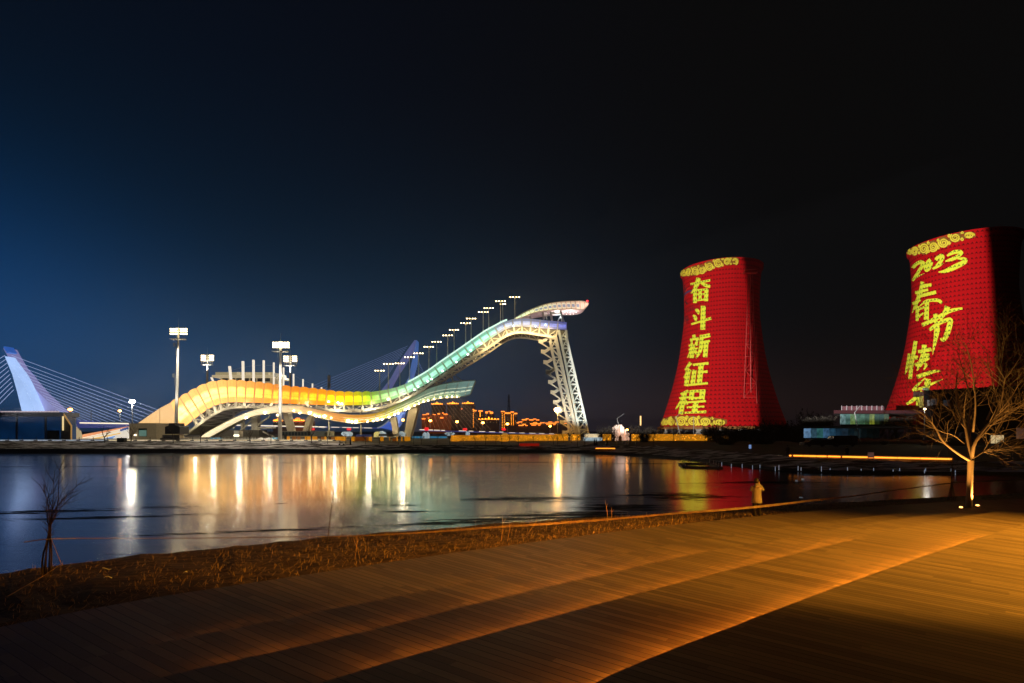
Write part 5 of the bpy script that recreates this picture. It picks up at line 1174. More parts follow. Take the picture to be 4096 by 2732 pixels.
# white glass kiosk at the tower foot and the pink ice castle
gk = thing('glass_kiosk', 'pale glass kiosk glowing at the foot of the white tower lattice', 'kiosk', tuple(RV('R7', 170, 382, 150)))
m = MB(); m.box(*wall_box('R7', 105, 320, 240, 352, 150, 3)); m.build('upper_wall', glowm('kiosk_upper', (255, 225, 170), .7, var=.4), gk)
m = MB(); m.box(*wall_box('R7', 98, 352, 258, 382, 149, 4)); m.build('glass_wall', glowm('kiosk_glass', (190, 215, 225), .55, var=.3), gk)
m = MB(); m.box(*wall_box('R7', 98, 316, 212, 321, 149.5, 4)); m.build('roof', M['white'], gk)
ic = thing('ice_castle', 'pink white turreted ice castle before the golden lights', 'ice castle', tuple(RV('R7', 430, 384, 152)))
pinkm = mat('ice_pink', (.75, .62, .56), .5, emit=lin(255, 205, 175), es=.42, var=.4, scale=.9)
for x0, x1, y0 in ((368, 400, 255), (385, 425, 242), (415, 445, 240), (438, 462, 258), (455, 480, 285), (475, 512, 318)):
    m = MB(); m.box(*wall_box('R7', x0, y0, x1, 384, 152 + (x0 % 3) * .4, 3))
    m.box(*wall_box('R7', x0 + 4, y0 - 8, x0 + 12, y0, 152.5, 1)); m.box(*wall_box('R7', x1 - 12, y0 - 8, x1 - 4, y0, 152.5, 1)); m.build('turret', pinkm, ic)
m = MB(); m.prism([RV('R7', x, y, 151.6) for x, y in ((412, 384), (412, 350), (425, 328), (440, 350), (440, 384))], (0, .3, 0)); m.build('gateway', mat('castle_gate', (.3, .18, .1), .7), ic)
# far small kiosks, banner, light rail along the promenade edge
m = MB(); m.box(*wall_box('S4', 1500, 492, 1730, 520, 178, 4)); tag(m.build('ticket_kiosk', mat('kiosk_grey', (.4, .4, .34), .7), loc=tuple(RV('S4', 1615, 520, 178))), 'low pale kiosk roof before the thick ramp legs', 'kiosk')
m = MB(); m.box(*wall_box('S4', 1168, 498, 1365, 530, 172, 3)); tag(m.build('blue_cabin', mat('cabin_blue', (.08, .09, .16), .6, emit=lin(90, 100, 160), es=.15), loc=tuple(RV('S4', 1265, 530, 172))), 'dark blue cabin with a pale sign above the brown screens', 'cabin')
m = MB(); m.box(*wall_box('S4', 133, 500, 170, 602, 150, .6)); tag(m.build('notice_pillar', M['black'], loc=tuple(RV('S4', 150, 602, 150))), 'black upright notice pillar beside the plaza mast', 'pillar')
redm = glowm('red_lantern', (255, 20, 35), 1.0)
for k, (reg, x, y0, y1, lb) in enumerate((('S4', 545, 405, 440, 'red lantern sign behind the bare tree by the ramp legs'), ('S4', 1070, 405, 440, 'red lantern sign above the white ice dome'), ('S3', 204, 575, 625, 'red lantern sign above the ice houses'), ('S3', 759, 585, 625, 'red lantern sign beyond the leaning ice block'), ('S3', 1320, 585, 625, 'red lantern sign below the block outlined in lights'))):
    a, b_ = RV(reg, x, y0, 300), RV(reg, x, y1, 300); rt_ = thing('lantern_sign', lb, 'lantern', tuple(b_)); m = MB(); w_ = 1.5
    m.box((a + b_) / 2, (w_ * 1.3, 1, (a - b_).z * .9)); m.box((a + b_) / 2, (w_ * 1.8, .8, (a - b_).z * .35)); m.build('lantern', redm, rt_); m = MB(); m.bar(b_, b_ - Vector((0, 0, 6)), .3); m.build('post', M['dark'], rt_)
kr = thing('promenade_rail', 'pale lit kerb rail along the far promenade edge below the glass hall', 'rail', (-90, 140.6, 2.5))
km = glowm('kerb_rail_lit', (255, 232, 185), .62, var=.3); km2 = glowm('kerb_rail_cool', (190, 205, 225), .5, var=.3)
for k in range(26):
    x0 = -150 + k * 3.9; m = MB(); m.box((x0 + 1.9, 140.7, 2.72), (3.6, .25, .3)); m.build('rail_section', km2 if k < 10 else km, kr)
for k in range(27):
    m = MB(); m.box((-150.15 + k * 3.9, 140.7, 3.1), (.08, .1, 1.1)); m.box((-150.15 + k * 3.9, 140.45, 2.68), (.9, .3, .22)); m.build('post', M['dark'], kr)

# ================================================================ distant apartment blocks
wina = glowm('far_window', (255, 190, 100), 1.0, False); winb = glowm('far_window_pale', (255, 225, 180), 1.0, False); winr = glowm('far_window_red', (255, 90, 45), .9, False)
band = glowm('roof_light_amber', (255, 150, 30), 5, False, .2); band2 = glowm('roof_light_orange', (255, 130, 40), 2.6, False, .2)
bwall = mat('block_facade', (.05, .038, .035), .9, emit=lin(60, 35, 25), es=.25)
bwall2 = mat('block_facade_lit', (.12, .06, .03), .9, emit=lin(190, 85, 20), es=.13, var=.8, scale=.12)
def block(label, reg, x0, x1, y0, y1, Y, crown='domes', wins=8, wm=None, facade=None, bands=(), cols=()):
    c_, s_ = wall_box(reg, x0, y0, x1, y1, Y, 30); rt_ = thing('apartment_block', label, 'apartment block', (c_.x, Y, 2.7), 'distant apartment blocks')
    top_ = c_.z + s_[2] / 2; m = MB(); m.box((c_.x, Y + 15, (top_ + 2.7) / 2), (s_[0], 30, top_ - 2.7)); m.build('wall', facade or bwall, rt_)
    rq = random.Random(int(x0 * 7 + y0)); px = REG[reg][2] / F * Y
    if crown == 'domes':
        m = MB()
        for k in range(7):
            f = k / 6; h = (1 + 1.0 * (1 - abs(f - .5) * 2)) * 6 * px * (3 if k == 3 else 1.8)
            cx = c_.x + s_[0] * (f - .5) * .96; m.hexa([Vector((cx + a * s_[0] * .05, Y + b2 * 2, top_)) for a, b2 in ((-1, 0), (1, 0), (1, 1), (-1, 1))], [Vector((cx + a * s_[0] * .018, Y + .6 + b2 * .8, top_ + h)) for a, b2 in ((-1, 0), (1, 0), (1, 1), (-1, 1))])
        m.build('crown_light', band, rt_); m = MB(); m.box((c_.x, Y + 1, top_ - 2 * px), (s_[0] * 1.02, 2.6, 5 * px)); m.build('crown_ledge', band2, rt_)
    for k, (bx0, bx1, by, bh) in enumerate(bands):
        a, b_ = RV(reg, bx0, by, Y - 1), RV(reg, bx1, by, Y - 1); m = MB(); m.box(((a.x + b_.x) / 2, Y - .5, a.z), (b_.x - a.x, 2, bh * px)); m.build('roof_light', band2, rt_)
        m = MB(); m.box(((a.x + b_.x) / 2, Y + 5, (a.z + top_) / 2 - 3), ((b_.x - a.x) * .9, 9, abs(a.z - top_) + 4)); m.build('roof_house', facade or bwall, rt_)
    for cx, cy0, cy1 in cols:
        for k in range(9):
            p = RV(reg, cx, lerp(cy0, cy1, k / 8), Y - .4); m = MB(); m.box(p, (5 * px, .6, 9 * px)); m.build('facade_light', band, rt_)
    cells = [(i, j) for i in range(6) for j in range(10)]; rq.shuffle(cells)
    for i, j in cells[:int(wins * 1.8)]:
        p = Vector((c_.x + s_[0] * (-.4 + .16 * i), Y - .3, lerp(top_ - 8 * px, max(14, 2.7), (j + .5) / 10))); m = MB(); m.box(p, (4.5 * px, .4, 5 * px)); m.build('window', wm or (winb if rq.random() < .4 else wina), rt_)
block('tall dark block with domed crown lights nearest the thick ramp legs', 'S3', 275, 430, 240, 640, 560, wins=7)
block('tall dark block with domed crown lights, middle of the three towers', 'S3', 503, 660, 235, 640, 570, wins=8)
block('tall dark block with domed crown lights nearest the lamp outlined block', 'S3', 722, 880, 232, 640, 560, wins=10, wm=winb)
block('shorter block with glowing orange balconies beside the thick ramp leg', 'S3', 135, 300, 392, 640, 520, 'none', 9, winr, bwall2, [(145, 200, 392, 10), (205, 235, 378, 16), (135, 185, 452, 14), (225, 245, 440, 8)])
block('wide block with glowing orange balconies under the first domed tower', 'S3', 280, 512, 390, 640, 525, 'none', 14, winr, bwall2, [(290, 330, 392, 10), (365, 395, 380, 18), (428, 446, 368, 12), (400, 445, 438, 16), (450, 505, 386, 12)])
block('slender block with a lit rooftop pavilion between two domed towers', 'S3', 652, 712, 335, 640, 600, 'none', 8, winb, None, [(655, 692, 330, 16), (703, 720, 308, 14)])
block('block with one column of edge lights beyond the bridge cables', 'S3', 872, 935, 345, 640, 540, 'none', 4, None, None, [(878, 925, 335, 14), (870, 890, 318, 12)], [(880, 350, 570)])
block('dim block with a single lit roof terrace', 'S3', 950, 1020, 352, 640, 580, 'none', 3, None, None, [(955, 1012, 340, 18)], [(978, 360, 420)])
block('dim block with two stepped lit roof terraces', 'S3', 1050, 1170, 380, 640, 590, 'none', 3, None, None, [(1055, 1090, 360, 26), (1100, 1128, 345, 12), (1120, 1165, 365, 28)])
block('long low block crowned by a chain of small domes', 'S3', 960, 1245, 460, 640, 530, 'domes', 5)
block('block outlined by roof lights and four columns of lamps', 'S3', 1280, 1515, 355, 640, 500, 'none', 10, winb, None, [(1280, 1335, 348, 14), (1335, 1420, 370, 18), (1420, 1465, 354, 14), (1468, 1516, 376, 16)], [(1298, 380, 580), (1328, 390, 580), (1430, 390, 540), (1460, 390, 540)])
block('low wide block with stacked orange roof lines nearest the outlined block', 'S3', 1510, 1670, 520, 650, 480, 'none', 3, None, None, [(1508, 1540, 510, 14), (1535, 1590, 498, 10), (1535, 1605, 549, 12), (1590, 1640, 533, 10), (1632, 1666, 550, 10)])
block('terraced block with three tiers of orange roof lines', 'S3', 1580, 1840, 475, 650, 540, 'none', 4, None, None, [(1582, 1655, 466, 14), (1640, 1680, 452, 10), (1685, 1752, 468, 13), (1748, 1790, 455, 10), (1788, 1835, 470, 11)])
block('low long roofed block with the widest orange roof line', 'S3', 1690, 1920, 535, 655, 470, 'none', 3, None, None, [(1702, 1862, 525, 12), (1750, 1800, 507, 9), (1720, 1788, 544, 9), (1848, 1918, 510, 8), (1818, 1850, 545, 8)])
block('low block with orange roof lines beside the leaning tower stairs', 'S3', 1920, 2125, 530, 655, 490, 'none', 4, None, None, [(1925, 2080, 517, 11), (1965, 2020, 498, 9), (2065, 2118, 500, 12), (1938, 2010, 535, 9), (2035, 2065, 537, 8)])
block('tiny distant block with amber roof lights behind the tower stairs', 'S3', 2170, 2240, 530, 655, 520, 'none', 2, None, None, [(2185, 2232, 518, 9)])
block('distant block with amber roof lamps seen under the ribbon arch', 'R2', 1690, 1790, 1235, 1310, 520, 'domes', 4)
block('larger distant block with a bright roof pavilion seen under the ribbon arch', 'R2', 1890, 2035, 1235, 1310, 520, 'domes', 6, winr, bwall2, [(1950, 1990, 1212, 22)])
for k, (x, y) in enumerate(((690, 505), (1150, 180), (1085, 190))):
    pass
m = MB()
for x, y in ((1392, 100), (1396, 100)): m.bar(RV('S3', x, y, 620), RV('S3', 1394 + (x - 1394) * 14, 640, 620), 1.0)
for y in (140, 200, 270, 340): m.bar(RV('S3', 1394 - 18, y, 620), RV('S3', 1394 + 18, y, 620), .8)
tag(m.build('power_pylon', mat('pylon_steel', (.03, .025, .025), .8), loc=tuple(RV('S3', 1394, 640, 620))), 'faint dark power pylon far behind the lamp outlined block', 'pylon')
# ================================================================ buildings on the dark bank by the second tower
pv = thing('pavilion', 'flat roofed glass pavilion with a red lit canopy before the second cooling tower', 'pavilion', tuple(RV('S7', 800, 380, 132)))
m = MB(); m.prism(*ray_prism('S7', 460, 226, 1340, 258, 128, 30)); m.build('canopy', mat('canopy_red_lit', (.035, .003, .006), .8), pv)  # red light on the canopy put into its colour
for k in range(10):
    x0 = 532 + k * 48; m = MB(); m.box(*wall_box('S7', x0, 258, x0 + 44, 368, 133, .4)); m.build('glass_panel', mat('pavilion_glass_%s' % 'abcdefghij'[k], (.03, .06, .06), .2, emit=lin(*[(150, 190, 190), (120, 170, 160), (160, 195, 110), (120, 165, 130), (110, 160, 120), (100, 140, 90), (190, 200, 70), (90, 115, 60), (60, 75, 40), (170, 165, 40)][k]), es=(.32, .22, .28, .2, .2, .14, .3, .10, .05, .10)[k], var=.7, scale=.9), pv)
for k in range(9):
    x0 = 540 + k * 50; m = MB(); m.box(*wall_box('S7', x0, 180, x0 + 3, 226, 130, .2)); m.build('rail_post', glowm('rail_post_lit', (200, 170, 180), .35, False) if k == 0 else bpy.data.materials['rail_post_lit'], pv)
m = MB(); m.box(*wall_box('S7', 540, 186, 960, 226, 130.3, .15)); m.build('balustrade', mat('balustrade_glass', (.12, .05, .06), .3), pv)
m = MB(); m.prism(*ray_prism('S7', 528, 366, 1330, 385, 127, 26)); m.build('podium', M['black'], pv)
lb_ = thing('lower_hall', 'low dark hall with bluish lit windows below the pavilion', 'building', tuple(RV('S7', 500, 520, 112)))
m = MB(); m.prism(*ray_prism('S7', 40, 385, 1250, 405, 110, 22)); m.build('roof', mat('hall_roof_dark', (.02, .022, .025), .7), lb_)
for k in range(12):
    x0 = 172 + k * 62; m = MB(); m.box(*wall_box('S7', x0, 407, x0 + 58, 500, 113, .4)); m.build('window', mat('hall_window_%s' % 'abcdefghijkl'[k], (.02, .03, .035), .2, emit=lin(*[(110, 150, 190), (70, 110, 130), (60, 120, 120), (75, 120, 160), (50, 95, 125), (40, 75, 100), (45, 70, 90), (25, 50, 60), (40, 60, 65), (15, 35, 40), (10, 30, 32), (10, 26, 28)][k]), es=(.55, .35, .4, .4, .35, .25, .25, .2, .22, .15, .12, .1)[k], var=.6, scale=1.1), lb_)
dk = thing('dark_block', 'black glass block hiding the foot of the second cooling tower behind the lit tree', 'building', tuple(RV('S7', 1700, 500, 118)))
m = MB(); m.prism([RV('B2', x, y, 118) for x, y in ((578, 975), (1500, 928), (2300, 890), (2300, 1600), (578, 1600))], (15.5, 18, 0)); m.build('wall', mat('dark_glazing', (.004, .005, .006), .5, var=.5, scale=.2, spec=.15), dk)
for x0, x1, y0, y1 in ((690, 715, 1105, 1200), (722, 772, 1100, 1190), (880, 960, 1120, 1210), (640, 665, 1120, 1210)):
    m = MB(); m.box(*wall_box('B2', x0, y0, x1, y1, 117.8, .2)); m.build('window', glowm('dim_window', (45, 55, 65), .35) if 'dim_window' not in bpy.data.materials else bpy.data.materials['dim_window'], dk)
for x in (530, 548, 566):
    m = MB(); m.box(*wall_box('B2', x, 1060, x + 8, 1230, 119, .3)); m.build('fin', mat('block_fin', (.3, .25, .05), .6) if x == 530 else bpy.data.materials['block_fin'], dk)
m = MB(); m.prism(*ray_prism('B2', 420, 995, 580, 1058, 120, 4)); m.build('canopy', mat('block_canopy', (.05, .02, .015), .8), dk)
m = MB(); m.box(*wall_box('B2', 578, 938, 656, 972, 117.6, .3)); m.build('sign', glowm('green_light_patch', (90, 150, 20), .5), dk)  # glowing patch for the green light on the block's top edge
lw = thing('shop_front', 'small lit shop front seen between the branches of the lit tree', 'building', tuple(RV('S7', 2090, 555, 108)))
for x0, x1 in ((2030, 2044), (2050, 2070), (2078, 2095), (2105, 2122), (2134, 2150)):
    m = MB(); m.box(*wall_box('S7', x0, 475, x1, 555, 108, .2)); m.build('window', glowm('shop_window', (255, 225, 165), .55) if x0 == 2030 else bpy.data.materials['shop_window'], lw)
m = MB(); m.prism(*ray_prism('S7', 2010, 440, 2330, 560, 108.5, 8)); m.build('wall', M['black'], lw)
m = MB(); m.box(*wall_box('S7', 2292, 400, 2351, 510, 107, .4)); tag(m.build('poster_board', glowm('poster_dim', (110, 75, 60), .4), loc=tuple(RV('S7', 2320, 510, 107))), 'dim poster board past the lit tree', 'sign')
# parked cars by the hall
carp = mat('car_paint', (.05, .05, .055), .25, .3)
for k, (x, lb) in enumerate(((285, 'dark parked car with a pale gleam on its roof before the bluish windows'), (405, 'dark parked car, the second before the bluish windows'), (570, 'dark parked van before the dimmer windows'))):
    p = RV('S7', x, 540, 98); p.z = 2.25; L = 4.4 if k < 2 else 5.0; h = 1.45 if k < 2 else 2.1
    rt_ = thing('parked_car' if k < 2 else 'parked_van', lb, 'car' if k < 2 else 'van', tuple(p), 'vehicles parked by the lower hall')
    prof_ = [(-L / 2, .35), (-L / 2, .85), (-L * .3, .95), (-L * .18, h), (L * .25, h), (L * .42, .95), (L / 2, .85), (L / 2, .35)] if k < 2 else [(-L / 2, .35), (-L / 2, 1.0), (-L * .4, h), (L / 2, h), (L / 2, .35)]
    m = MB(); m.prism([p + Vector((a, 0, b_)) for a, b_ in prof_], (0, 1.8, 0)); m.build('body', carp, rt_)
    for dx in (-L * .3, L * .3):
        m = MB(); m.tube([p + Vector((dx, -.05, .33)), p + Vector((dx, .25, .33))], .33, 12); m.build('wheel', M['black'], rt_)
    m = MB(); m.box(p + Vector((L / 2, .2, .7)), (.08, .3, .15)); m.build('tail_light', mat('car_lamp', (.5, .4, .35), .3) if k == 0 else bpy.data.materials['car_lamp'], rt_)
# amber light line on the bank path
lw = thing('light_wall', 'low wall with a continuous amber light line along the dark bank path', 'light wall', (51, 75, 1.2))
pa, pb_ = V(*q('S7', [(20, 690)])[0], 81.0), V(*q('S7', [(1655, 728)])[0], 69.0)
segs = [(0, .012), (.03, .095), (.1, .185), (.19, .255), (.265, .345), (.36, .55), (.555, .69), (.695, .82), (.825, .99)]
for a, b_ in segs:
    u, v = pa.lerp(pb_, a), pa.lerp(pb_, b_); m = MB(); z0, z1 = Vector((0, 0, .12)), Vector((0, 0, .30))
    m.hexa([u + z0, v + z0, v + z0 + Vector((0, .1, 0)), u + z0 + Vector((0, .1, 0))], [u + z1, v + z1, v + z1 + Vector((0, .1, 0)), u + z1 + Vector((0, .1, 0))]); m.build('light_segment', glowm('amber_wall_led', (255, 140, 40), 3.2), lw)
m = MB(); m.hexa([pa + Vector((0, .12, -.5)), pb_ + Vector((0, .12, -.5)), pb_ + Vector((0, .5, -.5)), pa + Vector((0, .5, -.5))], [pa + Vector((0, .12, .45)), pb_ + Vector((0, .12, .45)), pb_ + Vector((0, .5, .45)), pa + Vector((0, .5, .45))]); m.build('wall', M['conc'], lw)
sb = thing('light_bench', 'short bench ledge with an amber light line at the far end of the plaza', 'bench', tuple(RV('R7', 280, 470, 118)))
m = MB(); m.box(*wall_box('R7', 68, 453, 192, 470, 118.6, 2)); m.build('ledge', M['conc'], sb)
m = MB(); m.box(*wall_box('R7', 192, 450, 378, 478, 119, 1.5)); m.build('back_panel', M['black'], sb)
m = MB(); m.box(*wall_box('R7', 195, 452, 376, 458, 118.7, .1)); m.build('light_segment', bpy.data.materials['amber_wall_led'], sb)
m = MB(); m.box(*wall_box('S2', 120, 1450, 480, 1495, 128.5, .5)); tag(m.build('red_banner', mat('red_cloth', (.5, .03, .015), .8, emit=lin(220, 35, 10), es=.22), loc=tuple(RV('S2', 300, 1495, 128.5))), 'low red banner lying along the lawn edge before the golden wall', 'banner')
# signs
si = thing('info_sign', 'small bluish lit information sign on the dark lawn before the first cooling tower', 'sign', tuple(RV('R7', 1647, 470, 100)))
m = MB(); m.box(*wall_box('R7', 1637, 421, 1658, 457, 100, .1)); m.build('panel', glowm('sign_blue', (130, 165, 225), .62), si); m = MB(); m.box(*wall_box('R7', 1645, 457, 1650, 472, 100, .1)); m.build('post', M['dark'], si)
s2 = thing('notice_board', 'white framed notice board on two legs before the amber light wall', 'sign', tuple(RV('S7', 830, 745, 73)))
m = MB(); m.box(*wall_box('S7', 800, 645, 862, 698, 73, .08)); m.build('panel', mat('board_face', (.4, .28, .26), .7, emit=lin(150, 105, 95), es=.22), s2)
for x in (799, 860):
    m = MB(); m.box(*wall_box('S7', x, 640, x + 3, 745, 72.95, .06)); m.build('leg', M['white'], s2)
for k, (x0, x1, y0, lb) in enumerate(((468, 484, 398, 'small white sign board left of a pair on the bank before the ice castle'.replace('left of', 'taller of')), (490, 502, 405, 'smaller white sign board of a pair on the bank before the ice castle'))):
    rt_ = thing('sign_board', lb, 'sign', tuple(RV('R7', (x0 + x1) / 2, 445, 128))); m = MB(); m.box(*wall_box('R7', x0, y0, x1, 432, 128, .1)); m.build('panel', M['white'], rt_); m = MB(); m.box(*wall_box('R7', (x0 + x1) / 2 - 1, 432, (x0 + x1) / 2 + 1, 448, 128.1, .08)); m.build('post', M['dark'], rt_)
# handrail along the bank path
hr = thing('handrail', 'thin pale handrail running down the dark bank to the amber light wall', 'handrail', tuple(RV('R7', 1300, 500, 96)))
pts = [RV('R7', x, y, Y) for x, y, Y in ((760, 428, 122), (910, 480, 112), (1270, 490, 104), (1640, 512, 95), (1860, 520, 88), (1950, 522, 83))]
m = MB(); m.tube(pts, .07, 5); m.build('rail', mat('rail_pale', (.5, .47, .46), .5), hr)
m = MB(); m.tube([RV('R7', x, y, Y) for x, y, Y in ((1660, 524, 94), (1860, 530, 88), (1990, 538, 83))], .16, 5); m.build('kerb', mat('kerb_pale', (.42, .44, .50), .6), hr)
for p in resample(pts, 12):
    m = MB(); m.bar(p, p - Vector((0, 0, .9)), .06); m.build('post', M['grey'], hr)
# floating dock frame and guide posts in the shallow water
dkk = thing('floating_dock', 'rectangular floating dock frame with small posts moored at the dark bank', 'dock', (28, 75, 0))
cs = [Vector((24.8, 73.2, .25)), Vector((26.6, 80.5, .25)), Vector((31.2, 80.0, .25)), Vector((28.6, 70.5, .25))]
for k in range(4):
    a, b_ = cs[k], cs[(k + 1) % 4]; dv = (b_ - a).normalized(); nn = Vector((-dv.y, dv.x, 0)) * .45; m = MB(); m.hexa([a - nn + Vector((0, 0, -.3)), b_ - nn + Vector((0, 0, -.3)), b_ + nn + Vector((0, 0, -.3)), a + nn + Vector((0, 0, -.3))], [a - nn + Vector((0, 0, .003 * k)), b_ - nn + Vector((0, 0, .003 * k)), b_ + nn + Vector((0, 0, .003 * k)), a + nn + Vector((0, 0, .003 * k))]); m.build('pontoon', mat('pontoon_wood', (.14, .13, .12), .7) if k == 0 else bpy.data.materials['pontoon_wood'], dkk)
for k in range(9):
    p = resample(cs + [cs[0]], 10)[k]; m = MB(); m.tube([p, p + Vector((0, 0, .55))], .05, 5); m.build('post', M['white'], dkk)
gp0 = MB(); gp0.tube([(0, 0, -.2), (0, 0, .42), (0, 0, .45)], [.035, .035, .02], 6); gp_o = None
gpm = mat('reflector_post', (.75, .78, .82), .3, emit=lin(190, 205, 230), es=.35)
gpp = [('R7', 1380, 600), ('R7', 1470, 618), ('R7', 1572, 618), ('C3', 508, 412), ('C3', 645, 398), ('C3', 927, 435), ('C3', 995, 410), ('C3', 1348, 428), ('C3', 1403, 452), ('C3', 1778, 437), ('C3', 1940, 470), ('C3', 2260, 455), ('S7', 733, 832), ('S7', 856, 824), ('S7', 1050, 838), ('S7', 1115, 826), ('S7', 1362, 842), ('S7', 1373, 828), ('S7', 1627, 832), ('S7', 1668, 846)]
for k, (reg, x, y) in enumerate(gpp):
    a = q(reg, [(x, y)])[0]; Y = DZ(a[1] + 4, .15); Y = min(Y, interp([(27, 112), (31.5, 96), (33, 78), (36, 66), (42, 61.6), (60, 59.6)], V(a[0], a[1], Y).x) + 1.6); p = V(a[0], a[1] + 5, Y)
    if gp_o is None: o = gp_o = gp0.build('guide_post', gpm)
    else: o = gp_o.copy(); COL.objects.link(o)
    o.location = p; tag(o, 'the ' + ORD[k] + ' short white guide post from the floating dock along the dark bank water edge', 'guide post', 'white guide posts along the bank')
for k, (x, y, s_, lb) in enumerate(((1318, 668, 50, 'pale floe of ice lying on the black ice beyond the photographer'), (1436, 640, 50, 'second pale floe of ice beside the first on the black ice'), (1400, 966, 70, 'flat sliver of ice on the black ice behind the tape'))):
    a = q('C3', [(x, y)])[0]; Y = DZ(a[1], .02); p = V(a[0], a[1], Y); p.z = 0; m = MB(); rr_ = random.Random(k); w_ = s_ * .21682 / F * Y / 2
    m.hexa([p + Vector((w_ * math.cos(t_) * rr_.uniform(.6, 1), w_ * 1.6 * math.sin(t_) * rr_.uniform(.6, 1), 0)) for t_ in [i * .785 for i in range(8)]], [p + Vector((w_ * .7 * math.cos(t_) * rr_.uniform(.6, 1), w_ * 1.2 * math.sin(t_) * rr_.uniform(.6, 1), .16 if k < 2 else .05)) for t_ in [i * .785 for i in range(8)]]); tag(m.build('ice_floe', mat('floe', (.75, .78, .8), .4, emit=lin(150, 165, 180), es=.16) if k == 0 else bpy.data.materials['floe'], loc=tuple(p)), lb, 'ice floe')

# ================================================================ trees
def grow(m, p, d_, L, r, lev, rg, spread=.55, up=.25, kids=(3, 4), crook=.16, minr=.004, tw=None):
    pts = [p]; n = 4 if lev > 0 else 3; dd = d_.normalized()
    for i in range(n):
        dd = (dd + Vector((rg.uniform(-1, 1), rg.uniform(-1, 1), rg.uniform(-.6, 1) + up * .4)) * crook).normalized(); pts.append(pts[-1] + dd * L / n)
    rs = [lerp(r, max(minr, r * .45), i / n) for i in range(n + 1)]
    (tw if (tw is not None and lev <= 1) else m).tube(pts, rs, 6 if r > .05 else 4 if r > .02 else 3, cap=False)
    if lev <= 0: return
    for k in range(rg.randint(*kids)):
        f = rg.uniform(.35, 1.0); i = min(n - 1, int(f * n)); q_ = pts[i].lerp(pts[i + 1], f * n - i); a = rg.uniform(0, 6.283)
        side = dd.cross(Vector((math.cos(a), math.sin(a), .3))).normalized()
        grow(m, q_, dd * (1 - spread) + side * spread + Vector((0, 0, up)), L * rg.uniform(.5, .8), max(minr, lerp(r, r * .45, f) * .68), lev - 1, rg, spread, up, kids, crook, minr, tw)
far_bark = mat('far_bark', (.045, .034, .026), .9)
protos = []
for s_ in range(6):
    rg = random.Random(40 + s_); m = MB(); h = 1.9 + .25 * (s_ % 3); lean = Vector((rg.uniform(-.14, .14), 0, 1)); tp = lean * h
    m.tube([Vector((0, 0, -.5)), tp * .5 + Vector((rg.uniform(-.08, .08), 0, 0)), tp], [.13, .10, .085], 6)
    for k in range(4 + s_ % 2):
        a = rg.uniform(0, 6.283); grow(m, tp * rg.uniform(.8, 1), Vector((math.cos(a) * .8, math.sin(a) * .8, 1.1)), rg.uniform(1.2, 1.9), .06, 2, rg, .5, .3, (3, 4), .16, .011)
    protos.append(m)
tree_o = [None] * 6
TR = [('S5', 1510, 660, 330, 136.5), ('S5', 1900, 650, 350, 137), ('S6', 558, 695, 380, 136), ('S6', 985, 695, 385, 136), ('S6', 1765, 700, 400, 136), ('S6', 2090, 715, 410, 135), ('S4', 530, 625, 320, 135.5), ('S4', 760, 628, 440, 134), ('S4', 1025, 628, 455, 134), ('S4', 1308, 640, 495, 133), ('S4', 1510, 625, 452, 135), ('S4', 1790, 635, 455, 133), ('S4', 2005, 630, 485, 133), ('S4', 2115, 645, 500, 132.5), ('S3', 355, 820, 640, 132.5), ('S3', 545, 835, 560, 131.5), ('S3', 732, 818, 690, 132.5), ('S3', 905, 832, 690, 131.5), ('S3', 1055, 815, 650, 132.5), ('S3', 1208, 825, 680, 132), ('S3', 1290, 812, 640, 133), ('S3', 1398, 815, 670, 133), ('S3', 1532, 840, 620, 131), ('S3', 1752, 805, 660, 133), ('S3', 1962, 790, 670, 135), ('S3', 2040, 815, 670, 132), ('S3', 2100, 838, 680, 131), ('S3', 2182, 785, 660, 135), ('S2', 1058, 1420, 1200, 133), ('S2', 1165, 1480, 1230, 129), ('S2', 1295, 1508, 1195, 127), ('S2', 1565, 1480, 1250, 128), ('S2', 1605, 1505, 1260, 127), ('S2', 1705, 1430, 1270, 132),
      ('R7', 395, 448, 290, 125), ('R7', 515, 405, 310, 133), ('R7', 575, 455, 320, 122), ('R7', 740, 440, 300, 120), ('R7', 930, 390, 240, 135), ('R7', 1222, 400, 260, 131), ('R7', 1330, 405, 160, 128)]
DESC = ['before the mural wall', 'at the corner of the square hut', 'before the dark control box', 'at the foot of the steep ramp', 'before the arch of the ribbon', 'near the blue hoarding by the plaza mast', 'before the inner pair of ramp legs', 'before the first brown screens', 'before the white ice dome', 'before the long brown screen', 'beside the yellow ice dome, stout', 'between the two thick ramp legs', 'before the turquoise hoarding', 'before the ice houses', 'before the middle of the long turquoise hoarding', 'before the dish of ice, tall',
        'first in line before the golden wall', 'second in line before the golden wall', 'third in line before the golden wall', 'fourth in line before the golden wall', 'fifth in line before the golden wall', 'sixth in line before the golden wall', 'seventh in line before the golden wall, tall', 'eighth before the golden wall, by the red banner', 'ninth in line before the golden wall', 'tenth in line before the golden wall', 'eleventh in line before the golden wall', 'last in line before the golden wall', 'before the beige column of the leaning tower', 'at the inner foot of the leaning tower', 'before the white lattice foot', 'next to the glass kiosk', 'close beyond the glass kiosk', 'before the string lights past the kiosk',
        'before the ice castle gate', 'beside the sign boards on the bank', 'before the short string light fence', 'on the bank before the cooling tower legs', 'before the golden light fence, slim', 'before the golden light fence, forked', 'at the end of the golden light fence, tall']
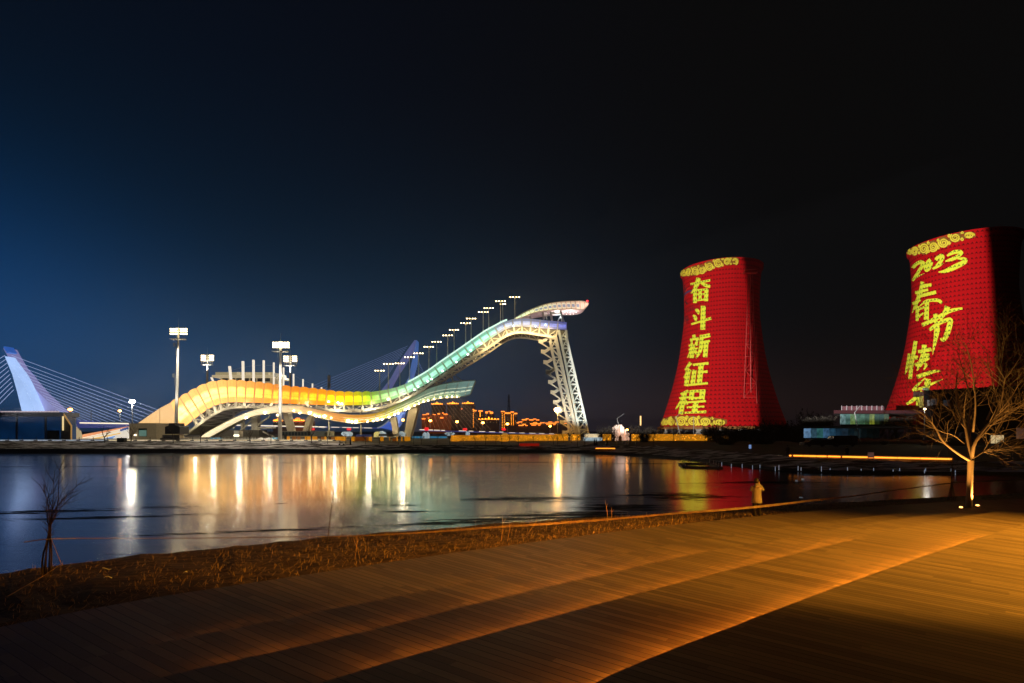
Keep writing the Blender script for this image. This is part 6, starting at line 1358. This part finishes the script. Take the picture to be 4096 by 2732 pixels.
for k, (reg, x, y1, y0, Y) in enumerate(TR):
    p = RV(reg, x, y1, Y); hgt = RV(reg, x, y0, Y).z - p.z; s_ = k % 6
    if tree_o[s_] is None: o = tree_o[s_] = protos[s_].build('bare_tree', far_bark)
    else: o = tree_o[s_].copy(); COL.objects.link(o)
    o.location = p; zh = max(v.co.z for v in o.data.vertices); w_ = hgt / zh; o.scale = (min(w_ * 1.0, 1.4), min(w_, 1.4), w_); o.rotation_euler.z = k * 1.7
    tag(o, 'small bare tree on the far bank ' + DESC[k], 'tree', 'small bare trees along the far bank')
# twiggy shrub masses on the dark bank
def shrub_mesh(seed, n=260):
    rg = random.Random(seed); m = MB()
    for _ in range(n):
        a, r0 = rg.uniform(0, 6.283), rg.uniform(0, .7); p = Vector((r0 * math.cos(a), r0 * math.sin(a), 0)); d_ = Vector((math.cos(a) * rg.uniform(0, .8), math.sin(a) * rg.uniform(0, .8), rg.uniform(.6, 1.3)))
        L = rg.uniform(.6, 1.1); mid_ = p + d_ * L * .55 + Vector((rg.uniform(-.1, .1), rg.uniform(-.1, .1), 0)); m.tube([p, mid_, p + d_ * L + Vector((rg.uniform(-.2, .2), rg.uniform(-.2, .2), 0))], [.016, .012, .005], 3, cap=False)
        for _ in range(5):
            q_ = mid_.lerp(p + d_ * L, rg.random()); t1 = Vector((rg.uniform(-1, 1), rg.uniform(-1, 1), rg.uniform(-.2, 1))) * rg.uniform(.08, .22); w_ = Vector((rg.uniform(-1, 1), rg.uniform(-1, 1), rg.uniform(-1, 1))) * .05; m.poly([q_ - w_, q_ + w_, q_ + t1])
    return m
shp = [shrub_mesh(70 + k).build('shrub', M['shrub']) for k in range(4)]
SHR = [('R7', 250, 420, 150, 235, 90, 'behind the glass kiosk at the leaning tower'), ('R7', 330, 420, 150, 225, 110, 'between the glass kiosk and the ice castle'), ('R7', 560, 390, 152, 215, 120, 'yellow lit, behind the ice castle'), ('R7', 690, 385, 156, 225, 130, 'low, beside the cooling tower legs'), ('R7', 650, 405, 142, 260, 130, 'dark, before the short string light fence'), ('R7', 1330, 390, 134, 215, 240, 'dark, at the end of the golden light fence'), ('R7', 1500, 395, 140, 225, 200, 'dark, before the lattice mast foot'), ('R7', 1650, 400, 140, 215, 260, 'dark, before the unlit side of the first cooling tower'), ('R7', 1790, 400, 150, 165, 200, 'tall and yellow tipped, beside the lattice mast'), ('R7', 1880, 395, 146, 190, 220, 'tall, past the lattice mast'), ('R7', 2050, 395, 140, 180, 240, 'dark, between the cooling tower and the lower hall'), ('R7', 2190, 395, 150, 60, 200, 'tall and reddish topped, behind the lower hall'), ('R7', 2330, 395, 150, 110, 180, 'dark, beside the pavilion canopy end'), ('R7', 2120, 400, 128, 250, 220, 'low and dark before the lower hall'),
       ('R7', 1420, 420, 122, 330, 200, 'low and dark on the bank beneath the golden light fence end'), ('R7', 1760, 420, 122, 310, 260, 'low and dark on the bank past the fence'), ('S7', 1350, 575, 96, 525, 60, 'round clipped, first of two by the twin headed lamp'), ('S7', 1420, 575, 96, 530, 60, 'round clipped, second of two by the twin headed lamp'), ('S7', 960, 570, 100, 520, 70, 'small and dark before the lower hall end'), ('S7', 1700, 580, 96, 470, 260, 'dark, behind the trunk of the lit tree'), ('S7', 2230, 585, 96, 505, 220, 'dark, before the poster board'), ('S7', 1100, 400, 120, 280, 260, 'dark, below the pavilion canopy'), ('S7', 300, 395, 124, 270, 300, 'dark, before the pavilion podium')]
for k, (reg, x, y1, Y, y0, wd, lb) in enumerate(SHR):
    o = shp[k] if k < 4 else shp[k % 4].copy()
    if k >= 4: COL.objects.link(o)
    p = RV(reg, x, y1, Y); h = RV(reg, x, y0, Y).z - p.z; w_ = wd * REG[reg][2] / F * Y
    zh = max(v.co.z for v in o.data.vertices); o.location = p; o.scale = (w_ / 2.2, min(w_ / 2.2, 3.5), h / zh); o.rotation_euler.z = k * .9; tag(o, 'bare twiggy bush, ' + lb, 'bush', 'bare bushes on the far bank')
# street tree lit at the second bank
# ---- the lit tree on the deck
YT = 27.0
lt = thing('bare_tree', 'large bare spreading tree lit amber from below by two ground lamps', 'tree', tuple(RV('T', 621, 1375, YT)))
rg = random.Random(21)
tk = MB(); base_ = [RV('T', x, y, YT) for x, y in ((620, 1385), (620, 1350), (624, 1250), (629, 1150), (632, 1060))]
tk.tube(base_, [.18, .15, .13, .125, .14], 12, cap=False); 
br_ = MB(); tw = MB()
def limb(pts, r0, r1, dy, twl=2):
    r0 *= .55; r1 *= .7; n = len(pts); P = [RV('T', x, y, YT + dy * (i / (n - 1)) ** .8 + (rg.uniform(-.12, .12) if i else 0)) for i, (x, y) in enumerate(pts)]
    P = smooth(P, 1); m_ = len(P); rs = [lerp(r0, r1, (i / (m_ - 1)) ** .7) for i in range(m_)]
    br_.tube(P, rs, 8, cap=False)
    for _ in range(int(4 + 2.2 * n)):
        f = rg.uniform(.30, 1); i = min(m_ - 2, int(f * (m_ - 1))); p = P[i].lerp(P[i + 1], f * (m_ - 1) - i); dd = (P[i + 1] - P[i]).normalized(); a = rg.uniform(0, 6.283); side = dd.cross(Vector((math.cos(a), math.sin(a), .2))).normalized()
        grow(br_, p, dd * .6 + side * .75 + Vector((0, 0, .25)), rg.uniform(.7, 1.7), max(.008, rs[i] * .42), twl, rg, .5, .15, (2, 4), .2, .0035, tw)
limb([(628, 1062), (540, 1010), (440, 930), (405, 850), (350, 780), (300, 740), (250, 720)], .15, .02, -.8)
limb([(405, 850), (425, 790), (440, 700), (420, 620)], .06, .015, .6)
limb([(630, 1055), (612, 940), (595, 830), (560, 720), (540, 650), (535, 560), (545, 470)], .20, .025, .5)
limb([(638, 1055), (655, 945), (720, 850), (800, 765), (840, 660), (850, 560), (870, 480), (980, 390)], .17, .02, -1.0)
limb([(645, 1045), (700, 1010), (780, 965), (880, 905), (990, 830)], .10, .015, 1.2)
limb([(632, 1030), (626, 900), (618, 790), (640, 670), (610, 570), (575, 440), (540, 330)], .15, .015, 1.0)
limb([(655, 945), (750, 850), (830, 745), (900, 720), (985, 690)], .10, .015, -.4)
limb([(648, 870), (665, 720), (660, 600), (640, 440), (610, 320), (590, 280)], .10, .012, -1.3)
limb([(740, 790), (800, 640), (775, 530), (745, 420), (740, 330)], .09, .012, .8)
limb([(850, 540), (830, 430), (845, 330), (860, 250)], .05, .010, .4)
limb([(600, 850), (520, 760), (470, 650), (430, 560), (350, 470)], .08, .012, .9)
limb([(590, 950), (520, 890), (430, 870), (330, 800)], .06, .012, -.9)
limb([(700, 870), (780, 890), (880, 850), (980, 850)], .06, .012, .5)
limb([(820, 740), (900, 640), (960, 540), (1010, 480)], .06, .012, -1.0)
tkb = mat('lit_tree_bark', (.27, .20, .13), .9, scale=14, var=.35, bump=.7)
tk.build('trunk', tkb, lt, smooth=True); br_.build('branches', tkb, lt, smooth=True); tw.build('twigs', mat('lit_tree_twigs', (.17, .12, .075), .9), lt)
for k, (x, y, lb) in enumerate(((1857, 165, 'round amber ground lamp on the lake side of the lit tree trunk'), (1987, 150, 'round amber ground lamp on the far side of the lit tree trunk'))):
    a = (2896 + x * .5104, 1950 + y * .5104); Y = DZ(a[1], 1.26); p = V(a[0], a[1], Y); p.z = 1.2
    rt_ = thing('ground_lamp', lb, 'ground lamp', tuple(p), 'pair of ground lamps at the lit tree'); m = MB(); m.tube([p, p + Vector((0, 0, .10))], .11, 10); m.build('housing', M['dark'], rt_)
    m = MB(); m.ball(p + Vector((0, 0, .13)), .075, 10, 6, .6); m.build('lens', glowm('ground_lamp_lens', (255, 175, 85), 6), rt_)
    lamp('ground_light', 'SPOT', p + Vector((0, 0, .3)), 1700 if k == 0 else 1400, (1, .46, .09), .06, RV('T', 632 + (150 if k else -150), 640, YT - .5), 128, 1.0)
# saplings and dry stems by the near water
def sapling(label, xb, yb, Yb, stems, seed, name='sapling'):
    rg = random.Random(seed); p0 = V(xb, yb, Yb); m = MB()
    for pts, r in stems:
        P = [V(x, y, Yb + rg.uniform(-.1, .1)) for x, y in pts]; P = smooth(P, 1); m.tube(P, [lerp(r, .004, i / (len(P) - 1)) for i in range(len(P))], 5, cap=False)
        for _ in range(len(pts) * 3):
            f = rg.uniform(.3, 1); i = min(len(P) - 2, int(f * (len(P) - 1))); dd = (P[i + 1] - P[i]).normalized(); a = rg.uniform(0, 6.283); sd = dd.cross(Vector((math.cos(a), math.sin(a), .2))).normalized()
            grow(m, P[i].lerp(P[i + 1], rg.random()), dd + sd * .6, rg.uniform(.2, .55), r * .3, 1, rg, .4, .3, (1, 3), .12, .0025)
    o = m.build(name, M['twig'], loc=tuple(p0)); tag(o, label, 'sapling'); return o
R0 = lambda pts: [(x * .42535, 1850 + y * .42535) for x, y in pts]
sapling('bare multi stemmed sapling tied with the warning tape at the water', 185, 2300, 16.6, [(R0(p), r) for p, r in (([(400, 1060), (395, 900), (450, 710), (480, 520), (500, 350), (500, 170)], .034), ([(430, 1060), (430, 850), (460, 690), (470, 500), (440, 330), (370, 200)], .03), ([(480, 1060), (485, 800), (470, 660), (490, 480), (560, 380), (690, 250), (770, 180)], .03), ([(410, 1060), (440, 800), (470, 600), (545, 420), (550, 200), (560, 60)], .026), ([(460, 1040), (470, 700), (430, 400), (460, 290)], .024), ([(490, 560), (560, 430), (690, 310)], .02))], 3)
sapling('slender leaning sapling with feathery twigs in front of the lake', 1310, 2180, 21.5, [([(1306, 2215), (1312, 2150), (1322, 2060), (1332, 1990), (1340, 1920), (1348, 1865)], .032)], 5)
sapling('short dry stem beside the slender sapling', 1365, 2150, 22, [([(1363, 2150), (1367, 2110), (1372, 2064)], .02)], 6, 'dry_reed')
sapling('bundle of bare stems that holds the tape by the lit tree', 3800, 2003, 33, [([(3790 + 8 * k, 2003), (3806 + k, 1930), (3812 - 3 * k, 1880 + 6 * k), (3820 + 14 * (k - 2), 1800 + 12 * k)], .03) for k in range(5)], 8)
for k, (x0, y0, x1, y1, lb) in enumerate(((2430, 2090, 2420, 2000, 'tall dry reed on the bank under the middle of the tape'), (2442, 2090, 2446, 2030, 'shorter dry reed leaning beside the tall one'), (2005, 2165, 2010, 2060, 'tall dry reed where the bank narrows'), (2030, 2165, 2038, 2080, 'dry reed next to the one where the bank narrows'), (1418, 2240, 1428, 2130, 'bent dry reed below the short stem'), (1440, 2240, 1412, 2150, 'dry reed crossing the bent one'), (2730, 2092, 2722, 2062, 'short reed close to the photographer'), (2115, 2130, 2148, 2072, 'slanting reed before the lamp reflection'))):
    Y = interp([(1400, 17.0), (2000, 19.2), (2430, 22), (2730, 23.5)], x0); a, b_ = V(x0, y0, Y), V(x1, y1, Y); m = MB(); m.tube([a, a.lerp(b_, .5) + Vector((.04, 0, 0)), b_], [.010, .008, .004], 4); m.tube([a.lerp(b_, .6), a.lerp(b_, .8) + Vector((.12, .05, .05))], .004, 3); tag(m.build('dry_reed', bpy.data.materials['dry_straw'], loc=tuple(a)), lb, 'reed')
# warning tape
tp = [(95, 2169, 15.6), (190, 2152, 16.6), (500, 2150, 18.0), (900, 2149, 19.3), (1240, 2147, 20.2), (1600, 2134, 20.8), (2048, 2104, 21.2), (2600, 2062, 22), (3006, 2028, 23), (3400, 1985, 27), (3812, 1928, 33), (3960, 1922, 34), (4096, 1916, 35), (4300, 1925, 36)]
P = smooth([V(*a) for a in tp], 2); P = resample(P, 260)
tapem = bpy.data.materials.new('warning_tape'); tapem.use_nodes = True; t = NT(tapem.node_tree); b = t.n['Principled BSDF']
u, v, _ = t.uv(); stripe = t.m('GREATER_THAN', t.m('FRACT', t.m('MULTIPLY', u, 1.0)), .5)
t.put(b.inputs['Base Color'], t.mix(stripe, (.15, .11, .075, 1), (.12, .078, .075, 1))); b.inputs['Roughness'].default_value = .4
m = MB(); lp = []
for i, p in enumerate(P):
    tw_ = .35 * math.sin(i * .11) + .2 * math.sin(i * .043); h = interp([(-9, .016), (-3, .035), (2, .05), (12, .05), (22, .03)], p.x); sag = Vector((0, 0, -.10 * abs(math.sin(i * .09)) * .3)); up_ = Vector((0, math.sin(tw_) * h, math.cos(tw_) * h)); lp.append([p - up_ + sag, p + sag, p + up_ + sag])
m.loft(lp, closed=False, uvs=lambda i, j: (i * .35, j / 2)); tag(m.build('warning_tape', tapem, loc=tuple(P[130])), 'pale striped warning tape strung along the near water edge past the photographer', 'tape')
m = MB(); m.tube([V(30, 2385, 13.2), V(180, 2300, 15.4), V(245, 2255, 16.4), V(205, 2155, 16.6)], .012, 4); tag(m.build('tie_rope', bpy.data.materials['dry_straw'], loc=tuple(V(180, 2300, 15.4))), 'loose straw coloured rope trailing from the tied sapling', 'rope')

# ================================================================ people
def skin_body(name, joints, bones, material, parent, root=0, sub=1):
    me = bpy.data.meshes.new(name); L = Vector(parent.location)
    me.from_pydata([Vector(j[0]) for j in joints], bones, []); me.materials.append(material)
    o = bpy.data.objects.new(name, me); COL.objects.link(o); o.parent = parent
    sk = o.modifiers.new('skin', 'SKIN'); sv = me.skin_vertices[0].data
    for i, j in enumerate(joints): sv[i].radius = (j[1], j[2] if len(j) > 2 else j[1])
    for s_ in sv: s_.use_root = False
    sv[root].use_root = True; sk.use_smooth_shade = True
    s2_ = o.modifiers.new('sub', 'SUBSURF'); s2_.levels = s2_.render_levels = sub
    return o
SKIN = mat('skin', (.42, .27, .2), .6); TROUS = mat('dark_trousers', (.018, .017, .018), .85); HAIRM = mat('black_hair', (.008, .007, .007), .6); COAT = mat('white_coat', (.22, .21, .21), .85, bump=.2, scale=9)
def person(label, p, s=1.0, ph=True, coat=None, stride=.0, turn=0.0):
    root = thing('person', label, 'person', tuple(p)); root.rotation_euler.z = turn
    A_ = lambda x, y, z: Vector((x, y, z)) * s
    J = []; Bn = []
    def j(x, y, z, r, r2=None): J.append((A_(x, y, z), r * s, (r2 or r) * s)); return len(J) - 1
    pel = j(0, 0, .92, .13, .10); bel = j(0, .0, 1.08, .12, .09); che = j(0, -.01, 1.28, .15, .10); nk0 = j(0, .0, 1.43, .07, .06); nk = j(0, .02, 1.50, .05, .05); hd = j(0, .04, 1.60, .085, .095); hd2 = j(0, .045, 1.69, .075, .085)
    Bn += [(pel, bel), (bel, che), (che, nk0), (nk0, nk), (nk, hd), (hd, hd2)]
    for sd in (-1, 1):
        hp = j(.09 * sd, 0, .88, .085); kn = j(.11 * sd, .02 + stride * sd, .48, .058); an = j(.12 * sd, -.01 + stride * 1.6 * sd, .09, .04); ft = j(.13 * sd, .13 + stride * 1.6 * sd, .04, .04, .03); Bn += [(pel, hp), (hp, kn), (kn, an), (an, ft)]
        shd = j(.17 * sd, 0, 1.38, .062); Bn.append((che, shd))
        if ph: elb = j(.33 * sd if sd > 0 else -.27, .06, 1.17, .045); wr = j(.235 if sd > 0 else .10, .25, 1.47, .03); hn = j(.23 if sd > 0 else .14, .27, 1.54, .034, .018)
        else: elb = j(.23 * sd, -.02, 1.10, .045); wr = j(.25 * sd, .06, .86, .03); hn = j(.25 * sd, .08, .79, .034, .018)
        Bn += [(shd, elb), (elb, wr), (wr, hn)]
        dirn = Vector((0, .01, 1)) if ph else Vector((0, .15, -1)); dirn.normalize(); base_ = J[hn][0] / s
        for f in range(4):
            fx = (-.024 + .016 * f); e = base_ + Vector((fx, .01, 0)) + dirn * .03; l = (.06, .07, .068, .052)[f]; a = j(*(e), .009); b_ = j(*(e + dirn * l * .6 + Vector((0, .006, 0))), .008); c_ = j(*(e + dirn * l + Vector((0, .03, 0))), .007); Bn += [(hn, a), (a, b_), (b_, c_)]
        a = j(*(base_ + Vector((.035 * (-sd), .015, .0))), .010); b_ = j(*(base_ + Vector((.05 * (-sd), .03, 0)) + dirn * .04), .008); Bn += [(hn, a), (a, b_)]
    skin_body('body', J, Bn, SKIN, root, pel)
    Lr = Vector(p)
    def el_(z, rx, ry, cx=0, cy=0, n=16): return [Lr + A_(cx + rx * math.cos(k * 6.2832 / n), cy + ry * math.sin(k * 6.2832 / n), z) for k in range(n)]
    m = MB()
    for sd in (-1, 1):
        m.loft([el_(.06, .075, .085, .12 * sd, .0 + stride * 1.6 * sd), el_(.45, .085, .09, .11 * sd, .02 + stride * sd), el_(.86, .105, .115, .085 * sd, 0), el_(.96, .10, .11, .07 * sd, 0)])
    m.build('trousers', TROUS, root, smooth=True)
    m = MB()
    for sd in (-1, 1): m.loft([el_(.0, .05, .14, .125 * sd, .05 + stride * 1.6 * sd), el_(.05, .052, .14, .125 * sd, .05 + stride * 1.6 * sd), el_(.10, .045, .07, .12 * sd, .0 + stride * 1.6 * sd)])
    m.build('shoes', M['black'], root)
    m = MB(); cm_ = coat or COAT
    m.loft([el_(.60, .235, .185), el_(.615, .245, .195), el_(.80, .225, .18), el_(1.0, .205, .16), el_(1.15, .205, .155), el_(1.30, .22, .15), el_(1.39, .18, .125), el_(1.45, .11, .10), el_(1.50, .09, .09)])
    for sd in (-1, 1):
        if ph: ks_ = [(.17 * sd, 0, 1.37), (.34 * sd if sd > 0 else -.27, .05, 1.16), (.235 if sd > 0 else .10, .24, 1.44)]
        else: ks_ = [(.18 * sd, 0, 1.37), (.24 * sd, -.02, 1.10), (.25 * sd, .06, .86)]
        P_ = [Lr + A_(*k_) for k_ in ks_]; P_ = smooth(P_, 2); m.tube(P_, [lerp(.10, .06, i / (len(P_) - 1)) * s for i in range(len(P_))], 10)
    if ph:   # hood lying on the shoulders
        m.loft([el_(1.34, .15, .06, 0, -.15), el_(1.40, .17, .09, 0, -.12), el_(1.48, .14, .10, 0, -.08), el_(1.53, .10, .08, 0, -.03)])
    m.build('coat', cm_, root, smooth=True)
    m = MB(); m.loft([el_(1.55, .09, .09, 0, .02), el_(1.62, .108, .115, 0, .025), el_(1.70, .10, .112, 0, .035), el_(1.76, .065, .075, 0, .04), el_(1.785, .02, .02, 0, .04)]); m.build('hair', HAIRM, root, smooth=True)
    f = MB()
    for sx in (-.03, .03): f.ball(Lr + A_(sx, .125, 1.635), .011 * s, 6, 4)
    f.build('eyes', M['black'], root); f = MB(); f.hexa([Lr + A_(*v) for v in ((-.012, .12, 1.60), (.012, .12, 1.60), (.014, .12, 1.585), (-.014, .12, 1.585))], [Lr + A_(*v) for v in ((-.006, .15, 1.60), (.006, .15, 1.60), (.009, .148, 1.588), (-.009, .148, 1.588))]); f.build('nose', SKIN, root)
    return root
pp = V(3027, 2073, 24.3); pp.z = 1.2
person('person in a long white hooded coat photographing the lake with a raised phone', pp, 1.0)
ph_ = thing('phone', 'phone with a bright screen held up by the person in the white coat', 'phone', tuple(pp + Vector((.19, .30, 1.62))))
m = MB(); m.box(pp + Vector((.19, .305, 1.63)), (.075, .009, .155)); m.build('case', M['black'], ph_); m = MB(); m.box(pp + Vector((.19, .299, 1.63)), (.068, .002, .145)); m.build('screen', glowm('phone_screen', (255, 215, 200), 2.4), ph_)
DK = mat('dark_coat', (.012, .011, .012), .9)
a = q('S7', [(592, 700)])[0]; w_ = V(a[0], a[1], 77.2); person('standing person in dark clothes silhouetted at the amber light wall', w_, 1.05, False, DK)
a = q('C3', [(1160, 212)])[0]; w_ = V(a[0], a[1], 79.5); person('dark figure standing at the near end of the amber light wall', w_, 1.0, False, DK)
a = q('S4', [(1093, 652)])[0]; w_ = V(a[0], a[1], 131.3); w_.z = 1.7; person('person in a blue grey coat pushing a pram across the plaza', w_, 1.05, False, mat('blue_coat', (.06, .08, .14), .9), .08, -1.4)
sp = thing('pram', 'white and dark pram pushed across the plaza edge', 'pram', tuple(w_ + Vector((-2.3, 0, 0))))
b0 = w_ + Vector((-2.3, 0, 0)); m = MB(); m.prism([b0 + Vector(v) for v in ((-.5, -.25, .5), (.35, -.25, .5), (.45, -.25, .85), (.1, -.25, .75), (-.45, -.25, 1.1), (-.65, -.25, .8))], (0, .5, 0)); m.build('seat', mat('pram_cloth', (.4, .4, .4), .8), sp)
m = MB(); m.bar(b0 + Vector((-.4, 0, .5)), b0 + Vector((1.0, 0, 1.0)), .05); m.bar(b0 + Vector((-.55, 0, .15)), b0 + Vector((.5, 0, .6)), .05); m.bar(b0 + Vector((.5, 0, .15)), b0 + Vector((-.3, 0, .6)), .05); m.build('frame', M['grey'], sp)
for dx in (-.55, .5):
    for dy in (-.25, .25): m = MB(); m.tube([b0 + Vector((dx, dy, .15)), b0 + Vector((dx, dy + .05, .15))], .15, 10); m.build('wheel', M['black'], sp)
for k, x in enumerate((1468, 1500, 1690)):
    a = q('S2', [(x, 1500)])[0]; w_ = V(a[0], a[1], 126); w_.z = interp([(124, 1.66), (131, 1.7)], 126); person(('dark figure walking on the lawn, first of a pair past the tower foot', 'dark figure walking on the lawn, second of a pair past the tower foot', 'dark figure walking alone past the glass kiosk')[k], w_, 1.0, False, DK, .07, 1.2)
# litter on the near bank and deck: a scrap or two of shiny film
flm = mat('shiny_film', (.6, .62, .66), .25, .2); rg = random.Random(9)
for k, (x, y, lb) in enumerate(((300, 2385, 'curl of shiny film in the straw near the deck corner'), (340, 2420, 'crumpled shiny film scrap beside the curl'), (395, 2425, 'small shiny scrap at the deck edge'), (415, 2285, 'thin shiny strip in the dark straw'), (420, 2320, 'second thin shiny strip lower in the straw'), (730, 2300, 'shiny strip in the straw below the lake edge'))):
    a = (x, y); Y = DZ(y, .8); p = V(x, y, Y); m = MB(); pts = [p + Vector((math.cos(i * .6 + k) * .07 * (1 + i * .15), i * .03, .05 + .04 * math.sin(i * 1.1))) for i in range(6)]; m.loft([[v, v + Vector((.0, .012, .02))] for v in pts], closed=False); tag(m.build('film_scrap', flm, loc=tuple(p)), lb, 'litter')

# ================================================================ night haze round the whole place
hz = bpy.data.materials.new('night_haze'); hz.use_nodes = True; t = NT(hz.node_tree); t.n.clear()
pvn = t.add('ShaderNodeVolumePrincipled'); pvn.inputs['Color'].default_value = (.80, .86, 1, 1); pvn.inputs['Density'].default_value = .00016; pvn.inputs['Anisotropy'].default_value = .75
t.l.new(pvn.outputs[0], t.add('ShaderNodeOutputMaterial').inputs['Volume'])
m = MB(); m.box((0, 3000, 60), (15000, 6400, 123)); hzo = m.build('haze', hz); tag(hzo, kind='stuff')
